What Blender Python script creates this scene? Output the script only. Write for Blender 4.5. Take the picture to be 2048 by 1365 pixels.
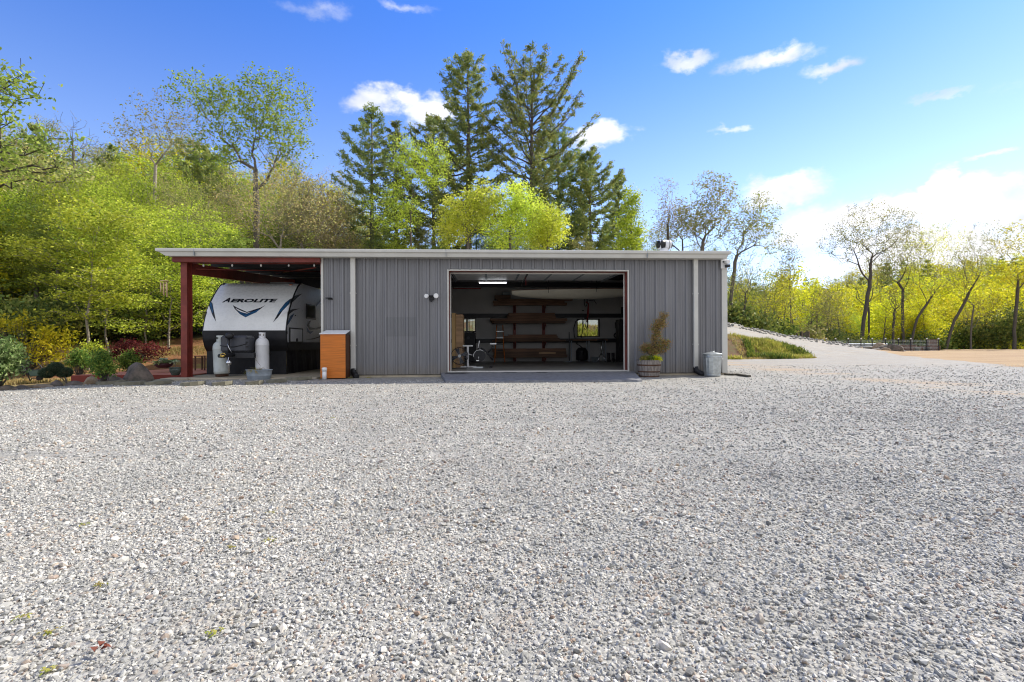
import bpy, bmesh, math, random
import numpy as np
from mathutils import Vector, Matrix
S = bpy.context.scene
for _o in list(bpy.data.objects): bpy.data.objects.remove(_o)
rad = math.radians

# ---------------------------------------------------------------- camera
YAW, ROLL, HC, FPX = rad(2.7), 0.0035, 0.98, 1000.0
Rv = Vector((math.cos(YAW), -math.sin(YAW), 0)); Fv = Vector((math.sin(YAW), math.cos(YAW), 0)); Zv = Vector((0, 0, 1))
cd = bpy.data.cameras.new('camera'); cam = bpy.data.objects.new('camera', cd); S.collection.objects.link(cam)
_r = (Rv - ROLL * Zv).normalized(); _u = (Zv + ROLL * Rv).normalized(); _b = -Fv
cam.matrix_world = Matrix(((_r.x, _u.x, _b.x, 0), (_r.y, _u.y, _b.y, 0), (_r.z, _u.z, _b.z, HC), (0, 0, 0, 1)))
cd.sensor_width = 36; cd.lens = 36 * FPX / 2048; cd.shift_y = 3.5 / 2048; cd.clip_start = 0.05; cd.clip_end = 3000
S.camera = cam
CAM = Vector((0, 0, HC))

def ray(px, py):
    xu = px - (py - 682) * ROLL; yu = py + (px - 1024) * ROLL
    return Rv * ((xu - 1024) / FPX) + Zv * ((686 - yu) / FPX) + Fv
def atY(px, py, Y):          # world point seen at that place on the plane y = Y
    d = ray(px, py); return CAM + d * (Y / d.y)
def atX(px, py, X):
    d = ray(px, py); return CAM + d * (X / d.x)
def atG(px, py, z=0.0):
    d = ray(px, py); return CAM + d * ((z - HC) / d.z)
def proj(p):
    v = Vector(p) - CAM; D = v.dot(Fv); x = v.dot(Rv) / D * FPX; y = v.z / D * FPX
    X = 1024 + x; Y = 686 - y
    return X + (Y - 682) * ROLL, Y - (X - 1024) * ROLL

# ---------------------------------------------------------------- sun, sky, exposure
SUN = Vector((0.66, 0.36, 0.66)).normalized()
sel = math.asin(SUN.z); saz = math.atan2(SUN.x, SUN.y)
sl = bpy.data.lights.new('sun', 'SUN'); sl.energy = 4.3; sl.angle = rad(1.5); sl.color = (1.0, 0.95, 0.86)
so = bpy.data.objects.new('sun', sl); S.collection.objects.link(so)
so.rotation_euler = SUN.to_track_quat('Z', 'Y').to_euler(); so.location = (20, 10, 40)
S.view_settings.view_transform = 'Standard'; S.view_settings.look = 'None'
S.view_settings.exposure = 0.8; S.view_settings.gamma = 1.0
try:
    S.cycles.max_bounces = 6; S.cycles.transparent_max_bounces = 8; S.cycles.caustics_reflective = False; S.cycles.caustics_refractive = False
    S.cycles.sample_clamp_indirect = 6; S.cycles.pixel_filter_type = 'BLACKMAN_HARRIS'; S.cycles.filter_width = 1.1
except Exception: pass

class NT:
    def __init__(s, nt): s.t = nt; s.n = nt.nodes; s.l = nt.links
    def new(s, typ, **kw):
        nd = s.n.new(typ)
        for k, v in kw.items(): setattr(nd, k, v)
        return nd
    def link(s, a, b): s.l.new(a, b)
    def inp(s, sock, v):
        if isinstance(v, bpy.types.NodeSocket): s.l.new(v, sock)
        else: sock.default_value = v
    def math(s, op, a, b=0.0, c=None, clamp=False):
        nd = s.new('ShaderNodeMath', operation=op, use_clamp=clamp); s.inp(nd.inputs[0], a); s.inp(nd.inputs[1], b)
        if c is not None: s.inp(nd.inputs[2], c)
        return nd.outputs[0]
    def mix(s, f, a, b, blend='MIX'):
        nd = s.new('ShaderNodeMix', data_type='RGBA', blend_type=blend)
        s.inp(nd.inputs['Factor'], f)
        s.inp(nd.inputs[6], a if isinstance(a, bpy.types.NodeSocket) else (*a[:3], 1)); s.inp(nd.inputs[7], b if isinstance(b, bpy.types.NodeSocket) else (*b[:3], 1))
        return nd.outputs[2]
    def ramp(s, f, stops, interp='LINEAR'):
        nd = s.new('ShaderNodeValToRGB'); cr = nd.color_ramp; cr.interpolation = interp
        while len(cr.elements) > 1: cr.elements.remove(cr.elements[-1])
        for i, (p, c) in enumerate(stops):
            e = cr.elements[0] if i == 0 else cr.elements.new(p)
            e.position = p; e.color = (*c[:3], 1) if len(c) >= 3 else (c[0],) * 3 + (1,)
        s.inp(nd.inputs[0], f); return nd.outputs[0]
    def noise(s, vec, scale, detail=3.0, rough=0.55, out=0):
        nd = s.new('ShaderNodeTexNoise'); s.inp(nd.inputs['Vector'], vec); nd.inputs['Scale'].default_value = scale
        nd.inputs['Detail'].default_value = detail; nd.inputs['Roughness'].default_value = rough
        return nd.outputs[out]
    def smooth(s, x, a, b):
        nd = s.new('ShaderNodeMapRange', interpolation_type='SMOOTHSTEP'); s.inp(nd.inputs[0], x)
        nd.inputs[1].default_value = a; nd.inputs[2].default_value = b; return nd.outputs[0]
    def mapping(s, vec, scale=(1, 1, 1), rot=(0, 0, 0)):
        nd = s.new('ShaderNodeMapping'); s.inp(nd.inputs[0], vec); nd.inputs['Scale'].default_value = scale; nd.inputs['Rotation'].default_value = rot
        return nd.outputs[0]

w = bpy.data.worlds.new('World'); S.world = w; w.use_nodes = True
W_ = NT(w.node_tree); w.node_tree.nodes.clear()
sky = W_.new('ShaderNodeTexSky', sky_type='NISHITA', sun_disc=False, sun_elevation=sel, sun_rotation=saz)
sky.air_density = 1.0; sky.dust_density = 0.25; sky.ozone_density = 2.5; sky.altitude = 300
tc = W_.new('ShaderNodeTexCoord'); gen = tc.outputs['Generated']
sep = W_.new('ShaderNodeSeparateXYZ'); W_.link(gen, sep.inputs[0])
az = W_.math('ARCTAN2', sep.outputs[0], sep.outputs[1]); el = W_.math('ARCSINE', sep.outputs[2])
st = W_.mapping(gen, (1, 1, 1.6))
wpn = W_.new('ShaderNodeTexNoise'); W_.link(st, wpn.inputs['Vector']); wpn.inputs['Scale'].default_value = 11; wpn.inputs['Detail'].default_value = 7; wpn.inputs['Roughness'].default_value = .62
wps = W_.new('ShaderNodeSeparateColor'); W_.link(wpn.outputs['Color'], wps.inputs[0])
az = W_.math('ADD', az, W_.math('MULTIPLY', W_.math('SUBTRACT', wps.outputs[0], .5), .13)); el_w = W_.math('ADD', el, W_.math('MULTIPLY', W_.math('SUBTRACT', wps.outputs[1], .5), .075))
nz = W_.noise(st, 7.0, 6, 0.6); nz2 = W_.noise(st, 26.0, 4, 0.6)
nn = W_.math('ADD', W_.math('MULTIPLY', W_.math('SUBTRACT', nz, 0.5), 2.6), W_.math('MULTIPLY', W_.math('SUBTRACT', nz2, 0.5), 1.1))
def azel(px, py):
    d = ray(px, py).normalized(); return math.atan2(d.x, d.y), math.asin(d.z)
mask = None
# unseen broad white cloud deck, added behind the camera to light the shaded front
_fill_deck = W_.math('ADD', W_.math('ADD', W_.math('MULTIPLY', sep.outputs[1], -.85), W_.math('MULTIPLY', sep.outputs[0], .35)), W_.math('MULTIPLY', W_.math('SUBTRACT', nz, 0.5), 1.2))
mask = W_.math('MULTIPLY', W_.smooth(_fill_deck, -.15, .35), .9)
#        px,  py,  half-width px, half-height px, strength, softness
CL = [(1370,125,72,19,.80,.5),(1530,122,105,28,.95,.5),(1660,140,72,20,.85,.5),(1875,186,75,10,.5,.7),(770,205,72,30,.95,.4),(850,225,60,34,.9,.4),
      (1208,275,62,24,.95,.4),(650,15,95,26,.5,.8),(790,5,60,16,.45,.8),(1475,256,34,9,.55,.7),(1985,316,60,8,.5,.7),(950,140,30,10,.18,.9),
      (1570,382,105,38,1.0,.35),(1880,372,48,48,1.0,.3),(1950,400,125,42,1.0,.3),(1780,422,170,34,1.0,.3),(2060,430,120,60,1.0,.3),(1850,520,420,95,1.0,.45),
      (1640,460,150,60,.9,.5),(2500,440,300,150,.9,.5),(-300,250,200,60,.7,.6),(2700,100,300,80,.7,.6),(640,420,90,60,.0,.6)]
for (px, py, hw, hh, stg, soft) in CL:
    if stg == 0: continue
    a0, e0 = azel(px, py); a1, _ = azel(px + hw, py); _, e1 = azel(px, py - hh)
    ra = abs(a1 - a0); re = max(abs(e1 - e0), .004)
    dx = W_.math('DIVIDE', W_.math('SUBTRACT', az, a0), ra); dy = W_.math('DIVIDE', W_.math('SUBTRACT', el_w, e0), re)
    r2 = W_.math('SQRT', W_.math('ADD', W_.math('MULTIPLY', dx, dx), W_.math('MULTIPLY', dy, dy)))
    v = W_.math('SUBTRACT', W_.math('ADD', 1.05, W_.math('MULTIPLY', nn, 0.8)), r2)
    m = W_.math('MULTIPLY', W_.smooth(v, -.1, soft + .35), stg)
    mask = m if mask is None else W_.math('MAXIMUM', mask, m)
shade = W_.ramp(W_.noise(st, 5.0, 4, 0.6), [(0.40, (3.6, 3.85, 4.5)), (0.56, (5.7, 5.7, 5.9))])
hs = W_.new('ShaderNodeHueSaturation'); hs.inputs['Saturation'].default_value = .96; hs.inputs['Value'].default_value = 1.14; W_.link(sky.outputs[0], hs.inputs['Color'])
tnt = W_.mix(W_.smooth(el, .16, .64), (.84, .83, .97), (.28, .56, 1.08))
tint = W_.mix(1.0, hs.outputs[0], tnt, 'MULTIPLY')
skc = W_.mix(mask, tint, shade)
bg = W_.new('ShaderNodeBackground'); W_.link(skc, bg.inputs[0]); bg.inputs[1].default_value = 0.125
ow = W_.new('ShaderNodeOutputWorld'); W_.link(bg.outputs[0], ow.inputs[0])

# ---------------------------------------------------------------- helpers
COL = S.collection
class MB:
    def __init__(s): s.v = []; s.f = []; s.sm = []
    def poly(s, pts, faces, smooth=False):
        n = len(s.v); s.v += [tuple(p) for p in pts]
        for f in faces: s.f.append(tuple(n + i for i in f)); s.sm.append(smooth)
        return s
    def box(s, x0, x1, y0, y1, z0, z1, bev=0.0, M=None):
        x0, x1 = min(x0, x1), max(x0, x1); y0, y1 = min(y0, y1), max(y0, y1); z0, z1 = min(z0, z1), max(z0, z1)
        b = min(bev, (x1 - x0) * .45, (y1 - y0) * .45, (z1 - z0) * .45)
        if b <= 0:
            p = [(x, y, z) for z in (z0, z1) for y in (y0, y1) for x in (x0, x1)]
            f = [(0, 2, 3, 1), (4, 5, 7, 6), (0, 1, 5, 4), (2, 6, 7, 3), (0, 4, 6, 2), (1, 3, 7, 5)]
        else:   # chamfered box
            p = []; idx = {}
            cs = [(sx, sy, sz) for sz in (0, 1) for sy in (0, 1) for sx in (0, 1)]
            X = (x0, x1); Y = (y0, y1); Zz = (z0, z1)
            def sg(k): return 1 if k == 0 else -1
            for c in cs:
                for ax in range(3):
                    q = [X[c[0]], Y[c[1]], Zz[c[2]]]
                    for o in range(3):
                        if o != ax: q[o] += sg(c[o]) * b
                    idx[(c, ax)] = len(p); p.append(tuple(q))
            f = []
            for ax in range(3):
                o1, o2 = (ax + 1) % 3, (ax + 2) % 3
                for sd in (0, 1):
                    ring = []
                    for a_, b_ in ((0, 0), (1, 0), (1, 1), (0, 1)):
                        c = [0, 0, 0]; c[ax] = sd; c[o1] = a_; c[o2] = b_; ring.append(idx[(tuple(c), ax)])
                    f.append(tuple(ring if sd else ring[::-1]))
                for a_ in (0, 1):
                    for b_ in (0, 1):   # edge along ax
                        c0 = [0, 0, 0]; c0[o1] = a_; c0[o2] = b_; c1 = list(c0); c1[ax] = 1
                        q = (idx[(tuple(c0), o1)], idx[(tuple(c1), o1)], idx[(tuple(c1), o2)], idx[(tuple(c0), o2)])
                        f.append(q if (a_ ^ b_) else q[::-1])
            for c in cs:
                t = (idx[(c, 0)], idx[(c, 1)], idx[(c, 2)])
                f.append(t if (c[0] + c[1] + c[2]) % 2 else t[::-1])
        if M is not None: p = [tuple(M @ Vector(q)) for q in p]
        return s.poly(p, f)
    def tube(s, pts, r, n=8, cap=True, smooth=True):
        pts = [Vector(p) for p in pts]; rs = r if isinstance(r, (list, tuple)) else [r] * len(pts)
        P = []; prev = None
        for i, p in enumerate(pts):
            a = pts[max(i - 1, 0)]; b = pts[min(i + 1, len(pts) - 1)]; d = (b - a)
            d = d.normalized() if d.length > 1e-9 else Vector((0, 0, 1))
            if prev is None:
                ref = Vector((0, 0, 1)) if abs(d.z) < .9 else Vector((1, 0, 0)); x = d.cross(ref).normalized()
            else: x = (prev - d * prev.dot(d)).normalized()
            prev = x; y = d.cross(x)
            for k in range(n):
                t = 2 * math.pi * k / n; P.append(p + (x * math.cos(t) + y * math.sin(t)) * rs[i])
        F = [(i * n + k, i * n + (k + 1) % n, (i + 1) * n + (k + 1) % n, (i + 1) * n + k) for i in range(len(pts) - 1) for k in range(n)]
        s.poly(P, F, smooth)
        if cap:
            b0 = len(s.v) - len(P)
            s.f.append(tuple(b0 + k for k in range(n))[::-1]); s.sm.append(False)
            s.f.append(tuple(b0 + (len(pts) - 1) * n + k for k in range(n))); s.sm.append(False)
        return s
    def lathe(s, prof, c=(0, 0, 0), n=24, sx=1.0, sy=1.0, smooth=True):
        P = []
        for (r, z) in prof:
            for k in range(n):
                t = 2 * math.pi * k / n; P.append((c[0] + r * sx * math.cos(t), c[1] + r * sy * math.sin(t), c[2] + z))
        F = [(i * n + k, i * n + (k + 1) % n, (i + 1) * n + (k + 1) % n, (i + 1) * n + k) for i in range(len(prof) - 1) for k in range(n)]
        s.poly(P, F, smooth); b0 = len(s.v) - len(P)
        if prof[0][0] > 1e-4: s.f.append(tuple(b0 + k for k in range(n))[::-1]); s.sm.append(False)
        if prof[-1][0] > 1e-4: s.f.append(tuple(b0 + (len(prof) - 1) * n + k for k in range(n))); s.sm.append(False)
        return s
    def prism(s, pts, vec):      # planar outline extruded by vec
        n = len(pts); vec = Vector(vec); P = [Vector(p) for p in pts] + [Vector(p) + vec for p in pts]
        return s.poly(P, [tuple(range(n))[::-1], tuple(range(n, 2 * n))] + [(i, (i + 1) % n, n + (i + 1) % n, n + i) for i in range(n)])
    def rock(s, c, rx, ry, rz, seed=0, sub=3, amp=.22, rot=0.0, flat=0.25):
        rnd = random.Random(seed); bm = bmesh.new(); bmesh.ops.create_icosphere(bm, subdivisions=sub, radius=1)
        pl = [(Vector((rnd.uniform(-1, 1), rnd.uniform(-1, 1), rnd.uniform(-.5, 1))).normalized(), rnd.uniform(.62, .95)) for _ in range(9)]
        ph = [(Vector([rnd.uniform(-4, 4) for _ in range(3)]), rnd.uniform(0, 6)) for _ in range(5)]
        cr, sr = math.cos(rot), math.sin(rot)
        P = []
        for v in bm.verts:
            q = v.co.copy()
            for nrm, d in pl:
                t = q.dot(nrm)
                if t > d: q -= nrm * (t - d) * .85
            q *= 1 + amp * .3 * sum(math.sin(q.dot(k) + o) for k, o in ph) / 2
            x, y, z = q.x * rx, q.y * ry, max(q.z, -flat) * rz
            P.append((c[0] + x * cr - y * sr, c[1] + x * sr + y * cr, c[2] + z + flat * rz * .6))
        F = [tuple(v.index for v in f.verts) for f in bm.faces]; bm.free()
        return s.poly(P, F, False)
    def build(s, name, mat, parent=None, smooth=None, origin=None):
        V = np.array(s.v, dtype=np.float64).reshape(-1, 3)
        if parent is not None: org = np.array(world_loc(parent))
        elif origin is not None: org = np.array(origin, dtype=float)
        else: org = np.array([(V[:, 0].min() + V[:, 0].max()) / 2, (V[:, 1].min() + V[:, 1].max()) / 2, V[:, 2].min()])
        me = bpy.data.meshes.new(name); me.from_pydata((V - org).tolist(), [], s.f)
        me.polygons.foreach_set('use_smooth', [bool(x) for x in s.sm]); me.materials.append(mat)
        bm = bmesh.new(); bm.from_mesh(me); bmesh.ops.recalc_face_normals(bm, faces=bm.faces); bm.to_mesh(me); bm.free()
        me.update(); o = bpy.data.objects.new(name, me); COL.objects.link(o)
        if parent is not None: o.parent = parent
        else: o.location = org
        return o
def world_loc(o):
    l = Vector(o.location)
    while o.parent: o = o.parent; l += Vector(o.location)
    return l
def tag(o, label=None, cat=None, group=None, kind=None):
    if label: o['label'] = label
    if cat: o['category'] = cat
    if group: o['group'] = group
    if kind: o['kind'] = kind
    return o
def thing(name, loc, label, cat, group=None):
    o = bpy.data.objects.new(name, None); COL.objects.link(o); o.location = loc; o.empty_display_size = .2
    return tag(o, label, cat, group)
def copy_tree(o, parent=None):
    c = o.copy(); COL.objects.link(c)
    if parent is not None: c.parent = parent
    for ch in list(o.children): copy_tree(ch, c)
    return c
def setkind(o, k): o['kind'] = k; return o

# ---------------------------------------------------------------- materials
def pmat(name, col, rough=.6, metal=0.0, var=0.0, vscale=4.0, stretch=(1, 1, 1), bump=0.0, bscale=60.0, col2=None, spec=.4, dirt=0.0, coat=0.0):
    m = bpy.data.materials.new(name); m.use_nodes = True; T = NT(m.node_tree); T.n.clear()
    b = T.new('ShaderNodeBsdfPrincipled'); o = T.new('ShaderNodeOutputMaterial'); T.link(b.outputs[0], o.inputs[0])
    tcn = T.new('ShaderNodeTexCoord').outputs['Object']; vec = T.mapping(tcn, stretch)
    c = (*col, 1)
    if var > 0 or col2:
        f = T.smooth(T.noise(vec, vscale, 5, .6), .3, .7)
        c2 = col2 or tuple(x * (1 - var) for x in col)
        c1 = col if col2 else tuple(min(1, x * (1 + var * .5)) for x in col)
        c = T.mix(f, c1, c2)
    if dirt > 0:
        f = T.math('MULTIPLY', T.smooth(T.noise(tcn, 2.3, 6, .7), .5, .75), dirt)
        c = T.mix(f, c if isinstance(c, bpy.types.NodeSocket) else col, (.16, .13, .1))
    T.inp(b.inputs['Base Color'], c)
    b.inputs['Metallic'].default_value = metal; b.inputs['Specular IOR Level'].default_value = spec
    if coat: b.inputs['Coat Weight'].default_value = coat
    rn = T.math('ADD', T.math('MULTIPLY', T.noise(vec, vscale * 3, 3), .2), rough - .1); T.link(rn, b.inputs['Roughness'])
    if bump > 0:
        bp = T.new('ShaderNodeBump'); bp.inputs['Strength'].default_value = bump; bp.inputs['Distance'].default_value = .02
        T.link(T.noise(vec, bscale, 4), bp.inputs['Height']); T.link(bp.outputs[0], b.inputs['Normal'])
    return m
def leafmat(name, cols, trans=.45, rough=.55, objvar=.2, clump=.9):
    m = bpy.data.materials.new(name); m.use_nodes = True; T = NT(m.node_tree); T.n.clear()
    gi = T.new('ShaderNodeNewGeometry'); oi = T.new('ShaderNodeObjectInfo')
    n = len(cols); c = T.ramp(gi.outputs['Random Per Island'], [((i + .0) / max(n - 1, 1), cc) for i, cc in enumerate(cols)])
    hv = T.new('ShaderNodeHueSaturation'); T.link(c, hv.inputs['Color'])
    T.link(T.math('ADD', T.math('MULTIPLY', oi.outputs['Random'], objvar * .14), .5 - objvar * .07), hv.inputs['Hue'])
    T.link(T.math('ADD', T.math('MULTIPLY', oi.outputs['Random'], objvar * 2), 1 - objvar), hv.inputs['Value'])
    ob = T.new('ShaderNodeTexCoord').outputs['Object']; cl_ = T.ramp(T.noise(ob, clump, 2, .5), [(.3, (.72, .78, .75)), (.5, (1.1, 1.1, 1.05)), (.7, (1.45, 1.38, 1.2))])
    hvo = T.mix(1.0, hv.outputs[0], cl_, 'MULTIPLY')
    d = T.new('ShaderNodeBsdfPrincipled'); T.link(hvo, d.inputs['Base Color']); d.inputs['Roughness'].default_value = rough; d.inputs['Specular IOR Level'].default_value = .08
    t = T.new('ShaderNodeBsdfTranslucent'); T.link(hvo, t.inputs[0])
    mx = T.new('ShaderNodeMixShader'); mx.inputs[0].default_value = trans; T.link(d.outputs[0], mx.inputs[1]); T.link(t.outputs[0], mx.inputs[2])
    o = T.new('ShaderNodeOutputMaterial'); T.link(mx.outputs[0], o.inputs[0]); return m
def emat(name, col, stg):
    m = bpy.data.materials.new(name); m.use_nodes = True; T = NT(m.node_tree); T.n.clear()
    e = T.new('ShaderNodeEmission'); e.inputs[0].default_value = (*col, 1); e.inputs[1].default_value = stg
    o = T.new('ShaderNodeOutputMaterial'); T.link(e.outputs[0], o.inputs[0]); return m
def glassmat(name, tintc=(.8, .85, .86), rough=.02, alpha=.25):
    m = bpy.data.materials.new(name); m.use_nodes = True; T = NT(m.node_tree); T.n.clear()
    g = T.new('ShaderNodeBsdfGlossy'); g.inputs[0].default_value = (1, 1, 1, 1); g.inputs[1].default_value = rough
    t = T.new('ShaderNodeBsdfTransparent'); t.inputs[0].default_value = (*tintc, 1)
    fr = T.new('ShaderNodeFresnel'); fr.inputs[0].default_value = 1.45
    mx = T.new('ShaderNodeMixShader'); T.link(fr.outputs[0], mx.inputs[0]); T.link(t.outputs[0], mx.inputs[1]); T.link(g.outputs[0], mx.inputs[2])
    o = T.new('ShaderNodeOutputMaterial'); T.link(mx.outputs[0], o.inputs[0]); return m

def panelmat(name, col, dirt):
    m = bpy.data.materials.new(name); m.use_nodes = True; T = NT(m.node_tree); T.n.clear()
    b = T.new('ShaderNodeBsdfPrincipled'); o = T.new('ShaderNodeOutputMaterial'); T.link(b.outputs[0], o.inputs[0])
    g = T.new('ShaderNodeNewGeometry').outputs['Position']
    streak = T.noise(T.mapping(g, (9, 1, .5)), 1.0, 5, .6)
    c = T.mix(T.smooth(streak, .35, .7), tuple(x * .92 for x in col), tuple(x * 1.1 for x in col))
    sp = T.new('ShaderNodeSeparateXYZ'); T.link(g, sp.inputs[0])
    splash = T.math('MULTIPLY', T.smooth(T.math('ADD', sp.outputs[2], T.math('MULTIPLY', T.noise(g, 6.0, 4), .5)), .75, .25), dirt)
    c = T.mix(splash, c, (.2, .17, .13)); T.link(c, b.inputs['Base Color'])
    T.link(T.math('ADD', T.math('MULTIPLY', T.noise(g, 14, 4), .2), .24), b.inputs['Roughness'])
    bp = T.new('ShaderNodeBump'); bp.inputs['Strength'].default_value = .3; bp.inputs['Distance'].default_value = .012
    T.link(T.noise(T.mapping(g, (1, 1, .35)), 3.2, 3), bp.inputs['Height']); T.link(bp.outputs[0], b.inputs['Normal'])
    return m
M = {}
M['siding'] = panelmat('grey_siding_paint', (.182, .182, .188), .5)
M['siding_dark'] = panelmat('grey_siding_patch', (.155, .156, .162), .2)
M['trim'] = pmat('light_stone_trim', (.56, .55, .50), .45, var=.06, vscale=2, dirt=.12)
M['white'] = pmat('white_paint', (.78, .78, .77), .45, var=.05, dirt=.06)
M['redsteel'] = pmat('red_oxide_steel', (.20, .036, .024), .5, var=.25, vscale=3, bump=.1, bscale=30)
M['liner'] = pmat('white_insulation_liner', (.42, .41, .39), .7, var=.08, vscale=1.5, bump=.3, bscale=2.5)
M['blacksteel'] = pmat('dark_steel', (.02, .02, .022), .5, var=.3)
M['roofmetal'] = pmat('roof_sheet', (.42, .42, .41), .45, var=.08)
M['concrete'] = pmat('concrete', (.42, .36, .26), .85, var=.22, vscale=1.6, bump=.35, bscale=40, dirt=.4)
M['floor'] = pmat('sealed_concrete_floor', (.22, .215, .20), .42, var=.2, vscale=1.0, bump=.05, dirt=.3)
M['asphalt'] = pmat('asphalt_ramp', (.20, .20, .205), .95, var=.22, vscale=8, bump=.6, bscale=120)
M['oil'] = pmat('damp_stain', (.05, .05, .052), .8, var=.3)
M['trailer'] = pmat('trailer_fibreglass', (.86, .87, .84), .28, var=.03, coat=.3)
M['trailer_side'] = pmat('trailer_side_panel', (.78, .78, .78), .3, var=.03)
M['blackplastic'] = pmat('black_plastic', (.014, .014, .016), .5, var=.2)
M['blacktrim'] = pmat('black_trim', (.01, .01, .011), .35)
M['vinyl'] = pmat('black_vinyl_skirt', (.012, .012, .014), .6, var=.3, vscale=3, bump=.6, bscale=6)
M['decal_blue'] = pmat('blue_decal', (.02, .09, .2), .3, var=.35, vscale=14)
M['decal_dark'] = pmat('charcoal_decal', (.012, .014, .018), .35)
M['decal_white'] = pmat('white_decal', (.86, .86, .86), .3)
M['greyplastic'] = pmat('grey_tank_cover', (.055, .057, .066), .45, var=.2)
M['tankwhite'] = pmat('white_tank_paint', (.74, .74, .74), .42, var=.06, dirt=.12)
M['tankold'] = pmat('weathered_tank_paint', (.50, .53, .50), .55, var=.15, dirt=.35)
M['rust'] = pmat('rusty_iron', (.10, .05, .03), .8, var=.4, bump=.3)
M['brass'] = pmat('brass', (.7, .48, .12), .35, metal=1)
M['chrome'] = pmat('bright_metal', (.7, .7, .7), .25, metal=1)
M['galv'] = pmat('galvanised_steel', (.46, .49, .49), .38, metal=.75, var=.22, vscale=9)
M['galv_dull'] = pmat('dull_galvanised_steel', (.34, .38, .41), .55, metal=.35, var=.2, vscale=5)
M['orangewood'] = pmat('orange_stained_wood', (.62, .18, .02), .5, var=.22, vscale=3, stretch=(.6, 1, 14), bump=.15, bscale=30, dirt=.12)
M['darkwood'] = pmat('dark_side_wood', (.08, .03, .012), .6, var=.2)
M['pvc'] = pmat('white_pvc', (.8, .8, .78), .35)
M['barrelwood'] = pmat('weathered_oak', (.27, .235, .205), .85, var=.45, vscale=3.5, stretch=(9, 9, .7), bump=.6, bscale=12)
M['timber'] = pmat('aged_timber', (.09, .08, .06), .9, var=.4, bump=.4)
M['deck'] = pmat('red_deck_boards', (.52, .20, .14), .7, var=.25, vscale=5, stretch=(1, 6, 1), bump=.2, bscale=30)
M['deckface'] = pmat('red_deck_skirt', (.21, .032, .018), .6, var=.2)
M['rock'] = pmat('field_rock', (.19, .15, .12), .9, var=.5, vscale=5, bump=.9, bscale=9, col2=(.07, .066, .05))
M['rock_tan'] = pmat('tan_rock', (.36, .28, .18), .9, var=.5, vscale=6, bump=.9, bscale=9, col2=(.19, .13, .08))
M['slate'] = pmat('flagstone', (.21, .195, .14), .9, var=.3, vscale=6, bump=.6, bscale=14)
M['rubble'] = pmat('crushed_rock', (.30, .29, .26), .9, var=.4, vscale=12, bump=.6)
M['soil'] = pmat('potting_soil', (.05, .032, .02), 1, var=.4, bump=1, bscale=40)
M['glaze'] = pmat('green_brown_glaze', (.07, .085, .07), .25, var=.5, vscale=8)
M['plum'] = pmat('plum_planter', (.06, .018, .022), .5)
M['greenmetal'] = pmat('dark_green_cart', (.03, .055, .035), .5, var=.2)
M['greencloth'] = pmat('faded_green_bed', (.075, .12, .09), .8, var=.2)
M['ply'] = pmat('plywood', (.52, .34, .14), .6, var=.2, vscale=2, stretch=(6, 6, .5))
M['board'] = pmat('stacked_timber', (.22, .12, .07), .7, var=.4, vscale=2, stretch=(.6, 8, 8))
M['board2'] = pmat('stacked_dark_timber', (.13, .075, .045), .7, var=.4, vscale=2, stretch=(.6, 8, 8))
M['board3'] = pmat('stacked_pale_timber', (.42, .27, .15), .7, var=.3, vscale=2, stretch=(.6, 8, 8))
M['canoe'] = pmat('cream_hull', (.66, .62, .50), .35, var=.05)
M['greybox'] = pmat('grey_tote', (.16, .19, .2), .5)
M['redpaint'] = pmat('red_paint', (.3, .02, .02), .4)
M['bambootube'] = pmat('bamboo', (.62, .45, .25), .5, var=.2)
M['tube'] = emat('lamp_tube', (.92, .96, 1.0), 4.0)
M['bulb'] = pmat('frosted_bulb', (.85, .84, .8), .2)
M['glass'] = glassmat('window_glass')
M['darkglass'] = pmat('tinted_glass', (.008, .009, .01), .06)
M['lens'] = pmat('lamp_lens', (.82, .82, .8), .2)
M['amber'] = pmat('amber_lens', (.5, .14, .02), .3)
M['bark'] = pmat('grey_bark', (.15, .13, .105), .95, var=.4, vscale=5, stretch=(6, 6, 1), bump=.8, bscale=14)
M['bark_dark'] = pmat('dark_bark', (.105, .09, .072), .95, var=.4, vscale=5, stretch=(6, 6, 1), bump=.8, bscale=14)
M['bark_pale'] = pmat('pale_bark', (.30, .26, .20), .9, var=.4, vscale=4, stretch=(2, 2, 4), bump=.5, bscale=14)
M['bark_pine'] = pmat('pine_bark', (.125, .108, .085), .95, var=.4, vscale=5, stretch=(5, 5, 1.5), bump=.9, bscale=10)
L = {}
L['lime'] = leafmat('lime_leaves', [(.15, .23, .03), (.38, .46, .04), (.58, .64, .09), (.28, .36, .04)], .42)
L['green'] = leafmat('green_leaves', [(.12, .18, .035), (.21, .28, .05), (.35, .42, .09), (.15, .22, .045)], .4)
L['fresh'] = leafmat('fresh_green_leaves', [(.16, .27, .04), (.27, .40, .05), (.42, .52, .09), (.21, .33, .05)], .5)
L['olive'] = leafmat('olive_leaves', [(.20, .24, .06), (.32, .34, .09), (.44, .37, .17), (.26, .30, .06)], .4)
L['yellow'] = leafmat('yellow_leaves', [(.36, .42, .04), (.62, .64, .08), (.50, .58, .06), (.68, .66, .16)], .45)
L['ygreen'] = leafmat('yellow_green_leaves', [(.30, .32, .02), (.58, .56, .02), (.72, .64, .05), (.46, .48, .03)], .45)
L['bronze'] = leafmat('bronze_leaves', [(.32, .25, .11), (.46, .38, .20), (.38, .38, .12), (.44, .30, .15)], .42)
L['pine'] = leafmat('pine_needles', [(.13, .20, .07), (.23, .29, .09), (.40, .40, .12), (.18, .25, .11)], .38)
L['rhodo'] = leafmat('rhododendron_leaves', [(.07, .11, .035), (.12, .17, .045), (.20, .24, .05), (.26, .25, .07)], .3)
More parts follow.
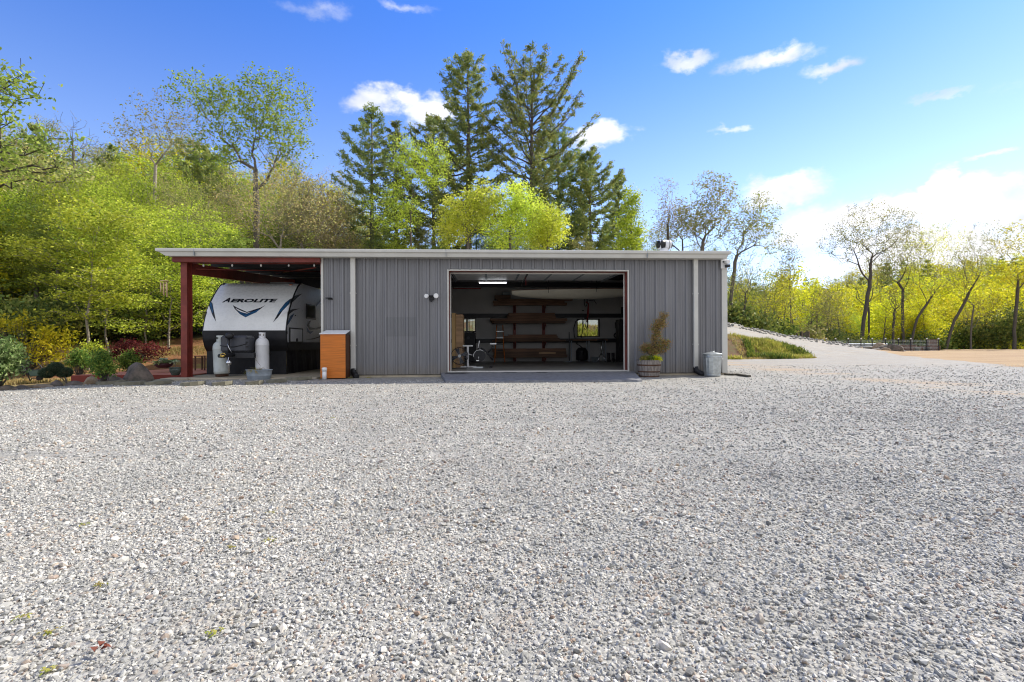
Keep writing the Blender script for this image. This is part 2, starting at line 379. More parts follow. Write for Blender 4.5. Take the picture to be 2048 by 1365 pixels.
L['shrub'] = leafmat('evergreen_shrub_leaves', [(.05, .10, .025), (.10, .18, .035), (.20, .27, .05), (.32, .34, .07)], .3)
L['maple'] = leafmat('purple_maple_leaves', [(.06, .012, .018), (.11, .02, .025), (.17, .03, .025), (.10, .03, .03)], .35)
L['sage'] = leafmat('sage_leaves', [(.07, .12, .04), (.14, .22, .06), (.30, .36, .16), (.11, .18, .05)], .3)
L['topiary'] = leafmat('topiary_needles', [(.035, .06, .035), (.06, .09, .05), (.10, .13, .08), (.05, .08, .045)], .2)
L['grass'] = leafmat('grass_blades', [(.18, .21, .03), (.30, .31, .05), (.40, .35, .10), (.34, .26, .09)], .4)
L['strawgrass'] = leafmat('straw_grass', [(.36, .27, .10), (.46, .38, .16), (.30, .30, .08), (.42, .26, .10)], .4)
L['hosta'] = leafmat('hosta_leaves', [(.20, .30, .10), (.5, .55, .35), (.14, .24, .07), (.6, .62, .45)], .35)
L['brownj'] = leafmat('browning_juniper', [(.26, .13, .07), (.34, .18, .09), (.22, .17, .06), (.16, .20, .05)], .3)
L['flower'] = leafmat('yellow_flowers', [(.55, .60, .02), (.74, .72, .03), (.62, .66, .03), (.50, .56, .03)], .4)
# ---------------------------------------------------------------- terrain (one sheet)
Y0 = 14.6                      # plane of the shop's front wall
KX = np.array([-300, -60, -30, -14, -8, 0, 5, 14.5, 18, 21, 26, 36, 45, 70, 300.])
def kn(*v): return np.array(v, dtype=float)
KY = [kn(*[y] * 15) for y in (-400, 8)]
KZ = [kn(0, 0, -.1, -.15, -.02, 0, 0, 0, 0, 0, 0, 0, 0, 0, 0), kn(0, 0, -.1, -.15, -.02, 0, 0, 0, 0, 0, 0, 0, 0, 0, 0)]
def row(y, z): KY.append(kn(*y)); KZ.append(kn(*z))
#     X   -300  -60   -30  -14   -8    0     5    14.5  18   21    26   36   45    70   300
row([16.5, 16.5, 16.5, 16.5, 18, 27.5, 28, 28.6, 29, 30, 30, 30, 30, 30, 30], [.3, .3, 0, -.2, 0, 0, 0, 0, 0, 0, 0, 0, 0, 0, 0])
row([22, 22, 22, 23, 24, 30, 30.5, 30.8, 31, 31, 33, 34, 34, 34, 34],        [1.0, 1.0, .9, .75, .9, 2.4, 2.05, 1.5, .85, .12, .02, 0, 0, 0, 0])
row([30, 30, 30, 30, 30, 38, 39, 40, 41, 41.5, 43, 46, 47, 50, 50],          [2.2, 2.2, 2.0, 1.8, 2.0, 4.4, 3.9, 3.0, 2.62, 2.15, 1.3, .05, .0, 0, 0])
row([46, 46, 46, 46, 46, 46, 46, 46, 47, 48, 50, 56, 58, 60, 60],            [5.5, 5.5, 5.0, 4.4, 4.4, 5.6, 4.8, 2.9, 2.2, 1.6, .2, 0, 0, 0, 0])
row([80] * 15,                                                              [15, 15, 14, 12.5, 10, 7.0, 5, 0, -2, -3, -5, -7, -7, -7, -7])
row([120] * 15,                                                             [26, 26, 24, 21, 16, 9, 5, -2, -4, -5, -6, -7, -7, -6, -4])
row([220] * 15,                                                             [46, 46, 40, 34, 24, 12, 9, 8, 9, 9, 11, 12, 13, 18, 26])
row([330] * 15,                                                             [60, 60, 50, 40, 28, 14, 12, 14, 16, 17, 19, 21, 23, 30, 40])
row([1600] * 15,                                                            [60, 60, 50, 40, 28, 14, 12, 14, 16, 17, 19, 21, 23, 30, 40])
def smoothn(x, y, sc, seed=0):
    r = np.random.RandomState(seed); t = 0
    for _ in range(6):
        a, b, p = r.uniform(-1, 1), r.uniform(-1, 1), r.uniform(0, 6.3); t = t + np.sin((x * a + y * b) * sc + p)
    return t / 3.0
def height(x, y, rough=True):
    x = np.asarray(x, float); y = np.asarray(y, float)
    Ys = [np.interp(x, KX, k) for k in KY]; Zs = [np.interp(x, KX, k) for k in KZ]
    z = np.zeros_like(x) + Zs[0]
    for i in range(len(Ys) - 1):
        t = np.clip((y - Ys[i]) / (Ys[i + 1] - Ys[i]), 0, 1); ts = t * t * (3 - 2 * t) * .45 + t * .55
        z = np.where(y >= Ys[i], Zs[i] + (Zs[i + 1] - Zs[i]) * ts, z)
    if rough:
        wild = np.clip((y - 16) / 6, 0, 1) * np.clip((-8.5 - x) / 3, 0, 1) + np.clip((y - Ys[4] - 1) / 4, 0, 1)
        z = z + smoothn(x, y, .55, 3) * .10 * np.clip(wild, 0, 1) + smoothn(x, y, .06, 5) * 1.1 * np.clip((y - 55) / 40, 0, 1)
        bank = np.clip(1 - np.abs(y - (Ys[2] + Ys[3]) / 2) / 1.6, 0, 1) * np.clip(Zs[3], 0, 1) * (x > -7)
        z = z + (smoothn(x, y, 2.3, 9) * .15 + smoothn(x, y, 6.0, 19) * .05) * bank
        # rubble windrow along the outer edge of the climbing road
        z = z + .32 * np.exp(-((y - Ys[4] + .2) / .45) ** 2) * ((x > 2) & (x < 39)) * (1 + .3 * smoothn(x, y, 3.0, 4))
        pad = (x > -9.6) & (x < 14) & (y > 13) & (y < 24)
        z = z + smoothn(x, y, .9, 2) * .006 * ~pad
    return z
def hz(x, y): return float(height(np.array([x]), np.array([y]))[0])
gx = np.concatenate([np.linspace(-1500, -120, 14), np.linspace(-110, -28, 28), np.arange(-27, 46, .4), np.linspace(47, 120, 38), np.linspace(130, 1500, 16)])
gy = np.concatenate([np.linspace(-300, -10, 10), np.linspace(-8, -.5, 9), np.arange(0, 52, .35), np.linspace(53, 120, 40), np.linspace(125, 340, 44), np.linspace(380, 1600, 8)])
GX, GY = np.meshgrid(gx, gy); GZ = height(GX, GY)
GZ = np.where((GX > -9.3) & (GX < 7.8) & (GY > 14.9) & (GY < 22.6), -.12, GZ)   # under the building
nx, ny = len(gx), len(gy)
ft = [np.interp(GX, KX, k) for k in KY]
n1 = smoothn(GX, GY, .9, 11) * .5 + smoothn(GX, GY, 2.1, 12) * .5
def sst(x, a, b): t = np.clip((x - a) / (b - a), 0, 1); return t * t * (3 - 2 * t)
# dirt field: beyond the line through these two ground points
gA, gB = atG(1800, 712), atG(2048, 735)
dd = ((GX - gA.x) * (gB.y - gA.y) - (GY - gA.y) * (gB.x - gA.x)) / math.hypot(gB.x - gA.x, gB.y - gA.y)
w_field = sst(-dd + n1 * .5, -.4, .6) * (GX > 18) * (GY < 61) * sst(GX, 27, 30) if False else sst(-dd + n1 * .5, -.4, .6)
w_field = w_field * (GX > 20) * sst(60.5 - GY, 0, 1.5) * sst(GY - (ft[4] - 47) - 0, -1e9, 1e9) if False else w_field * (GX > 20) * sst(60.5 - GY, 0, 1.5)
berm_side = sst(GY - ft[4], -.3, .5)
w_field = np.where(GX < 40, np.maximum(w_field, berm_side * (GX > 33) * sst(60.5 - GY, 0, 1.5)), w_field)
w_bank = sst(GY, 0, 1) * np.clip(sst(GY - ft[2] + smoothn(GX, GY * .3, 2.2, 14) * .55, -.6, .3) * (1 - sst(GY - ft[3], .0, .7)), 0, 1) * (GX > -12) * (1 - sst(GX, 18.2, 20.5))
w_bank = np.clip(w_bank * 1.15, 0, 1)
left = sst(-GX, 9.35, 9.75)
w_mulch = left * sst(GY, 16.2, 18.2)
rockY = np.interp(GX, [-13, -12.1, -10.1, -9.3], [12.35, 12.45, 14.0, 14.2]); w_gard = left * sst(GY - rockY, -.1, .25)
w_forest = np.clip(np.maximum(sst(GY + n1, 25.5, 27.5) * sst(-GX, 7.5, 8.5), sst(GY - ft[4], .4, 1.6) * (1 - w_field)), 0, 1)
tA, tB = atG(1470, 731), atG(2048, 790)
td = np.abs((GX - tA.x) * (tB.y - tA.y) - (GY - tA.y) * (tB.x - tA.x)) / math.hypot(tB.x - tA.x, tB.y - tA.y)
w_tan = np.exp(-(td / 1.6) ** 2) * sst(GX, 7, 10) * (.55 + .45 * smoothn(GX * .5, GY, 3.5, 21)) + .40 * sst(GX, 8, 14) * sst(GY, 12, 20) * (1 - w_bank)
tp = atG(20, 908); w_tan = w_tan + np.exp(-(((GX - tp.x) / 1.5) ** 2 + ((GY - tp.y) / .16) ** 2)) * .9 + .30 * sst(-GX, 4, 8) * sst(9 - GY, 0, 4)
w_tan = np.clip(w_tan, 0, 1)
w_fine = np.clip(sst(GX, 7, 12) * sst(GY, 9, 15), 0, 1)
V = np.stack([GX, GY, GZ], -1).reshape(-1, 3)
ii = np.arange((ny - 1) * (nx - 1)); r_, c_ = ii // (nx - 1), ii % (nx - 1); i0 = r_ * nx + c_
Fq = np.stack([i0, i0 + 1, i0 + nx + 1, i0 + nx], 1)
def fast_mesh(name, V, F, mats, smooth=False, attrs=None, mat_index=None):
    me = bpy.data.meshes.new(name); k = F.shape[1]
    me.vertices.add(len(V)); me.vertices.foreach_set('co', np.ascontiguousarray(V, dtype=np.float32).ravel())
    me.loops.add(F.size); me.loops.foreach_set('vertex_index', np.ascontiguousarray(F, dtype=np.int32).ravel())
    me.polygons.add(len(F)); me.polygons.foreach_set('loop_start', np.arange(0, F.size, k, dtype=np.int32))
    me.polygons.foreach_set('loop_total', np.full(len(F), k, dtype=np.int32))
    me.polygons.foreach_set('use_smooth', np.full(len(F), smooth))
    if mat_index is not None: me.polygons.foreach_set('material_index', np.asarray(mat_index, dtype=np.int32))
    for m in (mats if isinstance(mats, list) else [mats]): me.materials.append(m)
    if attrs:
        for an, (typ, arr) in attrs.items():
            a = me.attributes.new(an, typ, 'POINT'); a.data.foreach_set('color' if 'COLOR' in typ else 'value', np.ascontiguousarray(arr, dtype=np.float32).ravel())
    me.update(calc_edges=True); me.validate() if False else None
    return me
STONES = [(0, (0.108, 0.107, 0.102)), (0.07, (0.188, 0.185, 0.168)), (0.22, (0.307, 0.3, 0.27)), (0.45, (0.419, 0.404, 0.36)), (0.66, (0.506, 0.486, 0.429)), (0.86, (0.61, 0.577, 0.509)), (0.94, (0.427, 0.338, 0.241)), (0.98, (0.292, 0.192, 0.132)), (1, (0.165, 0.122, 0.103))]
def ground_material():
    m = bpy.data.materials.new('ground_cover'); m.use_nodes = True; T = NT(m.node_tree); T.n.clear()
    pos = T.new('ShaderNodeNewGeometry').outputs['Position']
    def att(n):
        a = T.new('ShaderNodeAttribute'); a.attribute_name = n; return a
    A = att('zoneA'); sa = T.new('ShaderNodeSeparateColor'); T.link(A.outputs['Color'], sa.inputs[0]); B = att('zoneB'); sb = T.new('ShaderNodeSeparateColor'); T.link(B.outputs['Color'], sb.inputs[0])
    field, bank, mulch = sa.outputs; garden, forest, tan = sb.outputs
    C = att('zoneC'); sc_ = T.new('ShaderNodeSeparateColor'); T.link(C.outputs['Color'], sc_.inputs[0]); fine = sc_.outputs[0]
    warp = T.new('ShaderNodeVectorMath', operation='ADD'); T.link(pos, warp.inputs[0])
    wn = T.new('ShaderNodeTexNoise'); T.link(pos, wn.inputs['Vector']); wn.inputs['Scale'].default_value = 30; wn.inputs['Detail'].default_value = 2
    wsc = T.new('ShaderNodeVectorMath', operation='SCALE'); T.link(wn.outputs['Color'], wsc.inputs[0]); wsc.inputs['Scale'].default_value = .02; T.link(wsc.outputs[0], warp.inputs[1])
    def vor(scale, feat='F1'):
        v = T.new('ShaderNodeTexVoronoi', feature=feat); v.inputs['Scale'].default_value = scale; T.link(warp.outputs[0], v.inputs['Vector']); return v
    v1, v2, v3 = vor(44), vor(90), vor(17)
    def cellcol(v):
        s_ = T.new('ShaderNodeSeparateColor'); T.link(v.outputs['Color'], s_.inputs[0]); return T.ramp(s_.outputs[0], STONES, 'CONSTANT')
    g = T.mix(T.math('GREATER_THAN', T.noise(pos, 60, 2), .54), cellcol(v1), cellcol(v2))
    gap_shade = T.smooth(v1.outputs['Distance'], .42, .62)
    g = T.mix(T.math('MULTIPLY', gap_shade, .3), g, (.26, .25, .23))  # shade in the gaps between stones, put into the colour
    g = T.mix(.42, g, cellcol(v3)); g = T.mix(.25, g, cellcol(vor(6.5)))
    big = T.noise(T.mapping(pos, (1, .5, 1)), .9, 5, .65); med = T.noise(pos, 4.5, 5, .7)
    g = T.mix(T.math('MULTIPLY', T.smooth(big, .42, .68), .3), g, (.25, .25, .24))
    g = T.mix(T.math('MULTIPLY', T.smooth(med, .5, .75), .30), g, (.45, .44, .40))
    # pale crusher dust between the stones of the near yard
    g = T.mix(T.math('MULTIPLY', T.smooth(T.noise(pos, 35, 4, .7), .42, .58), .45), g, (.42, .405, .365))
    finec = T.mix(T.smooth(T.noise(T.mapping(pos, (.35, 1.6, 1)), 2.4, 6, .7), .35, .65), (.38, .365, .33), (.235, .22, .195))
    spk = T.noise(pos, 22, 5, .8); finec = T.mix(T.math('MULTIPLY', T.smooth(spk, .48, .66), .75), finec, (.28, .27, .26))
    g = T.mix(1.0, g, (.82, .81, .79), 'MULTIPLY')
    g = T.mix(T.math('MULTIPLY', fine, .45), g, finec)
    tanc = T.mix(T.smooth(T.noise(T.mapping(pos, (.5, 2.2, 1)), 3, 6, .7), .3, .7), (.43, .33, .22), (.31, .215, .13))
    g = T.mix(T.math('MULTIPLY', T.smooth(T.math('ADD', tan, T.math('MULTIPLY', T.math('SUBTRACT', T.noise(T.mapping(pos, (.3, 2.2, 1)), 2.0, 7, .78), .5), 2.6)), .3, .9), .75), g, tanc)
    fc = T.mix(T.smooth(T.noise(T.mapping(pos, (.12, 1, 1)), 1.1, 6, .7), .35, .65), (.39, .27, .135), (.27, .165, .08))
    fc = T.mix(T.math('MULTIPLY', T.smooth(T.noise(pos, 9, 5, .8), .5, .7), .4), fc, (.55, .42, .28))
    bc = T.mix(T.smooth(T.noise(pos, 1.9, 6, .75), .4, .6), (.17, .085, .045), (.15, .13, .05)); bc = T.mix(T.smooth(T.noise(pos, 13, 4, .7), .55, .7), bc, (.26, .19, .10))
    mc = T.mix(T.smooth(T.noise(pos, 7, 6, .8), .35, .65), (.27, .125, .05), (.13, .055, .025)); mc = T.mix(T.smooth(T.noise(pos, .8, 3, .6), .45, .65), mc, (.24, .18, .05))
    gc = T.mix(T.smooth(T.noise(pos, 3, 6, .75), .4, .6), (.25, .20, .07), (.20, .11, .055))
    foc = T.mix(T.smooth(T.noise(pos, .5, 6, .75), .4, .62), (.055, .038, .02), (.06, .065, .02))
    jit = T.math('MULTIPLY', T.math('SUBTRACT', T.noise(pos, 3.2, 5, .75), .5), 1.3)
    g = g
    def on(wt): return T.smooth(T.math('ADD', wt, T.math('MULTIPLY', jit, T.math('MULTIPLY', T.math('MULTIPLY', wt, T.math('SUBTRACT', 1.0, wt)), 4.0))), .35, .65)
    for wt, cc in ((field, fc), (bank, bc), (garden, gc), (mulch, mc), (forest, foc)): g = T.mix(on(wt), g, cc)
    b = T.new('ShaderNodeBsdfPrincipled'); T.link(g, b.inputs['Base Color']); b.inputs['Roughness'].default_value = .9; b.inputs['Specular IOR Level'].default_value = .25
    hgt = T.math('ADD', T.math('MULTIPLY', v1.outputs['Distance'], -.7), T.math('MULTIPLY', v3.outputs['Distance'], -.5)); hgt = T.math('ADD', hgt, T.math('MULTIPLY', T.noise(pos, 25, 4), .6))
    bp = T.new('ShaderNodeBump'); bp.inputs['Strength'].default_value = .8; bp.inputs['Distance'].default_value = .02; T.link(hgt, bp.inputs['Height']); T.link(bp.outputs[0], b.inputs['Normal'])
    o = T.new('ShaderNodeOutputMaterial'); T.link(b.outputs[0], o.inputs[0]); return m
M['ground'] = ground_material()
def stack4(a, b, c): return np.stack([a.ravel(), b.ravel(), c.ravel(), np.ones(a.size)], -1)
zA, zB, zC = stack4(w_field, w_bank, w_mulch), stack4(w_gard, w_forest, w_tan), stack4(w_fine, w_fine * 0, w_fine * 0)
# the sheet is cut along its zones so each kind of ground is an object of its own; they share their border vertices
def favg(a): a = a.ravel(); return a[Fq].mean(1)
fF, fB, fM, fG, fO = favg(w_field), favg(w_bank), favg(w_mulch), favg(w_gard), favg(w_forest)
zone = np.zeros(len(Fq), int); zone[fB > .5] = 2; zone[fG > .5] = 3; zone[fM > .5] = 3; zone[fO > .5] = 4; zone[fF > .5] = 1
road = (zone == 0) & (favg(GY) > favg(ft[3]) - .4) & (favg(GX) < 40) & (favg(GX) > -8); zone[road] = 5
for zi, (nm, lb) in enumerate([('gravel_yard', 'pale grey gravel yard in front of the shop'), ('dirt_field', 'bare orange brown dirt field beyond the gravel'), ('grass_bank', 'eroded red soil bank with patchy grass below the gravel road'),
                               ('garden_ground', 'orange mulch and thin grass of the garden beside the deck'), ('hillside', 'leaf covered forest floor rising behind the shop'), ('gravel_road', 'gravel road climbing behind the shop')]):
    fsel = Fq[zone == zi]; used, inv = np.unique(fsel, return_inverse=True)
    me = fast_mesh(nm, V[used], inv.reshape(-1, 4), M['ground'], True, {'zoneA': ('FLOAT_COLOR', zA[used]), 'zoneB': ('FLOAT_COLOR', zB[used]), 'zoneC': ('FLOAT_COLOR', zC[used])})
    o = bpy.data.objects.new(nm, me); COL.objects.link(o); tag(o, lb, None, None, 'structure')

# ---------------------------------------------------------------- loose gravel stones near the camera (uncountable)
def stone_material():
    m = bpy.data.materials.new('gravel_stone'); m.use_nodes = True; T = NT(m.node_tree); T.n.clear()
    a = T.new('ShaderNodeAttribute'); a.attribute_name = 'rnd'
    c = T.ramp(a.outputs['Fac'], STONES); pos = T.new('ShaderNodeNewGeometry').outputs['Position']
    c = T.mix(T.math('MULTIPLY', T.smooth(T.noise(pos, 260, 4, .7), .5, .7), .35), c, (.25, .25, .26))
    c = T.mix(T.math('MULTIPLY', T.smooth(T.noise(pos, 120, 3, .7), .55, .7), .35), c, (.62, .61, .58))
    big = T.noise(T.mapping(pos, (1, .5, 1)), .9, 5, .65); trk = T.noise(T.mapping(pos, (.22, 1.5, 1), (0, 0, .18)), 1.1, 5, .65); med = T.noise(pos, 4.5, 5, .7)
    c = T.mix(T.math('MULTIPLY', T.smooth(big, .44, .64), .45), c, (.28, .275, .25)); c = T.mix(T.math('MULTIPLY', T.smooth(trk, .5, .66), .5), c, (.46, .445, .40)); c = T.mix(T.math('MULTIPLY', T.smooth(med, .52, .70), .38), c, (.44, .38, .29))
    b = T.new('ShaderNodeBsdfPrincipled'); T.link(c, b.inputs['Base Color']); b.inputs['Roughness'].default_value = .8; b.inputs['Specular IOR Level'].default_value = .3
    o = T.new('ShaderNodeOutputMaterial'); T.link(b.outputs[0], o.inputs[0]); return m
rs = np.random.RandomState(7)
tmpl = []
for k in range(8):
    bm = bmesh.new(); bmesh.ops.create_icosphere(bm, subdivisions=1, radius=1); P = np.array([v.co[:] for v in bm.verts]); Fc = np.array([[v.index for v in f.verts] for f in bm.faces]); bm.free()
    for _ in range(6):
        n = rs.normal(size=3); n /= np.linalg.norm(n); t = P @ n; d = rs.uniform(.35, .8); P = P - np.outer(np.where(t > d, t - d, 0), n)
    P = P * (1 + rs.uniform(-.08, .08, (len(P), 1))); tmpl.append(P / np.abs(P).max())
def scatter(dmin, dmax, dens, smin, smax):
    n = int((dmax ** 2 - dmin ** 2) * 1.42 * dens)
    D = np.sqrt(rs.uniform(dmin ** 2, dmax ** 2, n)); u = rs.uniform(-1.42, 1.42, n)
    x = D * (u * Rv.x + Fv.x); y = D * (u * Rv.y + Fv.y)
    ln = np.exp(rs.normal(0, .38, n)); s = np.clip(smin * ln, smin * .45, smax)
    return x, y, s
XR_ = atY(1451, 620, 14.6).x
parts = [scatter(1.0, 2.6, 9200, .0062, .024), scatter(2.6, 4.2, 5600, .0074, .024), scatter(4.2, 7.0, 2100, .0092, .024), scatter(7.0, 8.6, 900, .0105, .025), scatter(8.6, 10.4, 520, .0115, .026), scatter(10.4, 12.4, 300, .0125, .026), scatter(12.4, 14.6, 170, .0135, .027), scatter(14.6, 17, 90, .0145, .028), scatter(17, 21, 40, .015, .03)]
px_, py_, ps_ = [np.concatenate([p[i] for p in parts]) for i in range(3)]
keep = ((px_ > -9.2) | (py_ < np.interp(px_, [-13, -12.1, -10.1, -9.3], [12.3, 12.4, 13.9, 14.1]))) & (px_ > -15) & ((py_ < 13.3) | (px_ > XR_ + .3) | (px_ < -5.6) & (py_ < 13.9)); px_, py_, ps_ = px_[keep], py_[keep], ps_[keep]
sd_ = np.abs((px_ - tA.x) * (tB.y - tA.y) - (py_ - tA.y) * (tB.x - tA.x)) / math.hypot(tB.x - tA.x, tB.y - tA.y)
thin = .85 * np.exp(-(sd_ / 1.3) ** 2) * sst(px_, 6, 10) * (.6 + .4 * smoothn(px_ * .5, py_, 3.5, 21)) + .45 * np.clip(smoothn(px_ * .5, py_ * 1.3, .8, 33), 0, 1) + .9 * np.exp(-(((px_ - tp.x) / 1.5) ** 2 + ((py_ - tp.y) / .2) ** 2))
keep = rs.uniform(0, 1, len(px_)) > thin; px_, py_, ps_ = px_[keep], py_[keep], ps_[keep]
N = len(px_); pz_ = height(px_, py_) + ps_ * rs.uniform(-.42, .42, N)
q = rs.normal(size=(N, 4)); q[:, 1:3] *= .35; q /= np.linalg.norm(q, axis=1)[:, None]; a, b, c, d = q.T
Rm = np.stack([1 - 2 * (c * c + d * d), 2 * (b * c - a * d), 2 * (b * d + a * c), 2 * (b * c + a * d), 1 - 2 * (b * b + d * d), 2 * (c * d - a * b), 2 * (b * d - a * c), 2 * (c * d + a * b), 1 - 2 * (b * b + c * c)], -1).reshape(N, 3, 3)
sc = np.stack([ps_ * rs.uniform(.85, 1.45, N), ps_ * rs.uniform(.7, 1.1, N), ps_ * rs.uniform(.42, .75, N)], -1)
ti = rs.randint(0, 8, N); TP = np.array(tmpl)[ti]
VV = np.einsum('nij,nkj->nki', Rm, TP * sc[:, None, :]) + np.stack([px_, py_, pz_], -1)[:, None, :]
nv = TP.shape[1]; FF = (Fc[None] + (np.arange(N) * nv)[:, None, None]).reshape(-1, 3)
rnd = np.repeat(rs.uniform(0, 1, N), nv)
me = fast_mesh('gravel', VV.reshape(-1, 3), FF, stone_material(), False, {'rnd': ('FLOAT', rnd)})
o = bpy.data.objects.new('gravel', me); COL.objects.link(o); tag(o, 'loose crushed grey and white stones covering the yard', 'gravel', None, 'stuff')
del VV, FF, rnd, Rm, TP

# ---------------------------------------------------------------- workshop building
def FX(px, py=620, Y=Y0): return atY(px, py, Y).x
XL, XR = FX(645), FX(1451)             # the metal clad shop
YB = Y0 + 8.0; ZB = .07; ZT = 3.56; FLZ = .15
XD0, XD1 = FX(901, 640), FX(1252, 640); ZD = atY(1075, 546, Y0).z
shop = thing('metal_workshop', ((XL + XR) / 2, Y0, 0), 'long grey ribbed metal workshop with red carport frame, white gutter and wide open garage doorway', 'workshop')
def ribs(x0, x1, z0, z1, y, phase, mat, name, th=.02, flip=1):
    pitch = .3048; pts = []
    k0 = math.floor((x0 - phase) / pitch) - 1; prof = [(-.052, 0), (-.024, -.045), (.024, -.045), (.052, 0), (.11, 0), (.117, -.011), (.137, -.011), (.144, 0), (.176, 0), (.183, -.011), (.203, -.011), (.21, 0)]
    xs = []
    for k in range(k0, int((x1 - x0) / pitch) + k0 + 4):
        for dx, dy in prof:
            x = phase + k * pitch + dx
            if x0 < x < x1: xs.append((x, dy))
    xs = [(x0, 0)] + xs + [(x1, 0)]
    b = MB(); n = len(xs)
    F = [(x, y + dy * flip, z) for x, dy in xs for z in (z0, z1)]; G = [(x, y + th, z) for x, dy in xs for z in (z0, z1)]
    b.poly(F + G, [(2 * i, 2 * i + 2, 2 * i + 3, 2 * i + 1) for i in range(n - 1)] + [(2 * n + 2 * i + 1, 2 * n + 2 * i + 3, 2 * n + 2 * i + 2, 2 * n + 2 * i) for i in range(n - 1)]
           + [(0, 1, 2 * n + 1, 2 * n), (2 * n - 2, 4 * n - 2, 4 * n - 1, 2 * n - 1)] + [(2 * i + 1, 2 * i + 3, 2 * n + 2 * i + 3, 2 * n + 2 * i + 1) for i in range(n - 1)] + [(2 * i, 2 * n + 2 * i, 2 * n + 2 * i + 2, 2 * i + 2) for i in range(n - 1)])
    # screws in rows
    for zr in (z0 + .09, 1.22, 2.36):
        if z0 < zr < z1:
            for k in range(k0, int((x1 - x0) / pitch) + k0 + 4):
                for dx in (-.075, .075):
                    x = phase + k * pitch + dx
                    if x0 + .05 < x < x1 - .05: b.box(x - .007, x + .007, y - .008, y + .001, zr - .007, zr + .007)
    return b.build(name, mat, shop)
ph = FX(640 + 405 / 4.55)
DOX0, DOX1, DOZ = FX(896, 640), FX(1258, 640), ZD + .075
front = []
b = None
o1 = ribs(XL + .03, DOX0, ZB, ZT, Y0, ph, M['siding'], 'wall')
o2 = ribs(DOX0, DOX1, DOZ, ZT, Y0, ph, M['siding'], 'wall')
o3 = ribs(DOX1, XR - .06, ZB, ZT, Y0, ph, M['siding'], 'wall')
# repaired square of siding between two girts
pa, pb = atY(771, 635, Y0), atY(832, 673, Y0)
o = ribs(pa.x, pb.x, pb.z, pa.z, Y0 - .006, ph, M['siding_dark'], 'siding_patch', .005)
# side and rear walls with liner, girts
WT = .02
def wtop(x0, x1, y0, y1, z0, off): return MB().prism([(x0, y0, z0), (x0, y1, z0), (x0, y1, ZT + .01 + (y1 - Y0) * .062 - off), (x0, y0, ZT + .01 + (y0 - Y0) * .062 - off)], (x1 - x0, 0, 0))
mb = wtop(XL, XL + .02, Y0 + .02, YB, ZB - .15, .045); wall_l = mb.build('side_wall', M['siding'], shop)
mb = wtop(XR - .02, XR, Y0 + .02, YB, ZB - .15, .045)
for k in range(26):
    y = Y0 + .15 + k * .3048; mb.prism([(XR, y - .05, ZB - .1), (XR + .032, y - .02, ZB - .1), (XR + .032, y + .02, ZB - .1), (XR, y + .05, ZB - .1)], (0, 0, 3.6))
mb.build('side_wall', M['siding'], shop)
# rear wall with two windows
YL = YB - .2                       # liner face inside
wr = [atY(1155, 640, YL), atY(1197.5, 672.5, YL)]; wl = [atY(927, 639, YL), atY(950, 662.5, YL)]
def holes_wall(name, mat, x0, x1, y0, y1, z0, z1, hs):
    b = MB(); hs = sorted(hs, key=lambda h: h[0]); x = x0
    for (a, c, e, f) in hs:
        b.box(x, a, y0, y1, z0, z1); b.box(a, c, y0, y1, z0, e); b.box(a, c, y0, y1, f, z1); x = c
    b.box(x, x1, y0, y1, z0, z1); return b.build(name, mat, shop)
HS = [(wl[0].x, wl[1].x, wl[1].z, wl[0].z), (wr[0].x, wr[1].x, wr[1].z, wr[0].z)]
holes_wall('liner', M['liner'], XL + .1, XR - .1, YL, YL + .03, FLZ, 3.97, HS)
holes_wall('rear_wall', M['siding'], XL, XR, YB - .02, YB, ZB - .1, 3.98, HS)
mb = wtop(XL + .1, XL + .13, Y0 + .35, YL, FLZ, .06); mb.build('liner', M['liner'], shop)
mb = wtop(XR - .13, XR - .1, Y0 + .35, YL, FLZ, .06); mb.build('liner', M['liner'], shop)
for k, (a, c, e, f) in enumerate(HS):
    fr = MB(); t = .035
    fr.box(a - t, c + t, YL - .05, YB + .01, f, f + t); fr.box(a - t, c + t, YL - .05, YB + .01, e - t, e); fr.box(a - t, a, YL - .05, YB + .01, e, f); fr.box(c, c + t, YL - .05, YB + .01, e, f)
    if k == 1: fr.box((a + c) / 2 - .015, (a + c) / 2 + .015, YL + .05, YL + .09, e, f)
    else:
        for q_ in (.27, .52, .76): fr.box(a + (c - a) * q_ - .006, a + (c - a) * q_ + .006, YL + .05, YL + .07, e, f)
    wf = fr.build('window', M['blacksteel'], shop)
    MB().box(a, c, YB - .1, YB - .095, e, f).build('pane', M['glass'], wf)
# girts and inside frame
for z0_, z1_ in ((.98, 1.16), (2.10, 2.28)):
    z = z0_
    b = MB(); cur = XL + .14
    for (a, c, e, f) in HS:
        if z1_ > e - .05 and z0_ < f + .05: b.box(cur, a - .05, YL - .08, YL - .001, z0_, z1_); cur = c + .05
    b.box(cur, XR - .14, YL - .08, YL - .001, z0_, z1_); b.build('girt', M['blacksteel'], shop)
for x in (XL + .14, XR - .34): MB().box(x, x + .2, YL - .35, YL - .09, FLZ, 3.85, .01).build('column', M['redsteel'] if x > 0 else M['blacksteel'], shop)
# slab, apron, floor
mb = MB(); mb.box(XL - .02, XR + .02, Y0 - .04, YB, -.15, ZB - .006, .012); mb.build('foundation', M['concrete'], shop)
mb = MB(); mb.box(XL + .02, XR - .02, Y0 + .03, YB - .01, ZB - .005, FLZ); mb.build('floor', M['floor'], shop)
# bottom ledge trim
MB().box(XL, DOX0 - .01, Y0 - .05, Y0 + .005, ZB - .012, ZB + .008).build('base_trim', M['timber'], shop); MB().box(DOX1 + .01, XR, Y0 - .05, Y0 + .005, ZB - .012, ZB + .008).build('base_trim', M['timber'], shop)
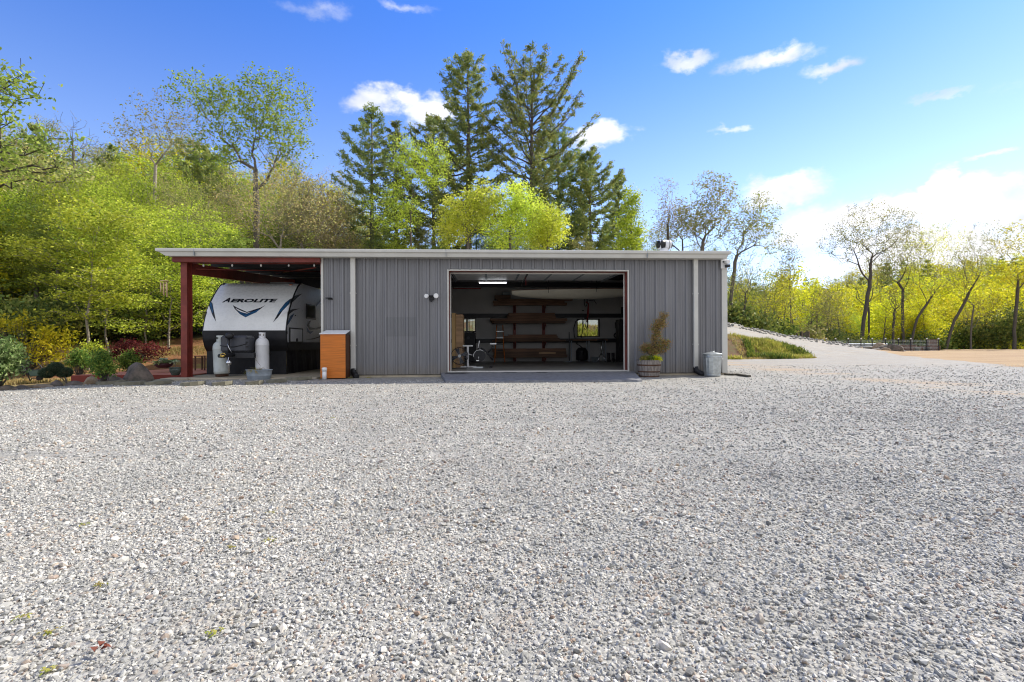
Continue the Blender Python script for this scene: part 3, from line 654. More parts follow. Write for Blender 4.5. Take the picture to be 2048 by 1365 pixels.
# door frame: outer light trim, red steel jamb, inner light trim
def frame(x0, x1, z1, wdt, y0, y1, mat, name):
    b = MB(); b.box(x0 - wdt, x0, y0, y1, FLZ - .06, z1 + wdt, .003); b.box(x1, x1 + wdt, y0, y1, FLZ - .06, z1 + wdt, .003); b.box(x0, x1, y0, y1, z1, z1 + wdt, .003); return b.build(name, mat, shop)
frame(XD0 - .045, XD1 + .045, ZD + .045, .04, Y0 - .045, Y0 + .03, M['trim'], 'door_trim')
frame(XD0 - .04, XD1 + .04, ZD + .04, .18, Y0 + .04, Y0 + .26, M['redsteel'], 'door_jamb')
frame(XD0, XD1, ZD, .035, Y0 + .262, Y0 + .30, M['trim'], 'door_stop')
MB().box(XD0 - .04, XD1 + .04, Y0 - .05, Y0 + .28, FLZ - .02, FLZ + .006).build('threshold', M['trim'], shop)
# opened sectional door under the ceiling
dz = 3.12
dr = bpy.data.objects.new('garage_door', None); COL.objects.link(dr); dr.parent = shop; dr.location = (0, .9, dz)
for k in range(5):
    y = Y0 + .42 + k * .55
    MB().box(XD0 - .05, XD1 + .05, y, y + .53, dz + .03 + k * .012, dz + .07 + k * .012, .006).build('door_panel', M['white'], dr)
    for q_ in range(6): MB().box(XD0 + (XD1 - XD0) * q_ / 5 - .03, XD0 + (XD1 - XD0) * q_ / 5 + .03, y + .01, y + .52, dz + .01 + k * .012, dz + .0295 + k * .012).build('door_stile', M['galv_dull'], dr)
for x in (XD0 - .09, XD1 + .09): MB().tube([(x, Y0 + .32, .2), (x, Y0 + .32, dz - .3), (x, Y0 + .42, dz - .05), (x, Y0 + .65, dz + .02), (x, Y0 + 3.6, dz + .08)], .022, 6).build('door_track', M['galv_dull'], shop)
MB().box(XD0 + .1, XD1 - .1, Y0 + .38, Y0 + .43, ZD + .22, ZD + .27).build('torsion_shaft', M['galv_dull'], shop)
# door opener rail and hanging cord
ox = FX(1058, 560)
MB().box(ox - .02, ox + .02, Y0 + .5, Y0 + 3.6, dz - .07, dz - .03).build('opener_rail', M['blacksteel'], shop)
MB().tube([(ox, Y0 + 1.2, dz - .07), (ox, Y0 + 1.2, dz - .32)], .008, 5).build('pull_cord', M['redpaint'], shop)
# roof: sheet sloping up to the rear
XO = FX(313, 505, Y0 - .35); XE = FX(1461, 508, Y0 - .35); slope = .062
def rz(y): return ZT + .01 + (y - Y0) * slope
mb = MB(); yf, yb = Y0 - .22, YB + .15
mb.poly([(XO + .15, yf, rz(yf)), (XE - .03, yf, rz(yf)), (XE - .03, yb, rz(yb)), (XO + .15, yb, rz(yb)), (XO + .15, yf, rz(yf) - .03), (XE - .03, yf, rz(yf) - .03), (XE - .03, yb, rz(yb) - .03), (XO + .15, yb, rz(yb) - .03)],
        [(0, 1, 2, 3), (7, 6, 5, 4), (0, 4, 5, 1), (1, 5, 6, 2), (2, 6, 7, 3), (3, 7, 4, 0)])
for k in range(int((XE - XO) / .305)):
    x = XO + .2 + k * .305
    mb.poly([(x - .05, yf, rz(yf)), (x - .02, yf, rz(yf) + .03), (x + .02, yf, rz(yf) + .03), (x + .05, yf, rz(yf)), (x - .05, yb, rz(yb)), (x - .02, yb, rz(yb) + .03), (x + .02, yb, rz(yb) + .03), (x + .05, yb, rz(yb))],
            [(0, 1, 5, 4), (1, 2, 6, 5), (2, 3, 7, 6)])
roof = mb.build('roof', M['roofmetal'], shop)
# dark insulation under roof + purlins
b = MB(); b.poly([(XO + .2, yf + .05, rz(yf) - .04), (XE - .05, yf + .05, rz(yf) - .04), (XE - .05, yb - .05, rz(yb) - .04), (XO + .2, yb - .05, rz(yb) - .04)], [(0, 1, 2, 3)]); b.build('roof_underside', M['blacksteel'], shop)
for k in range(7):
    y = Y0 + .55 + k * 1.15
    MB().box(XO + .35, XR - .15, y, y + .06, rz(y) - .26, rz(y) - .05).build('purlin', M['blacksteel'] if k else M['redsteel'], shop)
# gutter with sculpted face, mitred ends
zt = atY(1000, 500.5, Y0 - .35).z; yg = Y0 - .38
prof = [(yg + .16, zt - .02), (yg, zt), (yg - .012, zt - .008), (yg - .012, zt - .075), (yg + .03, zt - .105), (yg + .05, zt - .19), (yg + .055, zt - .205), (yg + .16, zt - .205)]
g_ = MB(); n = len(prof); xs0 = [XO + (y - yg) * 1.2 + max(0, (zt - z) - .08) * 1.3 for y, z in prof]
g_.poly([(xs0[i], y, z) for i, (y, z) in enumerate(prof)] + [(XE - (xs0[i] - XO) * .6, y, z) for i, (y, z) in enumerate(prof)], [tuple(range(n)), tuple(range(n, 2 * n))[::-1]] + [(i, (i + 1) % n, n + (i + 1) % n, n + i) for i in range(n)])
gut = g_.build('gutter', M['trim'], shop)
for px in (388, 892, 1295): x = FX(px, 505, yg); MB().box(x - .004, x + .004, yg - .016, yg + .1, zt - .2, zt + .004).build('gutter_seam', M['galv_dull'], gut)
MB().box(XO + .25, XE - .12, yg + .161, Y0 - .04, zt - .205, zt - .19).build('soffit', M['trim'], shop)
# corner and edge trims
MB().box(XR - .13, XR + .035, Y0 - .052, Y0 + .13, ZB - .01, ZT - .02, .006).build('corner_trim', M['trim'], shop)
MB().box(XL - .03, XL + .035, Y0 - .052, Y0 + .1, ZB - .01, ZT - .02, .004).build('corner_trim', M['trim'], shop)
# downspouts with elbows
for (p0, p1) in ((701.5, 711), (1387, 1395.5)):
    x0, x1 = FX(p0, 620, Y0 - .1), FX(p1, 620, Y0 - .1)
    ds = MB().box(x0, x1, Y0 - .145, Y0 - .042, .22, zt - .2, .008).build('downspout', M['trim'], shop)
    for zb in (.9, 2.4): MB().box(x0 - .012, x1 + .012, Y0 - .148, Y0 - .036, zb, zb + .03).build('strap', M['trim'], ds)
    kx = (x0 + x1) / 2
    MB().tube([(kx, Y0 - .09, .26), (kx + .01, Y0 - .10, .14), (kx + .10, Y0 - .22, .06), (kx + .16, Y0 - .33, .035)], [.075, .085, .085, .07], 8).build('drain_boot', M['blackplastic'], ds)
# carport frame in red steel
cx0, cx1 = FX(361.5, 640), FX(374, 640)
col = MB(); cz0 = .02
cyc = Y0 + .16
for (a, c, e, f) in ((cx0, cx1, Y0, Y0 + .012), (cx0, cx1, Y0 + .26, Y0 + .272)): col.box(a, c, e, f, cz0, 3.42)
col.box((cx0 + cx1) / 2 - .005, (cx0 + cx1) / 2 + .005, Y0 + .013, Y0 + .259, cz0, 3.42)
col.box(cx0 - .03, cx1 + .03, Y0 - .03, Y0 + .30, cz0, cz0 + .02)
col.build('carport_column', M['redsteel'], shop)
# second column at the rear of the carport
col = MB(); col.box(cx0, cx1, YB - .35, YB - .34, -.05, 3.9); col.box(cx0, cx1, YB - .05, YB - .04, -.05, 3.9); col.box((cx0 + cx1) / 2 - .01, (cx0 + cx1) / 2 + .01, YB - .339, YB - .051, -.05, 3.9); col.build('carport_column', M['redsteel'], shop)
# rafters (tapered depth) running to the rear, and eave beam
def rafter(x):
    b = MB(); y0_, y1_ = Y0 + .33, YB
    zb0, zb1 = 2.98 + .02, 2.98 + .02 + (y1_ - y0_) * .06
    b.prism([(x - .07, y0_, zb0), (x - .07, y1_, zb1), (x - .07, y1_, rz(y1_) - .27), (x - .07, y0_, rz(y0_) - .27)], (.14, 0, 0)); return b
rafter((cx0 + cx1) / 2).build('rafter', M['redsteel'], shop); rafter(XL - .1).build('rafter', M['redsteel'], shop)
MB().box(XO + .3, XL - .02, Y0 - .16, Y0 - .01, zt - .34, zt - .21).build('eave_beam', M['redsteel'], shop)
MB().box(XO + .35, XL - .02, YB - .02, YB + .06, 3.42, 3.98).build('rear_beam', M['blacksteel'], shop)
MB().tube([(cx1 + .1, Y0 + .3, 3.15), (cx1 + 3.4, Y0 + 5.2, 3.75)], .02, 6).build('cross_brace', M['redsteel'], shop)
MB().tube([(XL - .3, Y0 + .3, 3.2), (cx1 + .3, Y0 + 5.2, 3.7)], .02, 6).build('cross_brace', M['redsteel'], shop)
# vent cowl on the roof
vy = Y0 + 1.6; vp = atY(1328.5, 500, vy); vx = vp.x; vz = rz(vy)
cw = thing('roof_vent', (vx, vy, vz), 'white metal roof vent cowl with shade-dark left half and dark right end above the shop roof', 'roof vent')
MB().lathe([(.27, -.02), (.27, .02), (.16, .10), (.145, .16), (.135, .2), (.135, .40)], (vx, vy, vz), 20).build('vent_base', M['tankwhite'], cw)
zc_ = vz + .52
for dx in (0,):
    MB().lathe([(.05, -.12), (.14, -.12), (.165, -.06), (.17, 0), (.165, .06), (.14, .12), (.05, .12)], (0, 0, 0), 20).build('tmp', M['galv'], cw) if False else None
b = MB(); b.tube([(vx - .20, vy, zc_), (vx - .17, vy, zc_), (vx + .17, vy, zc_), (vx + .20, vy, zc_)], [.13, .155, .155, .13], 20); b.build('cowl', M['tankwhite'], cw)
MB().tube([(vx - .24, vy - .02, zc_), (vx - .015, vy - .02, zc_)], [.12, .17], 20).build('cowl_dark_end', M['blacktrim'], cw)  # black shell stands in for the shade on the cowl's left half
MB().tube([(vx + .125, vy, zc_), (vx + .235, vy, zc_)], [.165, .115], 20).build('cowl_dark_end', M['blacktrim'], cw)
# apron ramp
ra = [atG(891, 766, 0.0), atG(1284, 764, 0.0)]
b = MB(); t0 = (XD0 - .28, Y0 - .055); t1 = (XD1 + .22, Y0 - .055); nn_ = 40; rr = random.Random(5)
top, bot = [], []
for i in range(nn_ + 1):
    t = i / nn_; bx = ra[0].x + (ra[1].x - ra[0].x) * t; by = ra[0].y + (ra[1].y - ra[0].y) * t + rr.uniform(-.035, .035)
    top.append((t0[0] + (t1[0] - t0[0]) * t, Y0 - .055, FLZ - .025)); bot.append((bx, by, .045 + rr.uniform(-.01, .01)))
fo = [(p[0], p[1] - .04, -.03) for p in bot]
P = top + bot + fo; n = nn_ + 1
b.poly(P, [(i, i + 1, n + i + 1, n + i) for i in range(nn_)] + [(n + i, n + i + 1, 2 * n + i + 1, 2 * n + i) for i in range(nn_)])
b.poly([top[0], bot[0], fo[0], (top[0][0], Y0 - .055, -.03)], [(0, 1, 2, 3)]); b.poly([top[-1], bot[-1], fo[-1], (top[-1][0], Y0 - .055, -.03)], [(3, 2, 1, 0)])
b.poly([(t0[0], Y0 - .055, -.03), (t1[0], Y0 - .055, -.03), top[-1], top[0]], [(0, 1, 2, 3)])
ramp = b.build('ramp', M['asphalt']); tag(ramp, 'dark grey asphalt ramp sloping up to the open garage door', 'ramp', None, 'structure')
# damp stains on the ramp
rl = abs(ra[0].y - (Y0 - .055)); rsl = (FLZ - .025 - .045) / rl
for (px, py, w_, h_) in ((913, 747, .36, .11), (1022, 745.6, .2, .055), (1083, 745.5, .17, .05), (1133, 745, .26, .03)):
    c = atG(px, py, .115); b = MB(); pts = []
    for k in range(28):
        t = 2 * math.pi * k / 28; rr_ = 1 + .1 * math.sin(3 * t + px); x = c.x + w_ * math.cos(t) * rr_; y = min(c.y + h_ * 2.3 * math.sin(t) * rr_, Y0 - .06); pts.append((x, y, FLZ - .025 - (Y0 - .055 - y) * rsl + .004))
    b.poly(pts, [tuple(range(28))]); o = b.build('damp_stain', M['oil'], ramp)
# carport slab
so0, so1 = atG(342, 757, .03), FX(645) - .03
b = MB(); b.box(so0.x, so1, Y0 - .42, YB + .2, -.22, .03, .015); csl = b.build('carport_slab', M['concrete']); tag(csl, 'worn concrete slab under the carport', 'slab', None, 'structure')
p = atG(334, 757, .02); b = MB(); b.box(p.x - .0, p.x + .75, Y0 - .5, Y0 + .1, -.25, .035, .02); o = b.build('footing', M['concrete']); tag(o, 'square concrete footing block under the red carport column', 'slab', None, 'structure')
# ---------------------------------------------------------------- travel trailer
TY = 15.65
TX0, TX1 = atY(404.5, 680, TY).x, atY(571.5, 690, TY).x
tr = thing('travel_trailer', ((TX0 + TX1) / 2, 18.5, .03), 'pale grey travel trailer with black lower front and blue chevron parked under the carport', 'trailer')
CAP = [(15.52, .76), (15.40, .90), (15.32, 1.1), (15.30, 1.39), (15.36, 1.62), (15.45, 1.84), (15.58, 2.08), (15.74, 2.30), (15.92, 2.51), (16.10, 2.69), (16.26, 2.84), (16.42, 2.93), (16.62, 2.98)]
CAP = [(y + .35, z) for y, z in CAP]
def capY(z):
    return float(np.interp(z, [p[1] for p in CAP], [p[0] for p in CAP]))
def capP(px, py, off=.006):
    Y = TY
    for _ in range(12):
        p = atY(px, py, Y); Y = Y * .3 + capY(p.z) * .7
    p = atY(px, py, Y - off); return p
def cap_strip(z0, z1, x0, x1, mat, name, dy=0.0):
    zs = [z0] + [p[1] for p in CAP if z0 < p[1] < z1] + [z1]; b = MB(); P = []
    zz = []
    for i in range(len(zs) - 1):
        k = 4
        for j in range(k): zz.append(zs[i] + (zs[i + 1] - zs[i]) * j / k)
    zz.append(zs[-1]); nx_ = 12
    for z in zz:
        for i in range(nx_ + 1):
            t = i / nx_; e = min(t, 1 - t) * (x1 - x0); r_c = .045
            inn = r_c - math.sqrt(max(0, r_c ** 2 - max(0, r_c - e) ** 2)) if e < r_c else 0
            P.append((x0 + (x1 - x0) * (t if True else t), capY(z) + dy + inn * .6, z))
    F = [(r * (nx_ + 1) + i, r * (nx_ + 1) + i + 1, (r + 1) * (nx_ + 1) + i + 1, (r + 1) * (nx_ + 1) + i) for r in range(len(zz) - 1) for i in range(nx_)]
    b.poly(P, F, True)
    return b.build(name, mat, tr)
body_end = 22.0
# main body hull (side profile extruded across)
zsill = .76
hull = [(CAP[0][0] + .05, zsill)] + [(y + .03, z) for y, z in CAP] + [(body_end, 3.0), (body_end + .05, zsill)]
b = MB(); b.prism([(TX0 + .01, y, z) for y, z in hull], (TX1 - TX0 - .02, 0, 0)); b.build('body', M['trailer_side'], tr)
cap_strip(1.385, 2.98, TX0, TX1, M['trailer'], 'front_cap', -.004)
low = cap_strip(.76, 1.385, TX0, TX1, M['blackplastic'], 'lower_front', -.004)
for s_ in (0, 1):   # black edge moulding following the profile
    x = TX0 - .012 if s_ == 0 else TX1 - .022
    MB().tube([(x + .017, y - .004 + .045, z) for y, z in CAP], .026, 6).build('edge_moulding', M['blacktrim'], tr)
MB().prism([(TX1 - .002, y + .03, z) for y, z in CAP if z < 1.02] + [(0, 0, 0)][:0] + [(TX1 - .002, 15.74, 1.02), (TX1 - .002, body_end, 1.02), (TX1 - .002, body_end, zsill)], (.008, 0, 0)).build('lower_side', M['blackplastic'], tr)
# skirt with folds
def skirt(p0, p1, z0, z1, name, n=36, seed=1):
    r = random.Random(seed); b = MB(); P = []; L_ = math.hypot(p1[0] - p0[0], p1[1] - p0[1]); ux, uy = (p1[0] - p0[0]) / L_, (p1[1] - p0[1]) / L_
    for k in range(5):
        tz = k / 4
        for i in range(n + 1):
            t = i / n; o = (.012 * math.sin(t * L_ * 9 + seed) + .01 * math.sin(t * L_ * 23 + k)) * (1 - tz * .7)
            P.append((p0[0] + ux * t * L_ + uy * o, p0[1] + uy * t * L_ - ux * o, z0 + (z1 - z0) * tz))
    b.poly(P, [(k * (n + 1) + i, k * (n + 1) + i + 1, (k + 1) * (n + 1) + i + 1, (k + 1) * (n + 1) + i) for k in range(4) for i in range(n)], True)
    return b.build(name, M['vinyl'], tr)
sx0, sx1 = atY(414, 740, 15.9).x, atY(572.5, 740, 15.9).x
skirt((sx0, 15.9), (sx1, 15.9), .035, .78, 'skirt', 40, 1); skirt((sx1, 15.9), (sx1, 21.8), .035, .78, 'skirt', 80, 2); skirt((sx0, 15.92), (sx0, 21.8), .035, .78, 'skirt', 60, 3)
# front decals
def decal(pxs, mat, name='decal', off=.008):
    bm = bmesh.new(); vs = [bm.verts.new((x, -y, 0)) for x, y in pxs]; bm.faces.new(vs); bmesh.ops.triangulate(bm, faces=bm.faces[:])
    for _ in range(2): bmesh.ops.subdivide_edges(bm, edges=bm.edges[:], cuts=1, use_grid_fill=True)
    b = MB(); b.poly([capP(v.co.x, -v.co.y, off) for v in bm.verts], [tuple(v.index for v in f.verts) for f in bm.faces]); bm.free()
    return b.build(name, mat, tr)
def Z1(x, y): return (390 + x / 7.585, 540 + y / 7.585)   # zoomed photograph to picture
decal([Z1(*p) for p in [(572, 535), (640, 575), (788, 640), (1000, 572), (1068, 536), (960, 620), (768, 722), (680, 672), (600, 590)]], M['decal_dark'], 'chevron_decal')
decal([Z1(*p) for p in [(640, 625), (700, 648), (785, 668), (880, 632), (990, 590), (930, 645), (768, 716), (690, 672)]], M['decal_blue'], 'chevron_decal', .011)
decal([Z1(*p) for p in [(610, 578), (700, 622), (788, 655), (860, 632), (788, 664), (700, 642), (640, 610)]], M['decal_white'], 'chevron_decal', .013)
decal([Z1(*p) for p in [(1180, 800), (1215, 740), (1290, 600), (1370, 500), (1450, 435), (1428, 520), (1330, 620), (1260, 720)]], M['decal_dark'], 'side_swoosh_decal')
decal([Z1(*p) for p in [(1235, 700), (1300, 600), (1375, 505), (1440, 452), (1424, 512), (1340, 600)]], M['decal_blue'], 'side_swoosh_decal', .011)
decal([Z1(*p) for p in [(1182, 798), (1260, 722), (1330, 622), (1424, 524), (1398, 630), (1300, 700)]], M['decal_white'], 'side_swoosh_decal', .010)
decal([Z1(*p) for p in [(232, 480), (262, 505), (290, 640), (320, 790), (265, 690), (214, 540)]], M['decal_dark'], 'side_swoosh_decal')
decal([Z1(*p) for p in [(234, 488), (258, 520), (280, 640), (262, 660), (222, 540)]], M['decal_blue'], 'side_swoosh_decal', .011)
decal([Z1(*p) for p in [(210, 545), (262, 690), (320, 792), (222, 700), (176, 630)]], M['decal_white'], 'side_swoosh_decal', .010)
decal([Z1(*p) for p in [(735, 832), (798, 832), (790, 846), (760, 846), (758, 852), (792, 852), (786, 876), (728, 876), (731, 866), (770, 866), (772, 860), (732, 860)]], M['decal_white'], 'emblem')
# writing on the nose, following its curve
def text_mesh(body, size, shear=.0, bold=.0, width=1.0):
    cu = bpy.data.curves.new('lettering', 'FONT'); cu.body = body; cu.size = size; cu.shear = shear; cu.offset = bold; cu.resolution_u = 3
    o = bpy.data.objects.new('lettering', cu); COL.objects.link(o); bpy.context.view_layer.update()
    me = bpy.data.meshes.new_from_object(o.evaluated_get(bpy.context.evaluated_depsgraph_get())); bpy.data.objects.remove(o)
    V = [v.co.copy() for v in me.vertices]; F = [tuple(p.vertices) for p in me.polygons]; bpy.data.meshes.remove(me); return V, F
def letters(body, x0, y0, x1, hpx, shear, name, mat, bold=.012):
    V, F = text_mesh(body, 1.0, shear, bold); xs = [v.x for v in V]; ys = [v.y for v in V]; a, c, e, f = min(xs), max(xs), min(ys), max(ys)
    P = [capP(x0 + (v.x - a) / (c - a) * (x1 - x0), y0 - (v.y - e) / (f - e) * hpx, .012) for v in V]
    b = MB(); b.poly(P, F); return b.build(name, mat, tr)
letters('A', 443.5, 605.3, 461, 9.4, .62, 'lettering', M['decal_dark'], .04)
letters('EROLITE', 460, 605.3, 555.5, 7.3, .35, 'lettering', M['decal_dark'], .05)
# marker lights
for zx, zy, mt in ((425, 218, 'blacktrim'), (1455, 228, 'amber')):
    p = capP(*Z1(zx, zy), .02); b = MB(); b.lathe([(.0, -.012), (.055, -.01), (.06, 0), (.045, .014), (0, .018)], p, 14, 1, .6); b.build('marker_light', M[mt], tr)
# side graphics and fittings on the plane of the right side
def SP(px, py, off=.012): return atX(px, py, TX1 + off)
def sdecal(pts, mat, name='side_graphic', off=.006):
    b = MB(); P = [SP(*Z1(*p), off) for p in pts]; b.poly(P, [tuple(range(len(P)))]); return b.build(name, mat, tr)
sdecal([(1445, 450), (1520, 395), (1630, 360), (1555, 420), (1440, 530)], M['decal_dark'])
sdecal([(1405, 640), (1470, 600), (1595, 588), (1500, 620), (1440, 665), (1395, 730)], M['decal_dark'])
sdecal([(1378, 880), (1400, 800), (1450, 700), (1510, 655), (1470, 740), (1420, 820)], M['decal_blue'])
sdecal([(1820, 560), (1850, 510), (1925, 440), (1925, 470), (1860, 540)], M['decal_dark'])
sdecal([(1700, 850), (1725, 780), (1760, 770), (1735, 830), (1740, 870), (1830, 890), (1930, 850), (1930, 880), (1850, 905), (1740, 905)], M['decal_dark'])
sdecal([(1690, 860), (1715, 900), (1745, 935), (1800, 930), (1750, 975), (1705, 940)], M['decal_blue'])
sdecal([(1670, 1062), (1800, 1040), (1925, 1000), (1925, 1015), (1790, 1055)], M['decal_dark'])
def sbox(x0, y0, x1, y1, th, mat, name, bev=.02, parent=None, o0=.0):
    a = SP(*Z1(x0, y0), .0); c = SP(*Z1(x1, y1), .0); b = MB(); b.box(TX1 + .002 + o0, TX1 + .002 + o0 + th, a.y, c.y, c.z, a.z, bev); return b.build(name, mat, parent or tr)
hb = sbox(1425, 874, 1636, 1106, .012, M['blacktrim'], 'hatch_door'); sbox(1442, 896, 1616, 1090, .012, M['white'], 'door_skin', .01, hb, .013); sbox(1520, 1040, 1540, 1088, .02, M['blacktrim'], 'latch', .004, hb, .026)
wn_ = sbox(1680, 512, 1828, 760, .02, M['blacktrim'], 'side_window', .04); sbox(1690, 530, 1815, 740, .006, M['darkglass'], 'pane', .02, wn_, .021)
sbox(1372, 930, 1398, 975, .012, M['blacktrim'], 'fuel_cap', .008)
pq = SP(*Z1(1528, 694)); MB().box(TX1, TX1 + .015, pq.y - .02, pq.y + .02, pq.z - .015, pq.z + .015).build('screw_cap', M['blacktrim'], tr)
# roof unit just seen
MB().box(TX0 + .8, TX1 - .8, 18.4, 19.3, 3.0, 3.2, .05).build('roof_unit', M['white'], tr)
# tongue, bottle cover, power jack, coupler
def TP_(x, y): return (400 + x / 11.375, 650 + y / 11.375)
def B2(x0, y0, x1, y1, Y, dep, mat, name, bev=.01, parent=None):
    a = atY(*TP_(x0, y0), Y); c = atY(*TP_(x1, y1), Y); b = MB(); b.box(a.x, c.x, Y, Y + dep, c.z, a.z, bev); return b.build(name, mat, parent or tr)
cy = 14.62
cov = B2(447, 245, 1078, 632, cy, .5, M['greyplastic'], 'battery_cover', .06)
a = atY(*TP_(450, 470), cy); c = atY(*TP_(1075, 430), cy); mdl = atY(*TP_(760, 505), cy)
MB().tube([(a.x + .01, cy - .004, a.z), ((a.x + mdl.x) / 2, cy - .008, mdl.z + .012), (mdl.x, cy - .008, mdl.z), ((c.x + mdl.x) / 2, cy - .008, (mdl.z + c.z) / 2 - .008), (c.x - .01, cy - .004, c.z)], .012, 6).build('cover_seam', M['blacktrim'], cov)
for zy in (300, 395, 495, 598): p = atY(*TP_(1060, zy), cy); MB().box(p.x - .012, p.x + .03, cy - .012, cy + .05, p.z - .012, p.z + .012, .004).build('cover_clip', M['blacktrim'], cov)
B2(560, 590, 830, 608, cy - .012, .02, M['blacktrim'], 'cover_slot', .002, cov)
B2(600, 640, 1230, 760, 14.5, .12, M['blacksteel'], 'tongue_frame', .01)
for sgn, e_ in ((-1, 1100), (1, 1230)):
    q0 = atY(*TP_(640, 700), 14.5); q1 = Vector((((TX0 + TX1) / 2) + sgn * .75, 16.2, q0.z + .02)); MB().tube([q0, q1], .05, 4).build('tongue_frame', M['blacksteel'], tr)
B2(595, 645, 662, 690, 14.36, .06, M['redpaint'], 'warning_sticker', .003); B2(604, 655, 655, 682, 14.396, .003, M['decal_white'], 'warning_sticker', 0)
V_, F_ = text_mesh('WARN', .03, 0, .001); p = atY(*TP_(607, 676), 14.392); b = MB(); b.poly([(p.x + v.x * .9, 14.392, p.z + v.y) for v in V_], F_); b.build('lettering', M['redpaint'], tr)
# coupler with brass lock
cpl = MB(); p0 = atY(*TP_(480, 700), 14.2); cpl.tube([(p0.x + .18, 14.5, p0.z + .02), (p0.x + .06, 14.2, p0.z), (p0.x, 14.08, p0.z - .01)], [.06, .07, .05], 10); cp = cpl.build('coupler', M['blacksteel'], tr)
ring = [atY(*TP_(525 + 52 * math.cos(t), 690 - 42 * math.sin(t)), 14.05) for t in [i * math.pi / 9 for i in range(0, 15)]]
MB().tube(ring, .011, 6).build('lock_hoop', M['brass'], cp)
b = MB(); p = atY(*TP_(500, 715), 14.06); b.tube([(p.x - .05, 14.06, p.z - .004), (p.x + .07, 14.06, p.z + .012)], .024, 8); b.build('lock_body', M['brass'], cp)
p = atY(*TP_(650, 190 + 60), 14.45)
jk = MB(); jk.lathe([(.0, -.09), (.06, -.085), (.09, -.04), (.095, .02), (.075, .07), (.03, .09), (0, .092)], (p.x, 14.5, p.z), 16, 1.25, 1.0).build('jack_head', M['blackplastic'], tr)
jx, jz = p.x - .02, p.z
MB().tube([(jx, 14.5, jz - .05), (jx, 14.5, .62)], .035, 10).build('jack_tube', M['blackplastic'], tr)
MB().tube([(jx, 14.5, .62), (jx, 14.5, .16)], .026, 10).build('jack_tube', M['chrome'], tr)
MB().lathe([(.0, .0), (.06, .0), (.075, .06), (.05, .11), (.03, .14)], (jx + .02, 14.46, atY(*TP_(645, 905), 14.46).z), 14).build('jack_foot', M['chrome'], tr)
MB().box(jx - .06, jx + .01, 14.4, 14.41, jz - .085, jz - .055, .003).build('jack_label', M['decal_white'], tr) if False else None
q0, q1 = atY(*TP_(625, 435), 14.4), atY(*TP_(725, 635), 14.4); MB().tube([q0, (q0 + q1) / 2 + Vector((-.01, 0, -.01)), q1], .009, 6).build('cable', M['chrome'], tr)
for (u0, v0, u1, v1) in ((1080, 300, 1240, 240), (1085, 455, 1220, 520)): q0, q1 = atY(*TP_(u0, v0), 15.0), atY(*TP_(u1, v1), 15.0); MB().tube([q0, (q0 + q1) / 2 + Vector((0, 0, -.02)), q1], .008, 5).build('cable', M['blacktrim'], tr)

# ---------------------------------------------------------------- gas tanks
def tank(x, y, z, r, h, collar, mat, label, foot):
    t = thing('gas_tank', (x, y, z), label, 'gas tank', 'tall gas tanks beside the trailer nose')
    MB().lathe([(r * .9, .07), (r, .10), (r, .12), (r * 1.012, .125), (r * 1.012, .145), (r, .15), (r, h - .22), (r * 1.012, h - .215), (r * 1.012, h - .195), (r, h - .19), (r * .97, h - .13), (r * .85, h - .07), (r * .55, h - .02), (.0, h)], (x, y, z), 36).build('tank_body', mat, t)
    MB().lathe([(r * .82, 0), (r * .82, .09), (r * .78, .09), (r * .78, 0)], (x, y, z), 28).build('foot_ring', M['rust'] if foot else mat, t)
    # collar with openings
    rc = r * .48; b = MB(); n = 28; z0, z1 = h - .03, h + collar
    lv = [z0, z0 + (z1 - z0) * .45, z0 + (z1 - z0) * .78, z1]; P = []
    for rr_ in (rc, rc - .006):
        for zz in lv:
            for k in range(n): a_ = 2 * math.pi * k / n; P.append((x + rr_ * math.cos(a_), y + rr_ * math.sin(a_), z + zz))
    F = []
    hole = lambda k: (16 <= k <= 20) or k in (24,) or (3 <= k <= 8)
    for s_ in (0, 1):
        for l in range(3):
            for k in range(n):
                if l == 1 and hole(k): continue
                i = s_ * 4 * n + l * n; F.append((i + k, i + (k + 1) % n, i + n + (k + 1) % n, i + n + k))
    F += [(3 * n + k, 3 * n + (k + 1) % n, 7 * n + (k + 1) % n, 7 * n + k) for k in range(n)]
    b.poly(P, F, True); b.build('collar', mat, t)
    MB().lathe([(.025, h - .02), (.025, h + .06), (.045, h + .065), (.045, h + .09), (0, h + .09)], (x, y, z), 12).build('valve', M['brass'], t)
    return t
pL = atY(437.5, 751, 14.72); Rl = .205
tL = tank(0, 0, 0, Rl, .90 + .02, .14, M['tankold'], 'weathered greenish tall gas tank left of the trailer tongue with rusty foot', True)
tL.location = (pL.x, 14.9, .03); tL.rotation_euler = (0, rad(-2.5), 0)
hL = atY(430, 671.5, 14.9).z - .03
tL.scale = (1, 1, hL / (.92 + .14))
pR = atY(524.5, 700, 15.1); tR = tank(0, 0, 0, .188, 1.02, .13, M['tankwhite'], 'clean white tall gas tank standing right of the trailer tongue behind the tub', False)
tR.location = (pR.x, 15.1, .03); tR.scale = (1, 1, (atY(523, 665.5, 15.1).z - .03) / 1.15)

# ---------------------------------------------------------------- tub planter
p = atG(511, 762.5, -.04); tb = thing('galvanised_tub', (p.x, p.y + .22, -.05), 'oval grey galvanised tub with dry plant sprigs in front of the white gas tank', 'tub')
b = MB(); P = (p.x, p.y + .22, -.05)
b.lathe([(.29, 0), (.30, .02), (.325, .14), (.332, .15), (.33, .16), (.345, .29), (.36, .30), (.36, .315), (.335, .31), (.325, .16), (.31, .24), (.0, .24)], P, 36, 1.0, .62); b.build('tub_wall', M['galv_dull'], tb)
b = MB(); b.lathe([(.325, .245), (.2, .262), (0, .265)], P, 24, .98, .6); b.build('soil', M['soil'], tb)
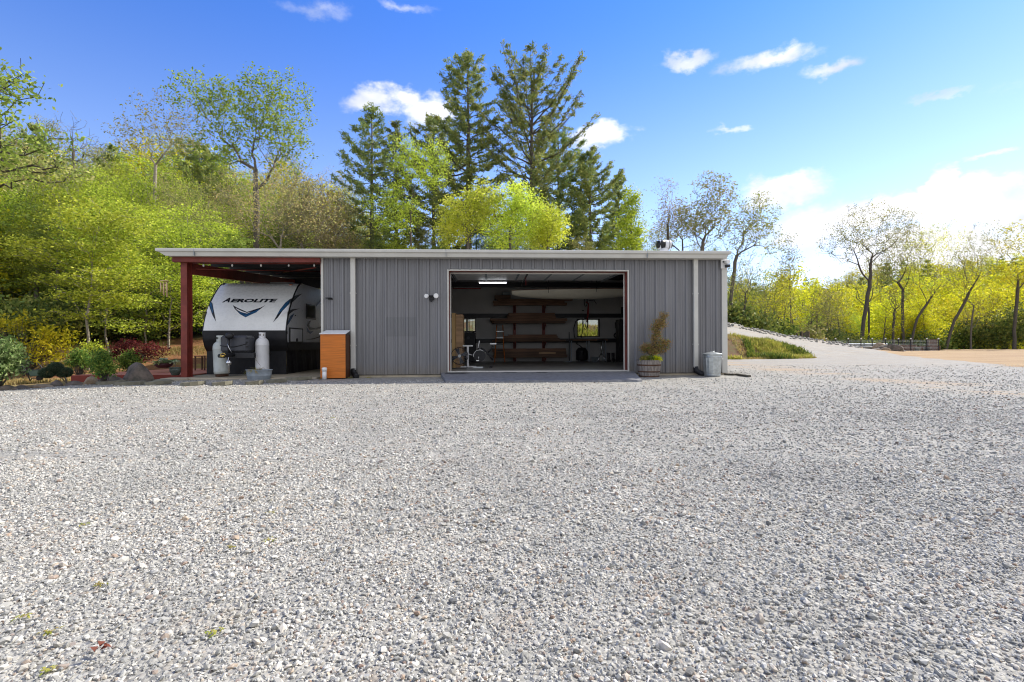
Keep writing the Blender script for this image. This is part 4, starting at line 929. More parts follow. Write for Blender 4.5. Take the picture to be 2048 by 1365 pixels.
# ---------------------------------------------------------------- pvc pipe, orange cabinet
p = atY(647.5, 756, 13.8); t = thing('pvc_pipe', (p.x, p.y + .06, 0), 'short white plastic standpipe with a cap in front of the orange cabinet', 'pipe')
hz_ = atY(647, 735.5, p.y + .06).z
MB().lathe([(.055, 0), (.055, hz_ - .09)], (p.x, p.y + .06, 0), 20).build('pipe', M['pvc'], t); MB().lathe([(.066, hz_ - .10), (.068, hz_ - .02), (.055, hz_), (0, hz_ + .004)], (p.x, p.y + .06, 0), 20).build('cap', M['pvc'], t)
cy0 = 14.02; a, c = atY(640.5, 669, cy0), atY(691, 754, cy0); t = thing('outdoor_cabinet', ((a.x + c.x) / 2, cy0, 0), 'orange stained wooden outdoor cabinet with sloping white lid against the shop corner', 'cabinet')
MB().box(a.x, c.x, cy0, cy0 + .02, .02, a.z, .004).build('front_panel', M['orangewood'], t)
b = MB(); b.box(a.x + .01, a.x + .03, cy0 + .02, cy0 + .46, .02, a.z - .005); b.box(c.x - .03, c.x - .003, cy0 + .02, cy0 + .46, .02, a.z - .005); b.build('side_panel', M['darkwood'], t)
MB().box(a.x + .031, c.x - .031, cy0 + .44, cy0 + .46, .02, a.z - .005).build('back_panel', M['darkwood'], t)
b = MB(); zl = a.z + .002; b.poly([(a.x - .02, cy0 - .03, zl), (c.x + .02, cy0 - .03, zl), (c.x + .0, cy0 + .47, zl + .10), (a.x + .02, cy0 + .47, zl + .10), (a.x - .02, cy0 - .03, zl + .018), (c.x + .02, cy0 - .03, zl + .018), (c.x + .0, cy0 + .47, zl + .12), (a.x + .02, cy0 + .47, zl + .12)],
       [(3, 2, 1, 0), (4, 5, 6, 7), (0, 1, 5, 4), (1, 2, 6, 5), (2, 3, 7, 6), (3, 0, 4, 7)]); b.build('lid', M['white'], t)
# ---------------------------------------------------------------- floodlight, bracket, camera
def head(b_c, d, r, l, parent, lensmat, nm='lamp_head'):
    c = Vector(b_c); d = Vector(d).normalized(); h = MB().tube([c - d * l, c - d * l * .5, c, c + d * .01], [r * .45, r * .9, r, r * 1.02], 16).build(nm, M['white'] if lensmat == 'lens' else M['blacktrim'], parent)
    MB().tube([c + d * .0105, c + d * .02], [r * .88, r * .8], 16).build('lens', M[lensmat], h)
fy = Y0 - .12; ctr = atY(863, 594, fy); fl = thing('security_light', (ctr.x, Y0 - .034, ctr.z), 'twin head white security floodlight on the ribbed wall left of the garage doorway', 'wall light')
MB().box(ctr.x - .06, ctr.x + .06, Y0 - .07, Y0 - .036, ctr.z - .09, ctr.z + .05, .012).build('mount_box', M['blackplastic'], fl)
MB().tube([atY(853, 592, Y0 - .1), (ctr.x, Y0 - .09, ctr.z + .01), atY(872, 592, Y0 - .1)], .018, 8).build('arm', M['blackplastic'], fl)
head(atY(852.5, 592.5, Y0 - .2), (-.55, -1, -.12), .062, .09, fl, 'lens'); head(atY(872, 592, Y0 - .2), (.12, -1, -.1), .07, .09, fl, 'lens')
MB().lathe([(.0, -.035), (.03, -.025), (.036, 0), (.03, .02), (0, .025)], (ctr.x - .005, Y0 - .11, ctr.z - .11), 12).build('motion_sensor', M['blackplastic'], fl)
q = atY(659, 597, Y0 - .06); t = thing('wall_bracket', (q.x, Y0 - .034, q.z), 'small black bracket bar screwed to the wall above the orange cabinet', 'bracket')
MB().box(q.x - .09, q.x + .08, Y0 - .16, Y0 - .035, q.z - .012, q.z + .014, .006).build('bar', M['blacktrim'], t); MB().box(q.x - .03, q.x + .09, Y0 - .1, Y0 - .035, q.z - .04, q.z - .013, .006).build('base', M['blacktrim'], t)
q = atY(1449, 528, Y0 - .1); t = thing('security_camera', (q.x, Y0 - .052, q.z), 'white boxed security camera with black lamp at the top right corner of the shop', 'camera')
MB().box(q.x - .10, q.x + .08, Y0 - .10, Y0 - .054, q.z - .14, q.z + .14, .01).build('mount_plate', M['white'], t)
MB().tube([(q.x + .02, Y0 - .1, q.z + .05), (q.x + .03, Y0 - .3, q.z + .03)], .055, 14).build('camera_body', M['white'], t); MB().lathe([(0, -.03), (.02, -.02), (.024, 0), (.0, .02)], (q.x - .04, Y0 - .12, q.z + .06), 10).build('lens', M['blacktrim'], t)
MB().box(q.x + .0, q.x + .12, Y0 - .24, Y0 - .101, q.z - .12, q.z - .03, .02).build('lamp', M['blacktrim'], t)
# ---------------------------------------------------------------- string light bulbs under the eave
ord_ = ['first', 'second', 'third', 'fourth', 'fifth']
for i, px in enumerate((407, 464.5, 522, 577.5, 628.5)):
    q = atY(px, 530.5, Y0 + .15); t = thing('string_light_bulb', (q.x, Y0 + .15, q.z), f'small clear bulb hanging under the carport eave, {ord_[i]} from the red column', 'light bulb', 'bulbs of the string light under the carport eave')
    MB().lathe([(0, -.05), (.018, -.04), (.026, -.015), (.022, .012), (.012, .03)], (q.x, Y0 + .15, q.z), 12).build('bulb', M['bulb'], t); MB().lathe([(.013, .03), (.014, .07), (.005, .09)], (q.x, Y0 + .15, q.z), 10).build('socket', M['blacktrim'], t)
pts = [atY(px, py, Y0 + .15) for px, py in [(385, 520)] + [z for px in (407, 464.5, 522, 577.5, 628.5) for z in ((px, 524.5), (px + 28, 525.8))][:-1] + [(643, 523)]]
MB().tube(pts, .006, 5).build('string_light_cord', M['blacktrim']); _c = bpy.data.objects['string_light_cord']; _c.name = 'light_cable'; tag(_c, 'black cable of the string light strung below the carport eave', 'cable')
# ---------------------------------------------------------------- barrel planter
p = atG(1305, 755.5, 0.0); bx, by = p.x, p.y + .3; t = thing('barrel_planter', (bx, by, 0), 'weathered oak half barrel planter with rusty hoops beside the doorway', 'planter')
b = MB(); n = 22; Rb = [(.275, 0), (.30, .15), (.325, .31), (.34, .45), (.345, .48)]
for k in range(n):
    a0, a1 = 2 * math.pi * (k + .03) / n, 2 * math.pi * (k + .97) / n; P = []
    for r_o in (0, .03):
        for r_, z_ in Rb:
            for a_ in (a0, a1): P.append((bx + (r_ - r_o) * math.cos(a_), by + (r_ - r_o) * math.sin(a_), z_))
    m_ = len(Rb); F = [(2 * i, 2 * i + 1, 2 * i + 3, 2 * i + 2) for i in range(m_ - 1)] + [(2 * m_ + 2 * i + 2, 2 * m_ + 2 * i + 3, 2 * m_ + 2 * i + 1, 2 * m_ + 2 * i) for i in range(m_ - 1)] + [(2 * m_ - 2, 2 * m_ - 1, 4 * m_ - 1, 4 * m_ - 2)] + [(2 * i, 2 * i + 2, 2 * m_ + 2 * i + 2, 2 * m_ + 2 * i) for i in range(m_ - 1)] + [(2 * i + 3, 2 * i + 1, 2 * m_ + 2 * i + 1, 2 * m_ + 2 * i + 3) for i in range(m_ - 1)]
    b.poly(P, F)
b.build('staves', M['barrelwood'], t)
def br(z): return float(np.interp(z, [q[1] for q in Rb], [q[0] for q in Rb]))
for z_, hh in ((.012, .03), (.14, .035), (.32, .04)): MB().lathe([(br(z_) + .002, z_), (br(z_) + .007, z_), (br(z_ + hh) + .007, z_ + hh), (br(z_ + hh) + .002, z_ + hh)], (bx, by, 0), 36).build('hoop', M['rust'], t)
MB().lathe([(.315, .41), (.2, .44), (0, .45)], (bx, by, 0), 24).build('soil', M['soil'], t)
BAR = (bx, by)
# ---------------------------------------------------------------- dustbin
p = atG(1432.5, 754.5, 0.0); bx, by = p.x, p.y + .25; t = thing('trash_can', (bx, by, 0), 'ribbed galvanised metal trash can with domed lid at the right corner of the shop', 'trash can')
hh = atY(1432, 708, by).z - 0
b = MB(); n = 96; P = []; prof = [(.215, .01, 0), (.218, .03, 0), (.225, .045, 0), (.218, .06, 0), (.221, .10, 0), (.224, .11, 1), (.245, hh - .12, 1), (.247, hh - .10, 0), (.255, hh - .085, 0), (.247, hh - .07, 0), (.25, hh - .01, 0)]
for r_, z_, rb in prof:
    for k in range(n):
        a_ = 2 * math.pi * k / n; rr_ = r_ + (.006 if (k % 6) in (0, 1) else 0) * rb; P.append((bx + rr_ * math.cos(a_), by + rr_ * math.sin(a_), z_))
b.poly(P, [(i * n + k, i * n + (k + 1) % n, (i + 1) * n + (k + 1) % n, (i + 1) * n + k) for i in range(len(prof) - 1) for k in range(n)] + [tuple(range(n))[::-1]], False); b.build('can_body', M['galv'], t)
MB().lathe([(.262, hh - .03), (.268, hh - .028), (.268, hh + .004), (.25, hh + .012), (.235, hh + .006), (.17, hh + .03), (.08, hh + .045), (0, hh + .048)], (bx, by, 0), 48).build('lid', M['galv'], t)
MB().tube([(bx - .07, by, hh + .04), (bx - .06, by, hh + .07), (bx + .06, by, hh + .07), (bx + .07, by, hh + .04)], .007, 6).build('lid_handle', M['galv'], t)
MB().tube([(bx + .25, by - .05, hh - .14), (bx + .30, by - .05, hh - .15), (bx + .30, by + .05, hh - .15), (bx + .25, by + .05, hh - .14)], .006, 6).build('side_handle', M['galv'], t)
for i, (q0, q1) in enumerate((((1449, 750.5), (1468, 751.5)), ((1472, 751), (1497, 754.5)))):
    a, c = atG(*q0, .01), atG(*q1, .01); b = MB(); d = (c - a).normalized(); nrm = Vector((-d.y, d.x, 0)) * .07; b.prism([a - nrm * .3, c - nrm * .3, c + nrm, a + nrm], (0, 0, .05)); o = b.build('timber_strip', M['timber'])
    tag(o, ('short dark timber strip touching the trash can' if i == 0 else 'longer dark timber strip lying out on the gravel right of the shop'), 'timber', 'timber strips lying on the gravel')
# ---------------------------------------------------------------- flagstones
fs = [((224, 766), .75, .2), ((262, 768.5), .8, .16), ((318, 767.5), .62, .2), ((387, 768), .55, .17), ((443, 768), .5, .22), ((508, 766.5), .5, .17), ((553, 762.5), .5, .2), ((597, 757.5), .8, .16)]
fn = ['long flat flagstone nearest the boulder', 'thin pale flagstone second from the boulder', 'flagstone in front of the concrete footing', 'flagstone in the gravel in front of the red column', 'flagstone with a tan edge below the old gas tank', 'flagstone just in front of the galvanised tub', 'flagstone right of the galvanised tub', 'wide flagstone against the slab left of the orange cabinet']
for i, ((px, py), w_, d_) in enumerate(fs):
    g = atG(px, py, -.05); g = atG(px, py, hz(g.x, g.y) + .04); z0 = hz(g.x, g.y); r = random.Random(i + 40); n = 9; P = []
    for k in range(n): a_ = 2 * math.pi * k / n; rr_ = r.uniform(.8, 1.08); P.append((g.x + w_ * .5 * math.cos(a_) * rr_, g.y + d_ * 1.3 * math.sin(a_) * rr_, z0 + .0 + .02 * math.cos(a_)))
    b = MB(); b.prism(P, (0, 0, .085)); o = b.build('flagstone', M['slate']); tag(o, fn[i], 'flagstone', 'flagstones set in the gravel along the carport')
q = atG(325, 762.5, 0); b = MB(); b.rock((q.x, q.y, hz(q.x, q.y) - .02), .36, .2, .09, 77); o = b.build('flat_rock', M['slate']); tag(o, 'flat grey rock leaning at the left end of the concrete footing', 'rock')
# ---------------------------------------------------------------- red deck
da, db_ = atG(140, 752, 0.02), atG(349, 750, 0.02)
DY0 = 15.2; dx0 = atY(143, 750, DY0).x; dx1 = TX0 + 1.0; DZ = .075
dk = thing('garden_deck', ((dx0 + so0.x) / 2, DY0, 0), 'low red stained wooden deck beside and behind the carport column', 'deck')
b = MB(); nb = 36; wdt = (21.5 - DY0) / nb
for k in range(nb):
    y = DY0 + k * wdt; sl_ = max(0, (y - DY0) * .18)
    xx1 = so0.x - .02
    if y > 21: xx1 = dx1
    b.box(dx0 + sl_, xx1, y, y + wdt - .008, DZ - .03, DZ)
b.build('deck_boards', M['deck'], dk)
MB().box(dx0, so0.x - .02, DY0 - .02, DY0 - .001, -.2, DZ - .004).build('deck_skirt', M['deckface'], dk)
# ---------------------------------------------------------------- rocks edging the garden
def rk(px, py, w_, h_, d_, seed, mat, label, name='rock', grp=None, z=None, rot=0, sub=3):
    Yf = float(np.interp(px, [-6, 30, 68, 101, 138, 171, 216, 262], [12.3, 12.6, 12.9, 13.3, 13.5, 13.6, 13.7, 13.9])); g = atY(px, py, Yf); z0 = g.z - .06; b = MB(); b.rock((g.x, g.y + d_ * .5, z0), w_ / 2, d_ / 2, h_ * 1.2, seed, sub, .25, rot)
    o = b.build(name, M[mat]); return tag(o, label, name.replace('_', ' '), grp)
rk(262, 764, .82, .40, .55, 3, 'rock', 'large dark upright boulder in front of the red deck', 'boulder')
G_ = 'rocks edging the left side of the gravel'
rk(216, 766.5, .95, .17, .4, 5, 'rock', 'long low brown rock just left of the big boulder', 'edging_rock', G_)
rk(171, 769, .55, .19, .4, 6, 'rock_tan', 'pale humped rock in front of the deck skirt', 'edging_rock', G_)
rk(138, 772, .5, .13, .35, 7, 'rock', 'low mossy rock between the humped rock and the topiary', 'edging_rock', G_)
rk(101, 774, .33, .17, .3, 8, 'rock', 'small pointed rock below the topiary', 'edging_rock', G_)
rk(68, 778, .7, .13, .4, 9, 'rock_tan', 'flat tan rock below the garden cart', 'edging_rock', G_)
rk(30, 782, .6, .14, .4, 10, 'rock', 'dark low rock left of the garden cart', 'edging_rock', G_)
rk(-6, 785, .6, .15, .4, 13, 'rock', 'dark rock at the left edge of the picture', 'edging_rock', G_)
# ---------------------------------------------------------------- garden cart
gp = atG(72, 763, -.1); gz = hz(gp.x, gp.y); Yc = gp.y; t = thing('garden_cart', (gp.x, Yc, gz), 'dark green garden dump cart with two curved handles under the shrubs', 'garden cart')
def C(px, py, dy=0): return atY(px, py, Yc + dy)
for k, dy in enumerate((0, .42)):
    P = [C(52, 741, dy), C(88, 739.5, dy), C(87, 752, dy), C(60, 753.5, dy)]
    b = MB(); b.prism(P, (0, .015, 0)); b.build('cart_side', M['greencloth'] if k == 0 else M['greenmetal'], t)
b = MB(); b.prism([C(60, 753.5), C(87, 752), C(87, 750.5), C(60, 752)], (0, .42, 0)); b.build('cart_floor', M['greenmetal'], t)
b = MB(); b.prism([C(52, 741), C(60, 753.5), C(61, 753), C(53.5, 741)], (0, .42, 0)); b.build('cart_front', M['greenmetal'], t)
MB().tube([C(51, 741), C(70, 740), C(89, 739)], .014, 6).build('top_rail', M['blacksteel'], t)
for k, dy in enumerate((-.02, .4)):
    MB().tube([C(60, 762, dy), C(55, 748, dy), C(50, 740, dy), C(45, 733, dy), C(41, 728.5, dy)] if k == 0 else [C(88, 756, dy), C(86, 742, dy), C(82, 733, dy), C(76, 727, dy), C(74, 726, dy)], .014, 6).build('handle', M['blacksteel'], t)
b = MB(); q = C(71, 757); b.tube([(q.x, Yc + .1, q.z), (q.x, Yc + .17, q.z)], .075, 18); b.build('wheel', M['blacktrim'], t)
MB().tube([C(60, 762), C(64, 757), C(80, 757)], .014, 6).build('cart_leg', M['blacksteel'], t)
# ---------------------------------------------------------------- pots, bench, wind chime
def pot(px, py, Y, r, h, mat, label, name='plant_pot'):
    q = atY(px, py, Y); t = thing(name, (q.x, Y, q.z), label, 'plant pot'); MB().lathe([(r * .55, 0), (r * .62, .01), (r * .9, h * .5), (r * .98, h * .8), (r * .92, h * .88), (r * 1.05, h * .94), (r * 1.05, h), (r * .9, h), (r * .85, h * .9), (0, h * .88)], (q.x, Y, q.z), 28).build('pot', M[mat], t); return q, t
qp, tpot = pot(351, 751, 14.6, .155, .225, 'glaze', 'glazed green brown plant pot left of the red column')
qh, thost = pot(327, 736, 16.4, .27, .15, 'plum', 'low plum coloured planter bowl with hostas on the deck')
YB_ = 17.5; b1 = [atY(390, 734, YB_), atY(408.5, 734, YB_), atY(390, 714, YB_), atY(408.5, 713, YB_)]
t = thing('deck_bench', (b1[0].x, YB_, DZ), 'small dark metal bench frame on the deck behind the red column', 'bench')
for x in (b1[0].x, b1[1].x): MB().box(x - .02, x + .02, YB_, YB_ + .04, DZ, b1[2].z, .004).build('leg', M['rust'], t); MB().box(x - .02, x + .02, YB_ + .4, YB_ + .44, DZ, b1[2].z, .004).build('leg', M['rust'], t)
MB().box(b1[0].x - .03, b1[1].x + .03, YB_ - .01, YB_ + .45, b1[2].z + .001, b1[2].z + .03, .004).build('seat', M['rust'], t)
wy = 14.2; wt = atY(330, 506, wy); t = thing('wind_chime', (wt.x, wy, wt.z), 'pale bamboo wind chime hanging from the left end of the carport gutter', 'wind chime')
wd = atY(329, 563, wy); MB().lathe([(0, 0), (.10, 0), (.10, .02), (0, .03)], (wd.x, wy, wd.z), 16).build('top_disc', M['bambootube'], t); MB().tube([(wd.x, wy, wd.z + .02), (wd.x, wy + .03, zt - .2)], .004, 4).build('cord', M['blacktrim'], t)
for k, (dx, ln) in enumerate(((-.075, .27), (-.04, .36), (.0, .33), (.04, .40), (.075, .30))): MB().tube([(wd.x + dx, wy + (.04 if k % 2 else -.04), wd.z - .03), (wd.x + dx, wy + (.04 if k % 2 else -.04), wd.z - .03 - ln)], .017, 8).build('chime_tube', M['bambootube'], t)

# ---------------------------------------------------------------- far right: raised beds, fence, rocks
FYD = 49.0
def raised(px0, px1, ptop, pbot, Y, dep, label, mt='timber', lid=None):
    a, c = atY(px0, ptop, Y), atY(px1, pbot, Y); t = thing('raised_bed', ((a.x + c.x) / 2, Y, c.z), label, 'raised bed', 'raised garden beds beyond the gravel')
    for (u0, u1, v0, v1) in ((a.x, c.x, Y, Y + .05), (a.x, c.x, Y + dep, Y + dep + .05), (a.x, a.x + .05, Y + .051, Y + dep - .001), (c.x - .05, c.x, Y + .051, Y + dep - .001)): MB().box(u0, u1, v0, v1, c.z - .5, a.z, .01).build('side_board', M[mt], t)
    for x in (a.x, c.x): MB().box(x - .03, x + .03, Y - .03, Y + .03, c.z - .5, a.z + .03).build('corner_post', M['rock_tan'], t)
    MB().box(a.x + .05, c.x - .05, Y + .05, Y + dep, c.z - .3, a.z - .06).build('soil', M['soil'], t)
    return t
raised(1559, 1577, 656.5, 672, 47.5, 1.5, 'dark raised bed furthest left behind the rubble ridge'); raised(1577, 1596, 656, 674, 47, 1.5, 'dark raised bed with pale corner posts behind the rubble ridge'); raised(1604, 1619, 663.5, 676, 48, 1.4, 'small dark raised bed second behind the rubble ridge')
raised(1796, 1832, 690.5, 699, 52, 2.0, 'long rust brown raised bed left of the straw pile', 'rust'); raised(1833, 1880, 692.5, 700, 53, 2.0, 'long low rust brown raised bed in the middle of the plot', 'rust')
raised(1858, 1874, 679, 698, 55, .3, 'tall rusty trellis box at the right end of the plot', 'rust')
for (px0, px1, pt, pb, lb) in ((1690, 1728, 687, 697, 'long pale galvanised trough left of the rocks'), (1729, 1776, 687, 696, 'blue grey galvanised trough behind the rocks')):
    a, c = atY(px0, pt, 50.5), atY(px1, pb, 50.5); t = thing('metal_trough', ((a.x + c.x) / 2, 50.5, c.z), lb, 'trough', 'galvanised troughs in the garden plot')
    b = MB(); b.box(a.x, c.x, 50.5, 51.4, c.z - .2, a.z, .05); b.build('trough_body', M['galv_dull'], t)
    for k in range(3): z_ = c.z + (a.z - c.z) * (k + .7) / 3.2; MB().box(a.x - .02, c.x + .02, 50.47, 50.498, z_ - .02, z_ + .02).build('rib', M['greybox'], t)
for (px, py, r, lb) in ((1785, 697, .3, 'dark grey tub left of the rust brown beds'), (1834, 700, .3, 'low grey tub in front of the long bed'), (1854, 699.5, .33, 'dark tilted tub at the right end of the plot')):
    g = atY(px, py, 50); z0 = 0.0; t = thing('garden_tub', (g.x, 50, z0), lb, 'tub', 'tubs in the garden plot'); MB().lathe([(r * .75, 0), (r, .38), (r * 1.06, .40), (r * .92, .40), (r * .85, .3), (0, .3)], (g.x, 50, z0), 18).build('tub_wall', M['greybox'] if r < .33 else M['blackplastic'], t); MB().lathe([(r * .85, .31), (0, .36)], (g.x, 50, z0), 14).build('soil', M['soil'], t)
# wire fence with capped posts
fp = [1652, 1671, 1696.5, 1722, 1744.5, 1771, 1797, 1821.5, 1853.5, 1877]
t = thing('garden_fence', (atY(1760, 690, 49.5).x, 49.5, 0), 'fine wire mesh fence on thin posts with white caps round the garden plot', 'fence')
xs = []
for px in fp:
    q = atY(px, 679, 49.5); zb = hz(q.x, 49.5); xs.append((q.x, zb, q.z)); ps = MB().box(q.x - .03, q.x + .03, 49.47, 49.53, zb - .1, q.z).build('post', M['blacksteel'], t); MB().box(q.x - .06, q.x + .06, 49.44, 49.56, q.z, q.z + .12, .02).build('post_cap', M['bulb'], ps)
b = MB()
for k in range(8):
    P = [(x, 49.46, zb + (zt_ - zb) * (k + .3) / 8) for x, zb, zt_ in xs]
    for i in range(len(P) - 1): b.tube([P[i], P[i + 1]], .005, 3, False)
for i in range(len(xs) - 1):
    for k in range(1, 12):
        t_ = k / 12; x = xs[i][0] + (xs[i + 1][0] - xs[i][0]) * t_; zb = xs[i][1] + (xs[i + 1][1] - xs[i][1]) * t_; b.tube([(x, 49.46, zb), (x, 49.46, zb + (xs[i][2] - xs[i][1]))], .004, 3, False)
b.build('wire_mesh', M['galv_dull'], t)
# rock pile at the foot of the ridge
G_ = 'rocks piled at the foot of the rubble ridge'
def rk2(px, py, Y, w_, h_, d_, seed, mat, label, rot=0):
    g = atY(px, py, Y); zr_ = max(g.z, hz(g.x, Y)) - .08; b = MB(); b.rock((g.x, Y, zr_), w_ / 2, d_ / 2, h_ * .8, seed, 3, .25, rot, .5); o = b.build('piled_rock', M[mat]); tag(o, label, 'rock', G_)
rk2(1758, 697, 44, 1.5, .55, 1.2, 31, 'rock_tan', 'pale tan rock on top of the pile'); rk2(1775, 702, 43, 2.0, .6, 1.2, 32, 'rock', 'long dark rock across the middle of the pile'); rk2(1790, 706, 41.5, 1.4, .75, 1.0, 33, 'rock', 'brown wedge shaped rock at the right end of the pile')
rk2(1772, 704, 41, .85, .35, .6, 34, 'rock_tan', 'small square tan block at the front of the pile'); rk2(1738, 698, 44.5, 1.2, .35, .8, 35, 'rubble', 'grey rubble heap at the left end of the pile'); rk2(1752, 703, 43, 1.0, .3, .8, 36, 'rock', 'dark low rock under the tan one')
# rubble along the ridge: uncountable broken stone
b = MB(); r = random.Random(12); P0 = [(x, float(np.interp(x, KX, KY[4]))) for x in np.arange(11, 40, .11)]
for x, y in P0:
    for _ in range(2):
        xx, yy = x + r.uniform(-.15, .15), y - .2 + r.gauss(0, .38); s_ = r.uniform(.05, .15); b.rock((xx, yy, hz(xx, yy)), s_ * 1.3, s_, s_ * .8, r.randint(0, 9999), 1, .2, r.uniform(0, 3), .4)
o = b.build('ridge_rubble', M['rubble']); tag(o, 'ridge of broken grey stone along the outer edge of the climbing road', 'rubble', None, 'stuff')
# ---------------------------------------------------------------- inside the workshop
def I(px, py, Y): return atY(px, py, Y)
def ibox(px0, py0, px1, py1, Y, dep, mat, bev=.0):
    a = I(px0, py0, Y); c = I(px1, py1, Y); return MB().box(a.x, c.x, Y, Y + dep, c.z, a.z, bev)
def GZ2(x, y): return (880 + x / 5.12, 520 + y / 5.12)
def gbox(x0, y0, x1, y1, Y, dep, bev=.0): return ibox(*GZ2(x0, y0), *GZ2(x1, y1), Y, dep, None, bev)
# strip light (lit)
ly = Y0 + 3.2; a = I(*GZ2(402, 232), ly); c = I(*GZ2(678, 243), ly)
t = thing('strip_light', ((a.x + c.x) / 2, ly, a.z), 'lit white tube light hanging from the workshop ceiling', 'ceiling light')
MB().box(a.x - .03, c.x + .03, ly - .05, ly + .05, a.z + .005, a.z + .05).build('housing', M['white'], t)
MB().tube([(a.x, ly, a.z - .018), (c.x, ly, a.z - .018)], .02, 10).build('lamp_tube', M['tube'], t)
for x in (a.x + .1, c.x - .1): MB().tube([(x, ly, a.z + .05), (x, ly, rz(ly) - .1)], .004, 4).build('hanger', M['blacksteel'], t)
# timber rack on the back wall
ry = YL - .62
rk_t = thing('timber_rack', (I(*GZ2(910, 800), YL).x, YL - .1, FLZ), 'tall timber storage rack with red brown uprights and cantilever arms on the rear wall', 'rack')
for px in (768, 1072):
    x = I(*GZ2(px, 600), ry).x; MB().box(x - .06, x + .06, YL - .22, YL - .081, FLZ, I(*GZ2(px, 440), ry).z, .005).build('upright', M['redsteel'], rk_t)
    for gy_ in (468, 652, 838, 1000):
        z = I(*GZ2(px, gy_), ry).z; MB().prism([(x - .025, YL - .23, z - .02), (x - .025, YL - .23, z - .28), (x - .025, YL - .95, z - .06), (x - .025, YL - .95, z - .02)], (.05, 0, 0)).build('arm', M['redsteel'], rk_t)
rb = random.Random(3)
tiers = [(555, 1345, 405, 468, [(555, 1300, 440, 466), (560, 1290, 418, 439), (600, 1350, 404, 417)], 'top'), (690, 1280, 545, 650, [(545, 1275, 628, 650), (530, 1290, 600, 627), (690, 1180, 570, 599), (700, 1175, 545, 569)], 'second'),
         (560, 1300, 765, 835, [(550, 1310, 820, 836), (600, 1215, 800, 819), (660, 1210, 780, 799), (700, 1190, 766, 779)], 'third'), (560, 1300, 905, 1000, [(555, 1300, 975, 1000), (560, 1295, 940, 974), (550, 1300, 910, 939)], 'lowest')]
nm_ = ['bottom', 'next up', 'third up', 'topmost']
for x0, x1, y0, y1, bs, tier in tiers:
    for i, (u0, u1, v0, v1) in enumerate(bs):
        for j in range(2):
            yy = ry + .02 + j * .26; b = gbox(u0 + rb.uniform(-14, 14) - j * 12, v0, u1 + rb.uniform(-14, 14) - j * 20, v1, yy, .235, .006); o = b.build('timber_plank', M[rb.choice(['board', 'board', 'board2'])])
            tag(o, f"{'front' if j == 0 else 'rear'} brown plank, {nm_[i]} in the {tier} tier of the rack", 'plank', 'planks stored on the timber rack')
b = gbox(1015, 948, 1185, 966, ry - .06, .05, .004); o = b.build('timber_offcut', M['board3']); tag(o, 'short pale board leaning along the lowest tier of the rack', 'board')
b = gbox(640, 330, 720, 360, ry, .5, .01); o = b.build('storage_bin', M['greybox']); tag(o, 'grey box on top of the timber rack near the canoe end', 'box')
b = gbox(560, 362, 725, 400, ry, .5, .01); o = b.build('storage_bin', M['board2']); tag(o, 'dark brown box lying on the top tier of the rack', 'box')
# hanging canoe
yc = Y0 + 4.3; P0 = I(*GZ2(735, 352), yc); P1 = I(*GZ2(2060, 335), yc)
t = thing('canoe', ((P0.x + P1.x) / 2, yc, P0.z), 'long cream canoe hanging level from ropes below the workshop ceiling', 'canoe')
b = MB(); n = 26; m = 12; P = []
for i in range(n + 1):
    s_ = i / n; x = P0.x + (P1.x - P0.x) * s_; e = math.sin(math.pi * (s_ * .97 + .015)) ** .45; hw = .40 * e; hd = .17 * e + .06; zc0 = P0.z + (P1.z - P0.z) * s_
    for k in range(m + 1):
        a_ = math.pi * k / m; P.append((x, yc - hw * math.cos(a_), zc0 + .13 - hd * 1.55 * math.sin(a_)))
b.poly(P, [(i * (m + 1) + k, i * (m + 1) + k + 1, (i + 1) * (m + 1) + k + 1, (i + 1) * (m + 1) + k) for i in range(n) for k in range(m)], True); b.build('hull', M['canoe'], t)
for s_ in (-1, 1):
    b = MB(); b.tube([P[i * (m + 1) + (0 if s_ < 0 else m)] for i in range(n + 1)], .014, 5); b.build('gunwale', M['board'], t)
for gx_ in (1100, 1580):
    q = I(*GZ2(gx_, 300), yc); lp = [(q.x, yc - .42, q.z + .05)] + [(q.x, yc - .42 * math.cos(a_), q.z - .0 - .27 * math.sin(a_)) for a_ in [math.pi * k / 8 for k in range(9)]] + [(q.x, yc + .42, q.z + .05)]
    MB().tube([(q.x, yc - .42, rz(yc) - .1)] + lp + [(q.x, yc + .42, rz(yc) - .1)], .009, 5).build('sling_rope', M['blacktrim'], t)
# plywood sheets
pY = Y0 + 2.2; a = I(*GZ2(120, 545), pY); c = I(*GZ2(235, 1000), pY)
b = MB(); b.box(a.x, c.x - .25, pY, pY + .9, FLZ, a.z); o = b.build('plywood_stack', M['ply']); tag(o, 'tall stack of tan plywood sheets standing just inside the left door jamb', 'plywood')
b = MB(); b.box(c.x - .24, c.x, pY + .2, pY + 1.0, FLZ, a.z - .04); o = b.build('plywood_sheet', M['board3']); tag(o, 'darker plywood sheet leaning against the tan plywood stack', 'plywood')
